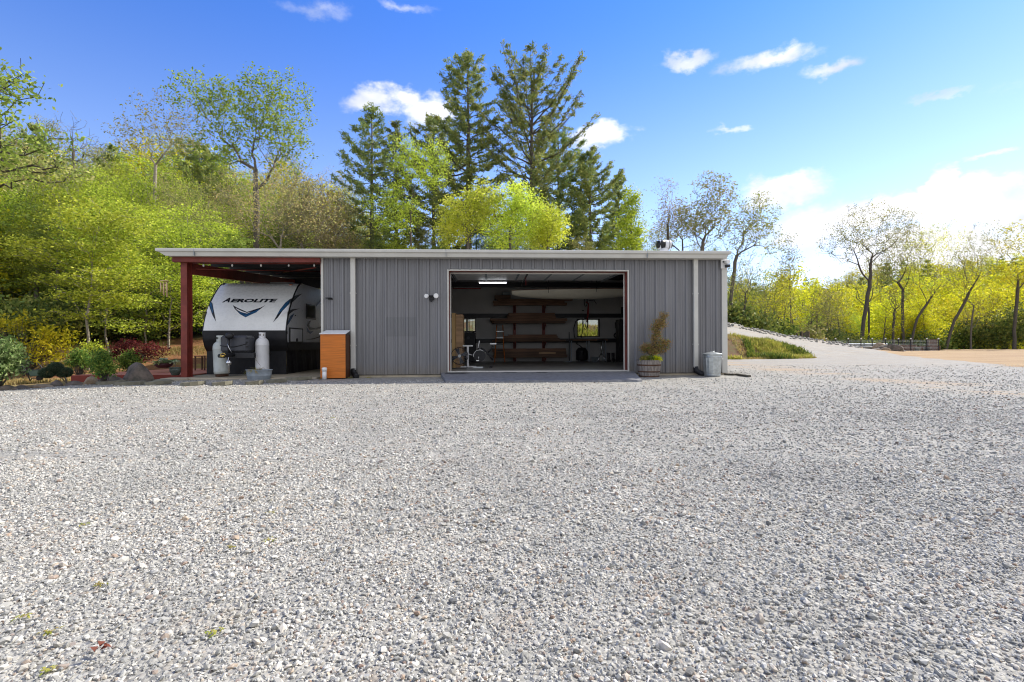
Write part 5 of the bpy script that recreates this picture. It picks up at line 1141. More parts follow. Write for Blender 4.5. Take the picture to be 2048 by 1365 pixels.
# floor fan
fy_ = Y0 + 1.6; q = I(*GZ2(200, 985), fy_); t = thing('floor_fan', (q.x, fy_, FLZ), 'round black floor fan with bright hub in the left front corner inside', 'fan')
r_ = .27; cz = q.z; ring = [(q.x + r_ * math.cos(a_), fy_, cz + r_ * math.sin(a_)) for a_ in [2 * math.pi * k / 24 for k in range(25)]]
MB().tube(ring, .014, 6, False).build('fan_rim', M['blacksteel'], t)
b = MB()
for k in range(20): a_ = 2 * math.pi * k / 20; b.tube([(q.x, fy_ - .05, cz), (q.x + r_ * math.cos(a_), fy_, cz + r_ * math.sin(a_))], .003, 3)
b.build('guard', M['galv_dull'], t); MB().tube([(q.x, fy_ - .07, cz), (q.x, fy_ + .1, cz)], .05, 14).build('hub', M['galv'], t)
for k in range(4): a_ = k * math.pi / 2 + .4; u = Vector((math.cos(a_), 0, math.sin(a_))); v = Vector((-u.z, .1, u.x)); o_ = Vector((q.x, fy_ + .02, cz)); b = MB(); b.prism([o_ + u * .05 - v * .03, o_ + u * .24 - v * .08, o_ + u * .25 + v * .05, o_ + u * .05 + v * .03], (0, .006, 0)); b.build('blade', M['greyplastic'], t)
MB().tube([(q.x - .22, fy_ + .02, cz), (q.x - .24, fy_, FLZ + .015), (q.x + .24, fy_, FLZ + .015), (q.x + .22, fy_ + .02, cz)], .014, 6).build('stand', M['blacksteel'], t)
# roller stand
sy = Y0 + 2.2; a = I(*GZ2(285, 880), sy); t = thing('roller_stand', (a.x, sy, FLZ), 'pale metal T shaped roller stand beside the plywood', 'roller stand')
MB().box(a.x - .035, a.x + .035, sy - .03, sy + .03, FLZ + .04, a.z - .03, .004).build('post', M['white'], t); MB().box(a.x - .17, a.x + .17, sy - .04, sy + .04, a.z - .03, a.z + .02, .008).build('head', M['white'], t)
for y_ in (-.2, .2): MB().box(a.x - .24, a.x + .28, sy + y_ - .02, sy + y_ + .02, FLZ + .02, FLZ + .05, .004).build('foot', M['white'], t)
MB().box(a.x - .03, a.x + .03, sy - .179, sy + .179, FLZ + .022, FLZ + .04).build('foot_bar', M['white'], t)
MB().tube([(a.x - .12, sy - .03, FLZ + .5), (a.x + .15, sy - .03, FLZ + .42)], .018, 8).build('brace_arm', M['white'], t)
# exercise bike
ey = Y0 + 2.0
def E(x, y, dy=0): return I(*GZ2(x, y), ey + dy)
t = thing('exercise_bike', (E(430, 1040).x, ey, FLZ), 'black exercise bike with big round flywheel and white grips left of the rack', 'exercise bike')
fc_ = E(405, 985); MB().tube([(fc_.x, ey - .03, fc_.z), (fc_.x, ey + .05, fc_.z)], .19, 28).build('flywheel', M['blackplastic'], t)
MB().tube([(fc_.x + .2 * math.cos(a_), ey - .035, fc_.z + .2 * math.sin(a_)) for a_ in [rad(50 + k * 14) for k in range(11)]], .012, 6).build('flywheel_guard', M['white'], t)
MB().tube([E(415, 905), E(460, 930), E(510, 980), E(540, 1030)], .03, 8).build('frame', M['blackplastic'], t); MB().tube([E(392, 905), E(400, 945), (fc_.x, ey, fc_.z)], .025, 8).build('frame', M['blackplastic'], t)
MB().tube([E(480, 960), E(530, 905), E(538, 880)], .025, 8).build('seat_post', M['blacksteel'], t); q = E(545, 862); MB().box(q.x - .11, q.x + .11, ey - .08, ey + .08, q.z - .02, q.z + .03, .015).build('seat', M['white'], t)
MB().tube([E(388, 905), E(398, 862), E(404, 828)], .016, 8).build('handlebar', M['white'], t)
MB().box(fc_.x - .2, fc_.x + .12, ey - .22, ey - .16, FLZ + .005, FLZ + .05).build('foot', M['galv'], t); q = E(520, 1040); MB().box(q.x - .05, q.x + .04, ey - .2, ey + .2, FLZ + .005, FLZ + .05).build('foot', M['blacksteel'], t)
MB().tube([E(400, 985, -.06), E(390, 1030, -.06)], .012, 6).build('crank', M['chrome'], t); q = E(385, 1032, -.1); MB().box(q.x - .05, q.x + .05, ey - .15, ey - .06, q.z - .012, q.z + .012).build('pedal', M['chrome'], t)
# stereo cabinet below the left window
a = I(*GZ2(245, 745), YL - .5); c = I(*GZ2(365, 1030), YL - .5); t = thing('tool_cabinet', ((a.x + c.x) / 2, YL - .5, FLZ), 'black upright cabinet with a round dial below the small left window', 'cabinet')
MB().box(a.x, c.x, YL - .5, YL - .1, FLZ, a.z, .02).build('cabinet_body', M['blackplastic'], t); q = I(*GZ2(290, 800), YL - .5); MB().tube([(q.x, YL - .53, q.z), (q.x, YL - .501, q.z)], .07, 16).build('dial', M['greyplastic'], t)
for z in (.5, .9): MB().box(a.x + .02, c.x - .02, YL - .515, YL - .501, z, z + .3, .006).build('drawer_front', M['blacksteel'], t)
# stepladder
ldy = ry - .25; t = thing('stepladder', (I(*GZ2(612, 800), ldy).x, ldy, FLZ), 'stepladder with orange side rails standing left in front of the rack', 'stepladder')
MB().tube([I(*GZ2(582, 665), ldy), I(*GZ2(568, 900), ldy), Vector((I(*GZ2(560, 1000), ldy).x, ldy - .15, FLZ))], .022, 4).build('side_rail', M['orangewood'], t); MB().tube([I(*GZ2(643, 665), ldy), I(*GZ2(652, 900), ldy), Vector((I(*GZ2(664, 1000), ldy).x, ldy - .15, FLZ))], .022, 4).build('side_rail', M['orangewood'], t)
for gy_ in (668, 735, 800, 865, 930): q0 = I(*GZ2(578, gy_), ldy); q1 = I(*GZ2(648, gy_), ldy); MB().box(q0.x, q1.x, ldy - .05, ldy + .05, q0.z - .015, q0.z + .015).build('tread', M['galv'] if gy_ in (735, 800) else M['blacksteel'], t)
# workbench
wby = YL - .75; a = I(*GZ2(1335, 815), wby); c = I(*GZ2(1720, 830), wby); t = thing('workbench', ((a.x + c.x) / 2, wby, FLZ), 'long workbench with thin metal legs under the right rear window', 'workbench')
MB().box(a.x, c.x, wby, wby + .6, a.z - .06, a.z, .004).build('top', M['board'], t)
for x in (a.x + .05, (a.x + c.x) / 2, c.x - .1):
    for y_ in (wby + .04, wby + .54): MB().box(x - .02, x + .02, y_ - .02, y_ + .02, FLZ, a.z - .061).build('leg', M['galv_dull'], t)
a2 = I(*GZ2(1400, 890), wby + .1); c2 = I(*GZ2(1520, 1020), wby + .1); t = thing('shop_vacuum', ((a2.x + c2.x) / 2, wby + .3, FLZ), 'black round shop vacuum under the workbench', 'vacuum')
rr_ = (c2.x - a2.x) / 2; MB().lathe([(rr_ * .9, 0.05), (rr_, .1), (rr_, .42), (rr_ * 1.05, .44), (rr_ * .9, .5), (rr_ * .6, .6), (0, .62)], ((a2.x + c2.x) / 2, wby + .3, FLZ), 20).build('drum', M['blackplastic'], t)
for k in range(4): MB().lathe([(.03, 0), (.03, .049)], ((a2.x + c2.x) / 2 + rr_ * .7 * math.cos(k * 1.57 + .8), wby + .3 + rr_ * .7 * math.sin(k * 1.57 + .8), FLZ), 8).build('caster', M['galv'], t)
MB().tube([I(*GZ2(1470, 960), wby + .05), I(*GZ2(1460, 900), wby - .1), I(*GZ2(1400, 860), wby), I(*GZ2(1375, 780), YL - .15), I(*GZ2(1370, 700), YL - .15), I(*GZ2(1390, 630), YL - .15), I(*GZ2(1430, 612), YL - .15)], .022, 8).build('hose', M['blackplastic'], t)
o = MB().tube([I(*GZ2(1455, 600), YL - .16), I(*GZ2(1463, 680), YL - .18), I(*GZ2(1458, 740), YL - .2), I(*GZ2(1445, 800), YL - .3)], .018, 8).build('air_hose', M['blackplastic']); tag(o, 'black hose hanging down across the right rear window', 'hose')
q = I(*GZ2(1493, 650), YL - .17); o = MB().tube([(q.x + .10 * math.cos(a_), YL - .17 + .01 * k, q.z + .28 * math.sin(a_)) for k, a_ in enumerate([2 * math.pi * j / 16 for j in range(-12, 5)])], .014, 6).build('hose_loop', M['blackplastic']); tag(o, 'looped black cable hanging in the middle of the right rear window', 'cable')
# drill press style stand and stool
def simple_stand(x, y1, y0, yy, label, kind, mats=('blacksteel', 'galv')):
    q = I(*GZ2(x, y1), yy); q0 = FLZ; t = thing(kind, (q.x, yy, q0), label, kind.replace('_', ' '))
    return t, q
t, q = simple_stand(1652, 825, 1020, YL - 1.3, 'shiny metal tripod stool with black seat in front of the workbench', 'shop_stool')
MB().lathe([(0, -.03), (.17, -.03), (.18, 0), (.16, .03), (0, .04)], (q.x, YL - 1.3, q.z), 20).build('seat', M['blackplastic'], t); MB().tube([(q.x, YL - 1.3, q.z - .03), (q.x, YL - 1.3, FLZ + .3)], .025, 8).build('post', M['chrome'], t)
for k in range(4): a_ = k * 1.57 + .6; MB().tube([(q.x, YL - 1.3, FLZ + .42), (q.x + .24 * math.cos(a_), YL - 1.3 + .24 * math.sin(a_), FLZ + .01)], .014, 6).build('leg', M['chrome'], t)
t, q = simple_stand(1323, 740, 1020, YL - 1.2, 'slim black upright stand with a round bright foot at the right end of the rack', 'tool_stand')
MB().tube([(q.x, YL - 1.2, q.z), (q.x, YL - 1.2, FLZ + .03)], .02, 8).build('post', M['blacksteel'], t); MB().lathe([(.16, 0), (.16, .02), (.03, .05), (0, .05)], (q.x, YL - 1.2, FLZ), 18).build('foot', M['galv_dull'], t); z_ = I(*GZ2(1323, 825), YL - 1.2).z; MB().box(q.x - .15, q.x + .15, YL - 1.27, YL - 1.13, z_ - .03, z_ + .02, .01).build('tray', M['blacksteel'], t)
for i, gx_ in enumerate((1730, 1775)):
    q = I(*GZ2(gx_, 1020), YL - 1.0); t = thing('rubber_boot', (q.x, YL - 1.0, FLZ), f"black rubber boot on the floor, {'left' if i == 0 else 'right'} one of the pair near the right wall", 'boot', 'pair of rubber boots on the workshop floor')
    MB().tube([(q.x, YL - .95, FLZ + .38), (q.x, YL - .96, FLZ + .2), (q.x, YL - .97, FLZ + .05)], [.075, .065, .07], 12).build('shaft', M['blackplastic'], t); MB().tube([(q.x, YL - .95, FLZ + .05), (q.x, YL - 1.1, FLZ + .05), (q.x, YL - 1.2, FLZ + .04)], [.06, .055, .04], 10).build('foot', M['blackplastic'], t)
for i, gx_ in enumerate((1575, 1608)):
    q = I(*GZ2(gx_, 1000), YL - 1.1); t = thing('paint_bucket', (q.x, YL - 1.1, FLZ), f"small pale bucket on the floor by the stool, {'left' if i == 0 else 'right'} of two", 'bucket', 'two pale buckets by the stool'); MB().lathe([(.09, 0), (.105, .2), (.11, .2), (.11, .215), (0, .215)], (q.x, YL - 1.1, FLZ), 18).build('bucket', M['galv_dull'], t); MB().tube([(q.x - .108, YL - 1.1, FLZ + .2), (q.x, YL - 1.17, FLZ + .12), (q.x + .108, YL - 1.1, FLZ + .2)], .004, 4).build('handle', M['chrome'], t)
# shelving at the right wall
a = I(*GZ2(1835, 610), YL - 1.4); c = I(*GZ2(1900, 1020), YL - 1.4); t = thing('steel_locker', ((a.x + c.x) / 2, YL - 1.4, FLZ), 'dark steel locker against the right inside wall', 'locker')
MB().box(a.x, XR - .2, YL - 1.4, YL - .8, FLZ, a.z, .01).build('locker_body', M['blacksteel'], t); MB().box(a.x + .03, XR - .25, YL - 1.415, YL - 1.401, FLZ + .08, a.z - .05, .005).build('door', M['blackplastic'], t)
q = I(*GZ2(1808, 775), YL - .2); t = thing('cable_reel', (q.x, YL - .2, q.z), 'round dark cable reel hung on the rear wall right of the window', 'cable reel'); MB().tube([(q.x + .1 * math.cos(a_), YL - .16, q.z + .1 * math.sin(a_)) for a_ in [2 * math.pi * k / 18 for k in range(19)]], .03, 8, False).build('coil', M['blackplastic'], t); MB().box(q.x - .03, q.x + .03, YL - .2, YL - .03, q.z + .12, q.z + .18).build('hook', M['galv'], t)
for i, (x0, y0, x1, y1, mt, lb) in enumerate(((1795, 640, 1825, 700, 'blackplastic', 'small black box on the rear wall right of the window'), (1797, 710, 1822, 745, 'galv_dull', 'pale grey switch box below the black wall box'), (1858, 485, 1885, 550, 'blackplastic', 'black loudspeaker high on the rear wall at the right'))):
    o = gbox(x0, y0, x1, y1, YL - .12, .11, .01).build('wall_box', M[mt]); tag(o, lb, 'wall box')
# red bicycle hanging nose up
bY = YL - .9
def Bk(x, y, dy=0): return I(*GZ2(x, y), bY + dy)
t = thing('bicycle', (Bk(1510, 500).x, bY, Bk(1510, 480).z), 'red bicycle hanging upright on the rear wall below the canoe', 'bicycle')
for (cx_, cz_, rr_) in ((1492, 425, .22), (1500, 640, .22)):
    q = Bk(cx_, cz_); w_ = MB().tube([(q.x + .35 * rr_ * math.cos(a_), bY + .25 * rr_ * math.cos(a_), q.z + rr_ * math.sin(a_)) for a_ in [2 * math.pi * k / 22 for k in range(23)]], .018, 6, False).build('wheel', M['blacktrim'], t)
    b = MB()
    for k in range(10): a_ = 2 * math.pi * k / 10; b.tube([(q.x, bY, q.z), (q.x + .35 * rr_ * math.cos(a_), bY + .25 * rr_ * math.cos(a_), q.z + rr_ * math.sin(a_))], .002, 3)
    b.build('spokes', M['chrome'], w_)
MB().tube([Bk(1495, 430), Bk(1520, 450), Bk(1518, 560), Bk(1500, 640)], .026, 8).build('frame', M['redpaint'], t); MB().tube([Bk(1520, 450), Bk(1508, 560)], .022, 8).build('frame', M['redpaint'], t)
MB().tube([Bk(1520, 415), Bk(1560, 420), Bk(1575, 412), Bk(1604, 455)], .014, 6).build('handlebar', M['blacktrim'], t); q = Bk(1465, 520); MB().lathe([(0, -.03), (.06, 0), (0, .03)], (q.x, bY, q.z), 12).build('pedal', M['blacktrim'], t)
MB().tube([(Bk(1492, 400).x, bY, Bk(1492, 385).z), (Bk(1492, 400).x, YL - .1, Bk(1492, 385).z), ], .012, 6).build('hook', M['galv'], t)
# pipe and duct runs below the ceiling
o = MB().tube([I(*GZ2(130, 295), YL - 1), I(*GZ2(420, 295), YL - 1)], .02, 6).build('red_pipe', M['redpaint']); tag(o, 'thin red pipe running along the rear of the ceiling', 'pipe')
for i, z in enumerate((2.62,)): o = MB().box(XL + .3, XR - .3, YL - 1.6, YL - 1.5, 3.3, 3.5).build('roof_beam', M['blacksteel'], shop)
for i, gx_ in enumerate((1425, 1575)): pass
# dark under-eave rail row on the right (hanging hooks)
hk = [1550, 1590, 1615, 1640, 1668]
# ---------------------------------------------------------------- vegetation
def quads(P, Ldir, size, asp, rs_, fold=.0):
    """kite-shaped leaf faces: centres P, long axes Ldir, sizes"""
    n = len(P); Ld = Ldir / (np.linalg.norm(Ldir, axis=1)[:, None] + 1e-9)
    r = rs_.normal(size=(n, 3)); s = np.cross(Ld, r); s /= (np.linalg.norm(s, axis=1)[:, None] + 1e-9)
    a = Ld * (size * .5)[:, None]; b = s * (size * .5 * asp)[:, None]
    return np.stack([P - a, P + b - a * .1, P + a, P - b - a * .1], 1).reshape(-1, 3)
def leaf_obj(name, Vl, mat, parent):
    n = len(Vl) // 4; me = fast_mesh(name, Vl, np.arange(n * 4).reshape(-1, 4), mat, False)
    o = bpy.data.objects.new(name, me); COL.objects.link(o); o.parent = parent; return o
class Skel:
    def __init__(s): s.p = []; s.par = []
    def add(s, p, par): s.p.append(np.array(p, float)); s.par.append(par); return len(s.p) - 1
def wood_obj(name, pos, par, r, mat, parent, minr=.0):
    pos = np.array(pos); V = []; F = []; nv = 0
    for i in range(len(pos)):
        j = par[i]
        if j < 0 or r[i] < minr: continue
        a, b = pos[j], pos[i]; d = b - a; L_ = np.linalg.norm(d)
        if L_ < 1e-6: continue
        d = d / L_; ra, rb = min(r[j], r[i] * 1.3), r[i]; n = 7 if ra > .09 else (5 if ra > .035 else 3)
        ref = np.array([0, 0, 1.]) if abs(d[2]) < .9 else np.array([1., 0, 0]); x = np.cross(d, ref); x /= np.linalg.norm(x); y = np.cross(d, x)
        t = np.arange(n) * 2 * math.pi / n; c = np.cos(t)[:, None] * x + np.sin(t)[:, None] * y
        V.append(a - d * ra * .3 + c * ra); V.append(b + d * rb * .3 + c * rb)
        for k in range(n): F.append((nv + k, nv + (k + 1) % n, nv + n + (k + 1) % n, nv + n + k))
        nv += 2 * n
    V = np.concatenate(V); me = fast_mesh(name, V, np.array(F), mat, True); o = bpy.data.objects.new(name, me); COL.objects.link(o); o.parent = parent; return o
def radii(par, tipr, trunk_r):
    n = len(par); cnt = np.zeros(n); has = np.zeros(n, bool)
    for i in range(n):
        if par[i] >= 0: has[par[i]] = True
    cnt[~has] = 1
    for i in range(n - 1, 0, -1):
        if par[i] >= 0: cnt[par[i]] += cnt[i]
    k = math.log(max(cnt[0], 2)) / math.log(trunk_r / tipr); return tipr * cnt ** (1 / k)
def decid(root, trunk, crowns, ntips, seed, leafm, barkm, trunk_r=.18, tipr=.008, lpt=22, lsz=.16, spread=.45, clear=.3, lasp=.55, droop=0.0, trunkname='trunk', flat=1.0, step=.7, crownname='crown', minr=0.0, upb=.3):
    """trunk: local polyline; crowns: local ellipsoids (cx,cy,cz,rx,ry,rz)"""
    r = np.random.RandomState(seed); sk = Skel(); tp = np.array(trunk, float); last = -1; seg = 0
    if len(tp) > 2:
        q4 = np.vstack([2 * tp[0] - tp[1], tp, 2 * tp[-1] - tp[-2]]); sm = []
        for i in range(1, len(q4) - 2):
            for u in (0, .34, .67): sm.append(.5 * (2 * q4[i] + (q4[i+1] - q4[i-1]) * u + (2*q4[i-1] - 5*q4[i] + 4*q4[i+1] - q4[i+2]) * u*u + (3*q4[i] - q4[i-1] - 3*q4[i+1] + q4[i+2]) * u**3))
        tp = np.vstack([sm, tp[-1:]])
    for i in range(len(tp) - 1):
        L_ = np.linalg.norm(tp[i + 1] - tp[i]); m = max(1, int(L_ / step))
        for k in range(m):
            q = tp[i] + (tp[i + 1] - tp[i]) * k / m; q = q + r.normal(0, .03 * (1 if last >= 0 else 0), 3) * np.array([1, 1, 0]); last = sk.add(q, last)
    last = sk.add(tp[-1], last); zc = tp[0][2] + (tp[-1][2] - tp[0][2]) * clear
    cr = np.array(crowns, float); vol = (cr[:, 3] * cr[:, 4] * cr[:, 5]) ** .8; pk = r.choice(len(cr), ntips, p=vol / vol.sum())
    dirs = r.normal(size=(ntips, 3)); dirs /= np.linalg.norm(dirs, axis=1)[:, None]; rad_ = r.uniform(0, 1, ntips) ** (1 / 2.4)
    T_ = cr[pk, :3] + dirs * rad_[:, None] * cr[pk, 3:]
    hub = tp[-1] * .5 + tp[max(0, len(tp) - 2)] * .5; order = np.argsort(np.linalg.norm(T_ - hub, axis=1)); tips = []
    buf = np.zeros((len(sk.p) + ntips * 14, 3)); pl = np.zeros(len(buf)); n = len(sk.p); buf[:n] = sk.p
    for i in range(1, n): pl[i] = pl[sk.par[i]] + np.linalg.norm(buf[i] - buf[sk.par[i]])
    par = list(sk.par)
    for ti_ in order:
        t = T_[ti_]; d = t - buf[:n]; dist = np.linalg.norm(d, axis=1) + 1e-6
        cost = dist * (1 + 1.0 * np.clip(upb - d[:, 2] / dist, 0, None)) + .26 * pl[:n]; cost = np.where(buf[:n, 2] < zc, 1e9, cost)
        j = int(np.argmin(cost)); a = buf[j].copy(); D_ = dist[j]; m = int(min(12, max(1, D_ / step))); pj = j
        off = r.normal(0, .035 * D_, 3)
        for k in range(1, m + 1):
            s_ = k / m; q = a + (t - a) * s_ + off * math.sin(math.pi * s_) + np.array([0, 0, -.055 * D_ * math.sin(math.pi * s_)])
            buf[n] = q; par.append(pj); pl[n] = pl[pj] + D_ / m; pj = n; n += 1
        tips.append(pj)
    R = radii(par, trunk_r / len(tips) ** (1 / 1.62), trunk_r); R = np.maximum(R, tipr); R[:2] *= np.array([1.25, 1.08])
    wo = wood_obj(trunkname, buf[:n], par, R, M[barkm], root, minr)
    tips = np.array(tips); dens = .45 + .9 * r.uniform(0, 1, len(tips)) ** 1.2; cnt = np.maximum(1, (lpt * dens)).astype(int)
    idx = np.repeat(tips, cnt); C_ = buf[idx]; back = buf[np.array(par)[idx]]; s_ = r.uniform(-.6, 1.0, len(idx))[:, None]
    P = C_ + (back - C_) * np.clip(-s_, 0, 1) + r.normal(0, spread, (len(idx), 3)) * np.array([1, 1, .62 * flat])
    P[:, 2] -= droop * r.uniform(0, 1, len(P))
    ld = r.normal(size=(len(P), 3)); ld[:, 2] = ld[:, 2] * .5 * flat - .25 - droop * 2
    sz = lsz * r.uniform(.55, 1.25, len(P))
    co = leaf_obj(crownname, quads(P, ld, sz, lasp, r), L[leafm], root)
    return wo, co
def pine(root, H, z0, prof, seed, trunk_r=.22, dens=1.0, bend=(0, 0), up=.25, nsz=.34, leafm='pine', whorl=.62):
    r = np.random.RandomState(seed); pos = []; par = []; rr = []
    n = int(H / .6); last = -1; tid = []
    for k in range(n + 1):
        z = H * k / n; pos.append([bend[0] * (z / H) ** 2 + r.normal(0, .02), bend[1] * (z / H) ** 2, z]); par.append(last); last = len(pos) - 1; tid.append(last); rr.append(trunk_r * (1 - z / H) ** .8 + .015)
    NP, ND, NS = [], [], []
    z = z0
    while z < H - .15:
        j = min(n, int(round(z / H * n))); base = np.array(pos[tid[j]]); base[2] = z; Lm = np.interp(z / H, [p[0] for p in prof], [p[1] for p in prof])
        nb = r.randint(4, 7); a0 = r.uniform(0, 6.28)
        for b in range(nb):
            Lb = Lm * r.uniform(.55, 1.12) * (1.0 if r.uniform() > .10 else .45)
            if Lb < .25: Lb = .25
            a = a0 + b * 6.283 / nb + r.normal(0, .22); rise = min(up + .55 * (z / H) ** 3 + r.normal(0, .08), (H - z) / Lb * .95 - .05); dr = np.array([math.cos(a), math.sin(a), 0]); m = max(2, int(Lb / .5)); pj = tid[j]
            pts = []
            for k in range(1, m + 1):
                s_ = k / m; q = base + dr * Lb * s_ + np.array([0, 0, Lb * (rise * s_ - .12 * math.sin(math.pi * s_) + .12 * s_ * s_)]) + r.normal(0, .03, 3)
                pos.append(q); par.append(pj); pj = len(pos) - 1; rr.append(max(.008, trunk_r * .20 * (Lb / 4) * (1 - s_ * .85) + .006)); pts.append(q)
            # side twigs carrying flat sprays of needles
            nt = int(Lb * 5.2 * dens) + 2
            for _ in range(nt):
                s_ = r.uniform(.28, 1.04); q = base + dr * Lb * s_ + np.array([0, 0, Lb * (rise * s_ - .12 * math.sin(math.pi * min(s_, 1)) + .12 * s_ * s_)])
                sd = r.choice([-1, 1]); tw = dr * r.uniform(.3, .9) + np.array([-dr[1], dr[0], 0]) * sd * r.uniform(.3, 1); tl = r.uniform(.25, .75) * (1.15 - s_ * .55) * min(1, Lb / 1.5); e = q + tw * tl + np.array([0, 0, r.uniform(-.02, .18)])
                if r.uniform() < .5: pos.append(e); par.append(pj if s_ > .8 else par[pj] if m > 2 else pj); rr.append(.006)
                mm = r.randint(12, 22); u = r.uniform(0, 1.1, mm)[:, None]; P = q + (e - q) * u + r.normal(0, .10, (mm, 3)) * np.array([1.1, 1.1, .7]); NP.append(P)
                ND.append((tw + np.array([0, 0, .35])) + r.normal(0, .6, (mm, 3))); NS.append(np.full(mm, nsz) * r.uniform(.5, 1.2, mm))
        z += whorl * r.uniform(.75, 1.3)
    wood_obj('trunk', pos, par, rr, M['bark_pine'], root); P = np.concatenate(NP); D_ = np.concatenate(ND)
    return leaf_obj('crown', quads(P, D_, np.concatenate(NS), .24, r), L[leafm], root)
def bush(root, crowns, seed, leafm, n, lsz, spread=.16, ntips=60, barkm='bark_dark', lasp=.5, up=.2):
    r = np.random.RandomState(seed); cr = np.array(crowns, float); pk = r.choice(len(cr), ntips); d = r.normal(size=(ntips, 3)); d[:, 2] = np.abs(d[:, 2]) * .9 - .15; d /= np.linalg.norm(d, axis=1)[:, None]
    T_ = cr[pk, :3] + d * (r.uniform(.35, 1, ntips) ** .6)[:, None] * cr[pk, 3:]; T_[:, 2] = np.maximum(T_[:, 2], .03)
    pos, par, rr = [[0, 0, 0]], [-1], [.014]
    for t in T_:
        b = np.array([t[0] * .35, t[1] * .35, t[2] * .45]) + r.normal(0, .03, 3); pos.append(b); par.append(0); rr.append(.012); pos.append(t); par.append(len(pos) - 2); rr.append(.006)
    wood_obj('stems', pos, par, rr, M[barkm], root)
    idx = r.randint(0, ntips, n); P = T_[idx] + r.normal(0, spread, (n, 3)); P[:, 2] = np.maximum(P[:, 2], .02); ld = r.normal(size=(n, 3)); ld[:, 2] += up
    return leaf_obj('foliage', quads(P, ld, lsz * r.uniform(.5, 1.3, n), lasp, r), L[leafm], root)
def root_at(name, px, Y, label, cat, group=None, dz=0.0):
    x = atY(px, 686, Y).x; return thing(name, (x, Y, hz(x, Y) - .05 + dz), label, cat, group)
def ell(root, px, py, rxp, ryp, depth=None, Y=None):
    Yp = root.location.y if Y is None else Y; c = atY(px, py, Yp); k = Yp / FPX * 1.0; rx, rz_ = rxp * k, ryp * k
    return (c.x - root.location.x, Yp - root.location.y, c.z - root.location.z, rx, rx * .85 if depth is None else depth, rz_)
def loc(root, px, py, dy=0): c = atY(px, py, root.location.y + dy); return (c.x - root.location.x, dy, c.z - root.location.z)
GB = 'trees standing behind the shop'
# --- pines
def PN(px, Y, topy, prof, seed, label, z0f=.22, **kw):
    t = root_at('pine_tree', px, Y, label, 'pine tree', GB); H = atY(px, topy, Y).z - t.location.z; k = Y / FPX
    pine(t, H, H * z0f, [(a, b * k) for a, b in prof], seed, **kw); return t
PN(745, 40, 214, [(0, 75), (.45, 78), (.62, 72), (.75, 58), (.88, 30), (1, 5)], 1, 'slender dark pine standing apart, leftmost of the pines behind the shop', .3, dens=.95, up=.05)
PN(793, 43, 243, [(0, 50), (.5, 48), (.75, 40), (.9, 20), (1, 4)], 2, 'thin dark pine close behind the leftmost pine', .3, dens=.8, up=.05)
PN(938, 41, 116, [(0, 120), (.35, 125), (.55, 110), (.63, 88), (.70, 52), (.82, 60), (.93, 45), (1, 8)], 3, 'tall pine with narrow top and broad drooping lower boughs behind the shop', .3, dens=1.25, trunk_r=.3, up=.08)
PN(1065, 40, 130, [(0, 60), (.42, 62), (.52, 105), (.65, 118), (.78, 92), (.9, 62), (.97, 38), (1, 12)], 4, 'tallest open pine with upswept limbs and bare lower trunk', .4, dens=1.05, trunk_r=.3, up=.5)
PN(1181, 44, 298, [(0, 92), (.45, 88), (.65, 72), (.8, 48), (.93, 20), (1, 4)], 5, 'bushy broad based pine, rightmost of the pines behind the shop', .12, dens=1.45, up=.2)
PN(868, 45, 232, [(0, 95), (.45, 90), (.7, 72), (.9, 36), (1, 6)], 6, 'dense dark pine filling in left of the tall narrow topped pine', .15, dens=1.2, up=.1)
PN(1118, 46, 262, [(0, 85), (.45, 82), (.7, 66), (.9, 36), (1, 6)], 7, 'dark pine half hidden between the tallest pine and the bushy one', .12, dens=1.2, up=.2)
PN(1238, 50, 352, [(0, 45), (.5, 42), (.8, 28), (1, 4)], 8, 'short dark pine just left of the lime green column tree', .1, dens=1.2, up=.2)
PN(400, 46, 292, [(0, 60), (.5, 62), (.8, 50), (.93, 36), (1, 10)], 9, 'dark round topped evergreen behind the green maple', .3, dens=1.3, up=.2)
# --- broadleaf trees with their own outline
def DT(px, Y, trunk, crowns, seed, label, leafm, barkm='bark', grp=None, name='broadleaf_tree', cat='tree', ntips=300, **kw):
    t = root_at(name, px, Y, label, cat, grp); tp = [(0, 0, 0)] + [loc(t, *q) for q in trunk]; decid(t, tp, [ell(t, *c) for c in crowns], ntips, seed, leafm, barkm, **kw); return t
DT(513, 31, [(513, 420), (511, 340)], [(560, 215, 62, 85), (500, 215, 75, 70), (410, 195, 70, 55), (570, 290, 60, 60), (450, 300, 60, 50)], 11, 'tall fresh green maple with spreading limbs above the carport roof', 'fresh', 'bark', GB, 'maple_tree', ntips=680, lpt=17, lsz=.17, spread=.2, trunk_r=.17, clear=.45, upb=.7)
DT(309, 35, [(309, 450), (311, 330)], [(310, 250, 60, 70), (260, 270, 45, 45), (375, 250, 45, 60)], 12, 'thinly leaved tree with pale twigs left of the green maple', 'olive', 'bark_pale', GB, 'maple_tree', ntips=420, lpt=6, lsz=.15, spread=.2, trunk_r=.10, clear=.45, upb=.7)
DT(565, 29, [(560, 500), (568, 450)], [(560, 400, 110, 75), (640, 430, 70, 60), (480, 420, 70, 60)], 13, 'bronze budding tree with many fine grey twigs over the carport', 'bronze', 'bark_pale', GB, ntips=420, lpt=14, lsz=.13, spread=.34, trunk_r=.09, clear=.3)
DT(660, 38, [(655, 470)], [(640, 420, 70, 60), (690, 450, 45, 45)], 14, 'rusty brown leaved tree left of the first pine', 'bronze', 'bark', GB, ntips=240, lpt=20, lsz=.17, spread=.4)
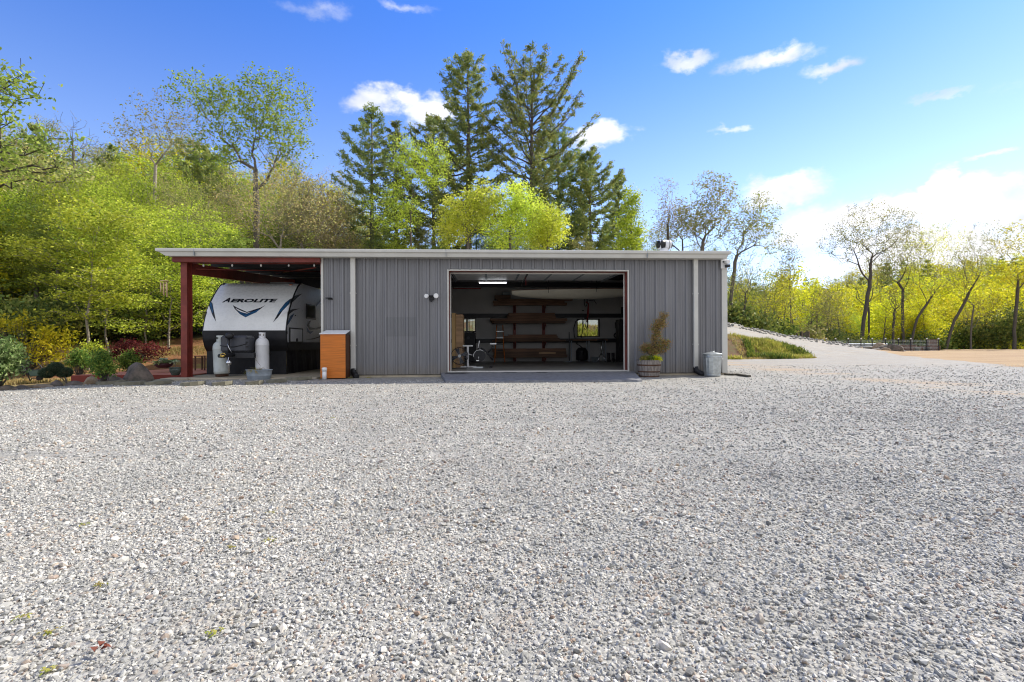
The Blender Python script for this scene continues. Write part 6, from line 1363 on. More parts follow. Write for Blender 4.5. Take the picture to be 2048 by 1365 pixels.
for i, (px, Y, tr_, crs, sd, lb, lm) in enumerate([
    (822, 33, [(822, 420), (830, 370)], [(825, 320, 45, 50), (870, 330, 35, 50), (790, 420, 55, 50)], 15, 'sparse yellow flowering tree in front of the dense dark pine', 'yellow'),
    (935, 27, [(935, 480), (930, 450)], [(925, 430, 48, 42), (965, 400, 38, 40), (900, 470, 35, 30)], 16, 'bright yellow green tree below the tall narrow topped pine', 'yellow'),
    (1020, 28, [(1020, 470), (1025, 430)], [(1030, 400, 42, 38), (1010, 450, 55, 45), (1055, 430, 40, 45)], 17, 'bright yellow tree below the tallest open pine', 'yellow'),
    (1095, 29, [(1095, 480)], [(1095, 455, 40, 45)], 18, 'smaller yellow tree right of the bright yellow pair', 'yellow')]):
    DT(px, Y, tr_, crs, sd, lb, lm, 'bark', GB, 'yellow_tree', ntips=230, lpt=44, lsz=.125, spread=.27, trunk_r=.07, clear=.2)
DT(1263, 38, [(1263, 440)], [(1262, 400, 16, 38), (1262, 450, 26, 45), (1264, 490, 30, 40)], 19, 'narrow lime green column shaped tree right of the pines', 'lime', 'bark', GB, ntips=200, lpt=34, lsz=.17, spread=.26, trunk_r=.1)
DT(1335, 44, [(1335, 480), (1338, 420)], [(1330, 400, 26, 52), (1345, 440, 40, 45)], 20, 'slender tan budding tree right behind the roof vent', 'bronze', 'bark', GB, ntips=220, lpt=12, lsz=.15, spread=.3, trunk_r=.12, clear=.5)
DT(1365, 46, [(1365, 480)], [(1385, 440, 40, 55), (1320, 470, 45, 30)], 201, 'thin olive tree between the roof vent and the spreading oak', 'olive', 'bark', GB, ntips=220, lpt=12, lsz=.16, spread=.35, trunk_r=.12, clear=.4)
# spreading half bare trees at the right corner of the shop
GR = 'spring trees along the edge of the field'
DT(1398, 43, [(1400, 560), (1405, 500), (1412, 460)], [(1430, 385, 48, 48), (1420, 440, 50, 45), (1375, 440, 40, 40)], 21, 'half bare oak with tall crown rising just left of the shop corner', 'olive', 'bark', GR, 'oak_tree', ntips=450, lpt=12, lsz=.19, spread=0.20, trunk_r=.17, clear=.4, tipr=.009, upb=.75)
DT(1458, 44, [(1462, 600), (1468, 540), (1476, 500)], [(1520, 430, 42, 50), (1480, 450, 50, 60), (1545, 480, 30, 40)], 22, 'half bare oak with wide twiggy crown just right of the shop corner', 'olive', 'bark', GR, 'oak_tree', ntips=480, lpt=10, lsz=.18, spread=0.18, trunk_r=.15, clear=.35, tipr=.009, upb=.75)
for i, (px, Y, lx, ty, w_, lm, lb) in enumerate([(1490, 47, 1510, 560, 55, 'green', 'fresh green leaning tree right of the shop corner'), (1530, 49, 1560, 580, 50, 'ygreen', 'slanting thin tree above the gravel road'), (1582, 52, 1580, 500, 26, 'olive', 'tall nearly bare thin tree above the raised beds'),
    (1612, 53, 1640, 590, 48, 'olive', 'crooked small tree right of the raised beds'), (1660, 56, 1665, 600, 42, 'olive', 'young twiggy tree at the left end of the wire fence')]):
    DT(px, Y, [(px + (lx - px) * .5, 630), (lx, ty + 25)], [(lx, ty + 5, w_ * .8, 42), (lx - 15, ty + 50, w_, 40)], 30 + i, lb, lm, 'bark_dark', GR, 'woodland_tree', ntips=210, lpt=9, lsz=.17, spread=.3, trunk_r=.07, clear=.3, tipr=.009, upb=.75)
GT = 'thin bare stemmed saplings along the gravel road'
for i, (px, lean, Y, ty, w_, bk, lb) in enumerate([(1474, 26, 43, 500, 30, 'bark_dark', 'dark leaning sapling nearest the shop corner'), (1492, -10, 46, 540, 28, 'bark_dark', 'short upright sapling second from the shop corner'), (1512, 34, 45, 560, 32, 'bark_dark', 'strongly slanting sapling third from the shop corner'),
    (1546, 30, 48, 575, 34, 'bark_dark', 'slanting forked sapling left of the raised beds'), (1566, 8, 50, 545, 26, 'bark_dark', 'straight sapling just left of the raised beds'), (1590, -16, 52, 590, 30, 'bark', 'sapling leaning left behind the raised beds'), (1606, 40, 54, 600, 34, 'bark_dark', 'sapling leaning right behind the small raised bed'),
    (1632, 6, 55, 580, 28, 'bark', 'slim upright sapling right of the raised beds'), (1652, 12, 56, 560, 30, 'bark', 'slim tall sapling at the left end of the wire fence'), (1680, -12, 58, 590, 34, 'bark_dark', 'twiggy sapling left of the tallest half bare tree'), (1766, 14, 60, 600, 34, 'bark_dark', 'twiggy sapling behind the rock pile'),
    (1850, -8, 62, 610, 32, 'bark_dark', 'twiggy sapling behind the rusty trellis box'), (1925, 30, 62, 590, 38, 'bark_dark', 'twiggy sapling among the dark field bushes'), (1990, -20, 61, 600, 38, 'bark_dark', 'twiggy sapling left of the bent trunk')]):
    DT(px, Y, [(px + lean * .25, 650), (px + lean * .6, 615)], [(px + lean, ty + 20, w_, 36), (px + lean * .7, ty + 55, w_ * 1.1, 34), (px - w_ * .3, ty + 60, w_ * .7, 26)], 700 + i, lb, 'ygreen' if i % 3 else 'olive', bk, GT, 'sapling', ntips=190, lpt=5, lsz=.14, spread=.2, trunk_r=.085, clear=.2, tipr=.010, upb=.7)
DT(1722, 60, [(1728, 640), (1736, 590), (1742, 550)], [(1745, 455, 75, 60), (1690, 480, 55, 50), (1800, 450, 45, 40)], 41, 'tallest half bare tree on the right with a straight dark trunk and airy crown', 'olive', 'bark_dark', GR, 'oak_tree', ntips=645, lpt=10, lsz=.18, spread=0.28, trunk_r=.22, clear=.5, tipr=.011, upb=.75)
DT(1735, 63, [(1738, 640), (1736, 590)], [(1725, 560, 50, 40), (1760, 520, 40, 40)], 42, 'second dark trunk standing close right of the tallest half bare tree', 'olive', 'bark_dark', GR, 'oak_tree', ntips=160, lpt=6, lsz=.2, spread=.4, trunk_r=.12, clear=.5, tipr=.010, upb=.75)
DT(1808, 62, [(1806, 640), (1806, 580)], [(1812, 500, 50, 55), (1780, 530, 45, 40)], 43, 'left trunk of the close pair with ivy dark bark right of the rocks', 'olive', 'bark_dark', GR, 'oak_tree', ntips=450, lpt=14, lsz=.17, spread=0.25, trunk_r=.16, clear=.5, tipr=.010, upb=.75)
DT(1820, 61, [(1830, 650), (1852, 610), (1880, 572)], [(1885, 480, 50, 45), (1860, 560, 60, 45), (1840, 500, 30, 50)], 44, 'right leaning trunk of the close pair with long low side limbs', 'ygreen', 'bark_dark', GR, 'oak_tree', ntips=480, lpt=12, lsz=.17, spread=0.25, trunk_r=.14, clear=.2, tipr=.010, upb=.75)
DT(1891, 60, [(1904, 655), (1926, 610), (1958, 552)], [(1975, 480, 45, 45), (1950, 520, 50, 40), (1915, 540, 40, 50)], 45, 'forked dark tree leaning right at the end of the wire fence', 'olive', 'bark_dark', GR, 'oak_tree', ntips=450, lpt=10, lsz=.17, spread=0.24, trunk_r=.16, clear=.25, tipr=.010, upb=.75)
DT(1942, 60, [(1943, 640), (1950, 600)], [(1950, 570, 45, 40), (1980, 600, 40, 35)], 46, 'thin pale double stemmed tree in front of the dark bushes', 'ygreen', 'bark', GR, 'woodland_tree', ntips=180, lpt=8, lsz=.2, spread=.3, trunk_r=.1, clear=.3, tipr=.010, upb=.75)
DT(2028, 58, [(2030, 640), (2036, 580), (2036, 535)], [(2035, 480, 42, 42), (2060, 540, 60, 35), (2010, 545, 25, 20)], 47, 'yellow green leaved tree with bent dark trunk at the right edge', 'ygreen', 'bark_dark', GR, 'oak_tree', ntips=280, lpt=18, lsz=.22, spread=.36, trunk_r=.17, clear=.3, tipr=.010, upb=.75)
DT(1786, 60, [(1788, 650), (1790, 620)], [(1790, 590, 32, 32)], 48, 'small crooked tree in front of the yellow wood', 'olive', 'bark_dark', GR, 'woodland_tree', ntips=110, lpt=6, lsz=.18, spread=.26, trunk_r=.14, clear=.3, tipr=.009, upb=.75)
# near oak hanging in from the left edge
t = root_at('oak_tree', -420, 15.5, 'large leaved oak whose boughs hang in from the left edge of the picture', 'tree'); YO = 15.5
tp = [(0, 0, 0), loc(t, -400, 500), loc(t, -330, 340), loc(t, -230, 250)]
decid(t, tp, [ell(t, -70, 150, 90, 110, 1.4), ell(t, 30, 180, 55, 60, 1.0), ell(t, -30, 265, 110, 45, 1.2), ell(t, 80, 275, 70, 28, .8), ell(t, -150, 200, 110, 150, 2.0), ell(t, 10, 330, 60, 22, .6)], 330, 51, 'green', 'bark_dark', trunk_r=.3, lpt=19, lsz=.145, spread=.16, clear=.6, droop=.1, tipr=.009, step=.45)
t = root_at('branch_tree', -330, 17.5, 'olive leaved tree reaching in low from the left edge below the oak', 'tree')
decid(t, [(0, 0, 0), loc(t, -300, 480), loc(t, -160, 380)], [ell(t, 60, 340, 120, 26, 1.0), ell(t, -60, 320, 100, 60, 1.5), ell(t, 120, 315, 60, 22, .8)], 200, 52, 'olive', 'bark_dark', trunk_r=.2, lpt=16, lsz=.13, spread=.17, clear=.5, droop=.08, tipr=.008, step=.45)
t = root_at('bare_tree', 146, 42, 'nearly leafless grey tree top against the sky at the left', 'tree', GB)
decid(t, [(0, 0, 0), loc(t, 146, 400), loc(t, 146, 260)], [ell(t, 146, 275, 45, 50), ell(t, 190, 300, 40, 25)], 150, 53, 'bronze', 'bark', trunk_r=.14, lpt=1, lsz=.12, spread=.3, clear=.7, tipr=.010)
# --- left woodland edge: slender trees with layered lime leaves
GL = 'slender lime leaved trees at the edge of the left woodland'
for i, (px, Y, base_, crs, lm, bk, tr_r, nt, lb) in enumerate([
    (178, 18.6, (176, 640), [(200, 595, 80, 14), (150, 630, 60, 10), (185, 560, 100, 20), (150, 505, 110, 35), (200, 445, 90, 45)], 'lime', 'bark_pale', .042, 300, 'pale thin trunk with a leafy sprig at its foot behind the deck corner'),
    (217, 20, (214, 640), [(245, 650, 50, 14), (235, 600, 80, 18), (250, 540, 90, 40), (220, 450, 80, 60)], 'lime', 'bark_pale', .034, 300, 'thin curved pale trunk second from the deck corner'),
    (292, 24.5, (291, 640), [(310, 660, 55, 18), (300, 615, 70, 20), (310, 550, 80, 40), (300, 460, 80, 60)], 'lime', 'bark_pale', .036, 280, 'thin straight trunk with flat lime sprays left of the wind chime'),
    (337, 23, (344, 600), [(360, 560, 60, 60), (370, 470, 90, 60), (400, 600, 50, 60)], 'lime', 'bark_pale', .04, 280, 'pale trunk directly behind the wind chime'),
    (60, 27, (58, 640), [(90, 610, 60, 12), (40, 560, 90, 30), (80, 470, 90, 60)], 'green', 'bark_pale', .05, 220, 'pale forked trunk in the dark wood at the far left'),
    (414, 26, (412, 600), [(430, 590, 60, 50), (420, 500, 80, 50)], 'green', 'bark', .05, 240, 'green tree right behind the red column'),
    (120, 33, (117, 560), [(110, 450, 110, 60), (60, 410, 90, 60)], 'lime', 'bark', .11, 240, 'thick grey trunk, left one of the two in the dark wood'),
    (137, 35, (135, 560), [(160, 430, 110, 60), (230, 400, 90, 60)], 'lime', 'bark', .13, 240, 'thick grey trunk, right one of the two in the dark wood'),
    (8, 30, (8, 560), [(0, 460, 100, 70)], 'green', 'bark', .1, 180, 'grey trunk at the very left edge of the wood')]):
    DT(px, Y, [base_, (crs[-1][0] * .4 + px * .6, crs[-1][1] + 20)], crs, 60 + i, lb, lm, bk, GL, 'slender_tree', ntips=nt, lpt=44, lsz=.105 if Y < 26 else .15, spread=.24, trunk_r=tr_r, clear=.22, flat=.35, tipr=.006)
# taller airy trees breaking the skyline of the left wood
GA = 'taller airy trees rising out of the left wood'
for i, (px, Y, ty, w_, lm, bk, lb) in enumerate([(22, 38, 262, 48, 'olive', 'bark_pale', 'airy pale olive tree behind the hanging oak boughs'), (84, 41, 292, 42, 'bronze', 'bark_pale', 'grey twigged tree left of the leafless tree top'), (196, 40, 300, 44, 'olive', 'bark', 'airy olive tree right of the leafless tree top'),
    (246, 44, 318, 46, 'lime', 'bark', 'airy lime tree left of the thinly leaved tree'), (352, 43, 310, 46, 'lime', 'bark', 'airy lime tree between the thinly leaved tree and the evergreen'), (452, 37, 330, 50, 'olive', 'bark', 'airy olive tree left of the maple trunk'),
    (540, 42, 345, 55, 'olive', 'bark', 'airy olive tree right of the maple trunk'), (603, 36, 345, 50, 'bronze', 'bark_pale', 'pale twigged tree above the middle of the carport roof'), (664, 33, 372, 40, 'bronze', 'bark_pale', 'bare looking twiggy tree above the right end of the carport'), (125, 30, 335, 60, 'lime', 'bark_pale', 'tall lime tree over the two thick grey trunks'),
    (40, 31, 350, 60, 'green', 'bark', 'tall green tree low behind the hanging oak boughs'), (275, 30, 355, 60, 'lime', 'bark_pale', 'tall lime tree above the left end of the gutter')]):
    DT(px, Y, [(px + 3, 520), (px - 2, ty + 130)], [(px, ty + 45, w_ * .75, 45), (px - w_ * .4, ty + 95, w_ * .8, 50), (px + w_ * .4, ty + 110, w_ * .8, 55)], 500 + i, lb, lm, bk, GA, 'airy_tree', ntips=380, lpt=12 if lm != 'lime' else 18, lsz=.14, spread=.2, trunk_r=.11, clear=.35, upb=.8, tipr=.010)
# prototypes copied through the woods
def proto(name, H, w_, leafm, seed, bark='bark', nt=260, lpt=30, lsz=.24, spread=.36, zc=.62, hh=.36, trunk_r=.2):
    t = thing(name, (0, 0, 0), 'x', 'tree'); decid(t, [(0, 0, 0), (.1, 0, H * .5), (.2, .1, H * .8)], [(0, 0, H * zc, w_, w_, H * hh), (w_ * .3, w_ * .2, H * (zc + .12), w_ * .7, w_ * .7, H * hh * .7), (-w_ * .35, -w_ * .2, H * (zc - .1), w_ * .7, w_ * .7, H * hh * .6)], nt, seed, leafm, bark, trunk_r=trunk_r, lpt=lpt, lsz=lsz, spread=spread, clear=.3, tipr=.012, step=1.0); return t
PR = {'lime': proto('woodland_tree', 13, 3.6, 'lime', 101, nt=230, lpt=60, lsz=.16, zc=.66, hh=.31), 'green': proto('woodland_tree', 15, 3.6, 'green', 102, nt=230, lpt=60, lsz=.16, zc=.66, hh=.31), 'olive': proto('woodland_tree', 14, 3.5, 'olive', 103, nt=230, lpt=44, lsz=.16, zc=.64, hh=.33),
      'bronze': proto('woodland_tree', 13, 3.2, 'bronze', 104, nt=260, lpt=30, lsz=.14), 'ygreen': proto('woodland_tree', 12, 4.2, 'ygreen', 105, nt=210, lpt=52, lsz=.26, zc=.5, hh=.46, spread=.42), 'yellow': proto('woodland_tree', 11, 3.8, 'ygreen', 106, nt=200, lpt=50, lsz=.26, zc=.5, hh=.46, spread=.42)}
pt = thing('pine_tree', (0, 0, 0), 'x', 'pine tree'); pine(pt, 14, 2.5, [(0, 3.2), (.5, 2.8), (.8, 1.6), (1, .2)], 107, dens=.8, nsz=.5, whorl=.9); PR['pine'] = pt
used_p = set()
def put(kind, x, y, s, label, grp, rot=None, name=None):
    src = PR[kind]; o = src if kind not in used_p else copy_tree(src); used_p.add(kind)
    o.location = (x, y, hz(x, y) - .1); o.scale = (s, s, s * rr2.uniform(.9, 1.12)); o.rotation_euler = (0, 0, rr2.uniform(0, 6.28) if rot is None else rot); o['label'] = label; o['group'] = grp; return o
rr2 = random.Random(21)
cn = {'lime': 'lime green', 'green': 'mid green', 'olive': 'olive green', 'bronze': 'bronze budding', 'ygreen': 'bright yellow green', 'yellow': 'yellow green', 'pine': 'dark evergreen'}
def placepx(kind, px, Y, topy, where, grp):
    x = atY(px, 686, Y).x; z = hz(x, Y); H = atY(px, topy, Y).z - z; base = {'lime': 13.5, 'green': 15.4, 'olive': 14.4, 'bronze': 13, 'ygreen': 12, 'yellow': 11, 'pine': 14}[kind]
    return put(kind, x, Y, max(.35, H / base), f'{cn[kind]} tree {where}', grp)
GW = 'trees covering the wooded hillside on the left'
for i in range(78):
    row_ = i // 13; c_ = i % 13; Y = [27, 33, 40, 50, 62, 78][row_] + rr2.uniform(-2.5, 2.5); px = -170 + c_ * 72 + rr2.uniform(-26, 26) + (row_ % 2) * 30
    if row_ < 2 and px > 460: px -= 640
    topl = np.interp(px, [-200, 0, 110, 230, 330, 450, 560, 640, 700, 760], [190, 225, 250, 255, 262, 285, 295, 320, 355, 395])
    topy = topl + [150, 105, 70, 40, 18, 4][row_] + rr2.uniform(-18, 32)
    if px < 330: kind = rr2.choice(['lime', 'lime', 'green', 'lime', 'olive', 'ygreen'] if row_ < 2 else ['olive', 'green', 'lime', 'bronze', 'olive', 'pine'])
    else: kind = rr2.choice(['bronze', 'olive', 'olive', 'lime', 'green', 'bronze'])
    if row_ >= 4: kind = rr2.choice(['olive', 'olive', 'ygreen', 'bronze', 'green'])
    placepx(kind, px, Y, topy, ['low on the wooded slope on the left', 'in the second row of the left slope', 'midway up the left hillside', 'in the upper part of the left hillside', 'near the top of the left hillside', 'on the crest of the left hillside'][row_], GW)
GM = 'low trees filling in behind the shop roof'
for i, (kd, px, Y, ty) in enumerate([('olive', 560, 44, 400), ('lime', 610, 46, 425), ('bronze', 470, 42, 380), ('lime', 700, 40, 455), ('lime', 790, 34, 455), ('green', 745, 36, 460), ('olive', 850, 38, 440), ('green', 880, 36, 465), ('bronze', 690, 34, 440), ('lime', 820, 31, 470),
    ('green', 955, 44, 425), ('olive', 1035, 46, 420), ('lime', 1058, 38, 445), ('olive', 990, 43, 435), ('green', 1010, 48, 415), ('lime', 1000, 40, 455), ('olive', 1080, 42, 450), ('olive', 1160, 38, 470), ('green', 1220, 42, 455), ('lime', 1290, 46, 475), ('olive', 1310, 50, 460), ('olive', 1390, 52, 480), ('green', 1440, 50, 495)]):
    placepx(kd, px, Y, ty, ['just above the carport roof', 'between the first pine and the tall pines', 'low behind the middle of the roof', 'low behind the roof on the right'][0 if px < 700 else 1 if px < 860 else 2 if px < 1120 else 3], GM)
GY_ = 'bright trees in the hollow beyond the field'
for i in range(64):
    row_ = i // 16; c_ = i % 16; Y = [66, 76, 90, 108][row_] + rr2.uniform(-3, 3); px = 1440 + c_ * 46 + rr2.uniform(-18, 18)
    ty = [610, 588, 565, 548][row_] + rr2.uniform(-14, 18) - (12 if px > 1750 else 0)
    placepx(rr2.choice(['ygreen', 'ygreen', 'yellow', 'yellow', 'lime'] if px > 1560 else ['lime', 'olive', 'ygreen', 'green']), px, Y, ty, ['in the first row beyond the dirt field', 'in the second row beyond the dirt field', 'deeper in the hollow beyond the field', 'at the far side of the hollow'][row_], GY_)
GF = 'trees on the far ridge'
for i in range(84):
    row_ = i // 28; c_ = i % 28; Y = [135, 165, 205][row_] + rr2.uniform(-8, 8); px = 1420 + c_ * 27 + rr2.uniform(-12, 12); ty = np.interp(px, [1400, 1560, 1640, 1700, 1760, 1900, 2048, 2200], [545, 560, 556, 538, 524, 520, 508, 500]) + [26, 12, 0][row_] + rr2.uniform(-7, 8)
    placepx(rr2.choice(['pine', 'olive', 'olive', 'green', 'yellow', 'ygreen']), px, Y, ty, ['low on the far ridge', 'midway up the far ridge', 'on the skyline of the far ridge'][row_], GF)
for k in PR:
    if k not in used_p:
        for ch in list(PR[k].children): bpy.data.objects.remove(ch)
        bpy.data.objects.remove(PR[k])
# --- understorey and bushes
def BU(px, py, Y, crs, seed, lm, n, lsz, label, name='bush', cat='bush', grp=None, **kw):
    t = root_at(name, px, Y, label, cat, grp); cc = []
    for (a, b, c, d) in crs: e = ell(t, a, b, c, d); cc.append(e)
    bush(t, cc, seed, lm, n, lsz, **kw); return t
GU = 'evergreen undergrowth at the edge of the left wood'
for i, (px, Y, w_, h_, lm) in enumerate([(10, 24, 60, 50, 'rhodo'), (60, 23, 60, 45, 'rhodo'), (105, 25, 70, 55, 'rhodo'), (150, 24, 60, 50, 'rhodo'), (200, 25.5, 60, 55, 'rhodo'), (245, 25, 60, 50, 'rhodo'), (290, 26, 60, 45, 'rhodo'), (335, 27, 60, 55, 'shrub'), (380, 27.5, 60, 60, 'shrub'), (430, 28, 60, 60, 'rhodo'), (30, 28, 90, 80, 'rhodo'), (110, 30, 90, 90, 'rhodo'), (200, 30, 90, 85, 'rhodo'), (290, 31, 90, 85, 'rhodo'), (-40, 24, 70, 60, 'rhodo')]):
    base = 686 - (hz(atY(px, 686, Y).x, Y) - HC) / Y * 1000; BU(px, base, Y, [(px, base - h_ * .55, w_, h_ * .8)], 200 + i, lm, 3600, .20, ['dark', 'olive', 'dense', 'low', 'ragged'][i % 5] + ' evergreen shrub ' + ['at the left edge of the wood', 'behind the garden cart', 'above the mulch bank', 'left of the thin curved trunk', 'behind the maple', 'right of the wind chime'][min(5, max(0, int((px + 60) / 90)))], 'undergrowth_shrub', 'shrub', GU, spread=.28, ntips=70)
GD = 'dark bushes along the far edge of the dirt field'
for i, (px, Y, w_, h_, lm) in enumerate([(1850, 62, 40, 34, 'rhodo'), (1905, 63, 42, 48, 'shrub'), (1960, 62, 48, 52, 'rhodo'), (2010, 61, 48, 62, 'rhodo'), (2060, 60, 50, 80, 'rhodo'), (1800, 64, 36, 26, 'shrub'), (1740, 62, 46, 22, 'shrub'), (1680, 60, 40, 30, 'rhodo'), (1500, 45, 45, 34, 'rhodo'), (1460, 44, 42, 40, 'rhodo'), (1540, 47, 40, 32, 'shrub'), (1600, 52, 40, 36, 'olive'), (1640, 56, 40, 32, 'rhodo')]):
    base = 686 - (hz(atY(px, 686, Y).x, Y) - HC) / Y * 1000; BU(px, base, Y, [(px, base - h_ * .5, w_, h_ * .85)], 230 + i, lm, 3200, .34, ['wide dark bush ', 'rounded green bush ', 'tall olive bush ', 'dense dark bush '][i % 4] + f'{["behind the right end of the fence", "right of the trellis box", "under the forked tree", "left of the bent trunk", "at the right edge of the field", "behind the straw pile", "behind the rocks", "left of the fence", "above the gravel road", "beside the shop corner", "over the rubble ridge", "behind the raised beds", "between the raised beds and fence"][i]}', 'field_bush', 'bush', GD, spread=.5, ntips=70)
# garden shrubs
GS = 'clipped garden shrubs around the deck'
BU(160, 742, 16.3, [(160, 728, 20, 17), (158, 715, 11, 13)], 301, 'shrub', 2600, .07, 'rounded gold tipped shrub behind the left end of the deck', 'garden_shrub', 'shrub', GS, spread=.085, ntips=46)
BU(207, 757, 13.4, [(207, 742, 17, 17), (204, 722, 13, 15), (206, 730, 15, 18)], 302, 'shrub', 3000, .065, 'tall bright shrub in front of the deck beside the long low rock', 'garden_shrub', 'shrub', GS, spread=.08, ntips=40)
BU(262, 735, 17.5, [(258, 722, 14, 17), (262, 730, 18, 14)], 303, 'shrub', 2400, .075, 'gold tipped shrub behind the boulder', 'garden_shrub', 'shrub', GS, spread=.085, ntips=46)
BU(-8, 765, 12.5, [(-14, 705, 36, 34), (8, 738, 26, 20), (20, 712, 14, 12)], 304, 'sage', 3600, .085, 'pale sage green bush at the left edge above the rocks', 'sage_bush', 'bush', None, spread=.1, ntips=60)
BU(48, 745, 17.5, [(80, 690, 45, 10), (20, 655, 45, 20), (100, 716, 28, 9), (45, 705, 50, 8), (110, 670, 30, 8)], 305, 'ygreen', 2600, .11, 'yellow leaved azalea behind the garden cart', 'azalea', 'bush', None, spread=.14, ntips=80)
BU(184, 712, 18.2, [(184, 700, 16, 12)], 306, 'lime', 500, .09, 'small lime sprig at the foot of the pale thin trunk', 'leafy_sprig', 'bush', None, spread=.1, ntips=30)
# purple maple
t = root_at('purple_maple', 283, 20.5, 'weeping purple leaved maple behind the deck', 'maple'); decid(t, [(0, 0, 0), loc(t, 284, 712), loc(t, 278, 700)], [ell(t, 262, 696, 34, 16), ell(t, 310, 700, 28, 14), ell(t, 280, 718, 34, 13), ell(t, 235, 705, 26, 10), ell(t, 258, 684, 16, 8)], 240, 311, 'maple', 'bark_dark', trunk_r=.05, lpt=13, lsz=.09, spread=.1, clear=.4, tipr=.004, step=.25)
# topiary on three stems
g = atG(116, 770, -.1); t = thing('topiary_shrub', (g.x, g.y + .3, hz(g.x, g.y)), 'dark green topiary shrub clipped into three balls on bare stems', 'topiary'); YT = g.y + .3
for (px, py, rp) in ((99, 745.5, 11.8), (111, 735, 11.0), (124.5, 745.5, 11.2)):
    c = atY(px, py, YT); lc = Vector((c.x - g.x, (px - 111) * .006, c.z - t.location.z)); r_ = rp * YT / 1000
    MB().tube([(g.x, YT, t.location.z), (g.x + lc.x * .3, YT, t.location.z + lc.z * .5), (g.x + lc.x, YT, t.location.z + lc.z)], .013, 6).build('stem', M['bark'], t)
    rr_ = np.random.RandomState(int(px)); nn2 = 2600; d = rr_.normal(size=(nn2, 3)); d /= np.linalg.norm(d, axis=1)[:, None]; P = np.array(lc) + d * r_ * rr_.uniform(.8, 1.04, nn2)[:, None] * np.array([1.08, 1.08, .85]); leaf_obj('clipped_ball', quads(P, d + rr_.normal(0, .5, (nn2, 3)), np.full(nn2, .05), .35, rr_), L['topiary'], t)
# plants in pots
def spray(parent, c, n, ln, wd, lm, seed, name='leaves', up=.8, segs=4, rad_=.05, curl=1.0):
    r = np.random.RandomState(seed); Vs = []; Fs = []; org = Vector(world_loc(parent)); nv = 0
    for i in range(n):
        a = r.uniform(0, 6.28); l_ = ln * r.uniform(.6, 1.15); b0 = np.array([c[0] + rad_ * r.normal(), c[1] + rad_ * r.normal(), c[2]]) - np.array(org); d = np.array([math.cos(a), math.sin(a), 0]); s_ = np.array([-d[1], d[0], 0]); u = up * r.uniform(.6, 1.2)
        for k in range(segs + 1):
            t_ = k / segs; p = b0 + d * l_ * t_ * .8 + np.array([0, 0, l_ * (u * t_ - curl * .7 * t_ * t_)]); w_ = wd * math.sin(math.pi * min(.98, t_ * .9 + .08)) ; Vs += [p - s_ * w_, p + s_ * w_]
            if k: Fs.append((nv + 2 * k - 2, nv + 2 * k - 1, nv + 2 * k + 1, nv + 2 * k))
        nv += 2 * (segs + 1)
    me = fast_mesh(name, np.array(Vs), np.array(Fs), L[lm], False); o = bpy.data.objects.new(name, me); COL.objects.link(o); o.parent = parent; return o
ht = thing('hosta_plant', (qh.x, 16.4, qh.z + .14), 'white edged hosta filling the plum coloured bowl', 'hosta'); spray(ht, (qh.x, 16.4, qh.z + .13), 95, .38, .045, 'hosta', 5, up=.95, rad_=.11)
pp = thing('potted_plant', (qp.x, 14.6, qp.z + .2), 'small leafy plant on a bare stem in the glazed pot', 'potted plant'); MB().tube([(qp.x, 14.6, qp.z + .19), (qp.x + .01, 14.6, qp.z + .40)], .007, 5).build('stem', M['bark'], pp); spray(pp, (qp.x, 14.6, qp.z + .40), 26, .17, .02, 'hosta', 6, up=.7, rad_=.02)
TBP = tb.location; tg = thing('dry_plant', (TBP.x, TBP.y, TBP.z + .26), 'half dry grassy plant growing in the galvanised tub', 'plant'); spray(tg, (TBP.x - .06, TBP.y, TBP.z + .255), 60, .30, .008, 'strawgrass', 8, up=.9, rad_=.09); spray(tg, (TBP.x - .14, TBP.y, TBP.z + .255), 26, .42, .012, 'grass', 9, up=.55, rad_=.05)
MB().tube([(TBP.x, TBP.y, TBP.z + .25), (TBP.x + .03, TBP.y, TBP.z + .42), (TBP.x - .09, TBP.y, TBP.z + .58)], .005, 4).build('twig', M['bark_pale'], tg)
# barrel planting: browning juniper and yellow flowers
bx, by = BAR; jn = thing('juniper_shrub', (bx, by, .43), 'browning juniper growing upright in the half barrel', 'juniper'); jt = np.array([bx, by, .43])
def jl(px, py): c = atY(px, py, by); return (c.x - bx, 0, c.z - .43)
decid(jn, [(0, 0, 0), jl(1309, 690), jl(1313, 660), jl(1328, 625)], [(jl(1312, 668)[0], 0, jl(1312, 668)[2], .17, .12, .42), (jl(1320, 648)[0], 0, jl(1320, 648)[2], .17, .10, .2), (jl(1327, 632)[0], 0, jl(1327, 632)[2], .13, .08, .14), (jl(1290, 697)[0], 0, jl(1290, 697)[2], .17, .12, .15), (jl(1330, 690)[0], 0, jl(1330, 690)[2], .17, .12, .20), (jl(1308, 700)[0], 0, jl(1308, 700)[2], .3, .2, .16)], 520, 321, 'brownj', 'bark_dark', trunk_r=.022, lpt=20, lsz=.045, spread=.045, clear=.05, tipr=.003, step=.08, lasp=.35)
for (dx, lm, rx_, n_, lb, nm2) in ((.17, 'flower', .13, 1500, 'bright yellow flower clump at the right side of the half barrel', 'flower_clump'), (-.16, 'grass', .13, 900, 'yellow green sedum at the left side of the half barrel', 'sedum_clump'), (.0, 'shrub', .13, 700, 'dark leafy clump in the middle of the half barrel', 'leafy_clump')):
    t = thing(nm2, (bx + dx, by - .12, .43), lb, 'plant'); bush(t, [(0, 0, .06, rx_, .12, .10)], int(330 + dx * 100), lm, n_, .035, spread=.03, ntips=50)
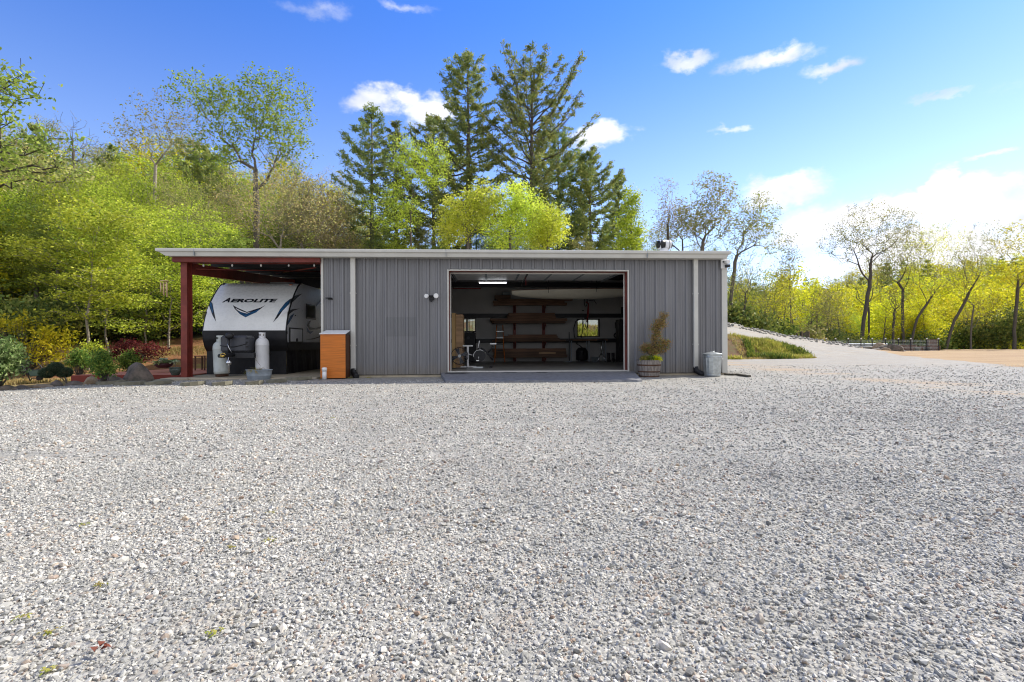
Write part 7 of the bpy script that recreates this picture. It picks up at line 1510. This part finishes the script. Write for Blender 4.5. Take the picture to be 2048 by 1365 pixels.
# --- grass (uncountable)
def grass(name, label, pts, hgt, lm, seed, wd=.012):
    r = np.random.RandomState(seed); P = np.array(pts); n = len(P); z = height(P[:, 0], P[:, 1]) - .01; a = r.uniform(0, 6.28, n); h_ = hgt * r.uniform(.4, 1.3, n); lean = r.uniform(.1, .7, n)
    b = np.stack([P[:, 0], P[:, 1], z], -1); s_ = np.stack([np.cos(a), np.sin(a), 0 * a], -1) * wd; t = b + np.stack([-np.sin(a) * lean * h_, np.cos(a) * lean * h_, h_], -1); m = (b + t) / 2 + np.array([0, 0, 1]) * (h_ * .12)[:, None]
    V_ = np.stack([b - s_, b + s_, m + s_ * .7, m - s_ * .7, m - s_ * .7, m + s_ * .7, t + s_ * .1, t - s_ * .1], 1).reshape(-1, 3); me = fast_mesh(name, V_, np.arange(len(V_)).reshape(-1, 4), L[lm], False); o = bpy.data.objects.new(name, me); COL.objects.link(o); tag(o, label, None, None, 'stuff')
r = np.random.RandomState(77)
xb = r.uniform(4, 19.6, 60000); yb = np.interp(xb, KX, KY[2]) + r.uniform(-.7, 1.0, 60000) * (np.interp(xb, KX, KY[3]) - np.interp(xb, KX, KY[2])) + .4
cl = smoothn(xb, yb, 1.4, 61) + .5 * smoothn(xb, yb, 4.0, 62) + (xb - 12) * .08; k = (cl > .32) & (r.uniform(0, 1, 60000) < .6); grass('bank_grass', 'green and straw grass tufts on the eroded bank', np.stack([xb[k], yb[k]], -1), .24, 'grass', 1, .02)
k = (cl > -.5) & (cl < .3) & (r.uniform(0, 1, 60000) < .3); grass('dry_grass', 'dry straw coloured grass on the eroded bank', np.stack([xb[k], yb[k]], -1), .13, 'strawgrass', 2, .014)
k = (smoothn(xb, yb, 2.6, 91) > .55) & (r.uniform(0, 1, 60000) < .35); grass('bank_weeds', 'darker green weeds in patches on the eroded bank', np.stack([xb[k], yb[k]], -1), .34, 'shrub', 5, .03)
xg = r.uniform(-22, -9.7, 40000); yg_ = r.uniform(8.5, 24, 40000); cl = smoothn(xg, yg_, 1.3, 71); k = (cl > .0) & ~((xg > dx0 - .1) & (yg_ > DY0 - .1) & (yg_ < 21.6)) & (yg_ > np.interp(xg, [-13, -12.1, -10.1, -9.3], [12.7, 12.8, 14.4, 14.6])); grass('garden_grass', 'thin yellowing grass round the garden shrubs', np.stack([xg[k], yg_[k]], -1), .12, 'strawgrass', 3, .012)
# tiny weeds in the gravel
Wp = [(665, 835), (545, 1025), (460, 1095), (540, 1080), (168, 1048), (200, 1168), (50, 1232), (95, 1265), (430, 1265), (100, 1340), (630, 755), (665, 757), (700, 756), (735, 755), (640, 758)]
wd_names = ['far out left of centre', 'below the orange cabinet', 'second below the orange cabinet', 'right of two under the cabinet', 'high on the left', 'left, mid distance', 'at the left, near', 'near the lower left', 'near the bottom, left of centre', 'in the lower left corner', 'left of the white pipe', 'below the orange cabinet front', 'at the foot of the left downspout', 'by the wall right of the downspout', 'touching the white pipe']
for i, (px, py) in enumerate(Wp):
    g = atG(px, py, .01); t = thing('weed_tuft', (g.x, g.y, hz(g.x, g.y)), f'tiny green weed in the gravel {wd_names[i]}', 'weed', 'weeds sprouting in the gravel'); sc_ = .022 if py > 800 else .08; spray(t, (g.x, g.y, hz(g.x, g.y) + .012), 16, sc_, sc_ * .16, 'grass', 400 + i, up=.7, rad_=sc_ * .5)
q = atG(205, 1305, .015); t = MB(); 
for k in range(7): a_ = k * .9; t.poly([(q.x + .012 * math.cos(a_ + j * 2.1) + .016 * math.cos(a_ * 3), q.y + .012 * math.sin(a_ + j * 2.1) + .014 * math.sin(a_ * 2), .03 + .006 * ((k + j) % 3)) for j in range(3)], [(0, 1, 2)])
M['deadleaf'] = pmat('red_dead_leaf', (.14, .035, .015), .7, var=.3); o = t.build('dead_leaf', M['deadleaf']); tag(o, 'curled red brown dead leaf on the gravel near the lower left', 'leaf')
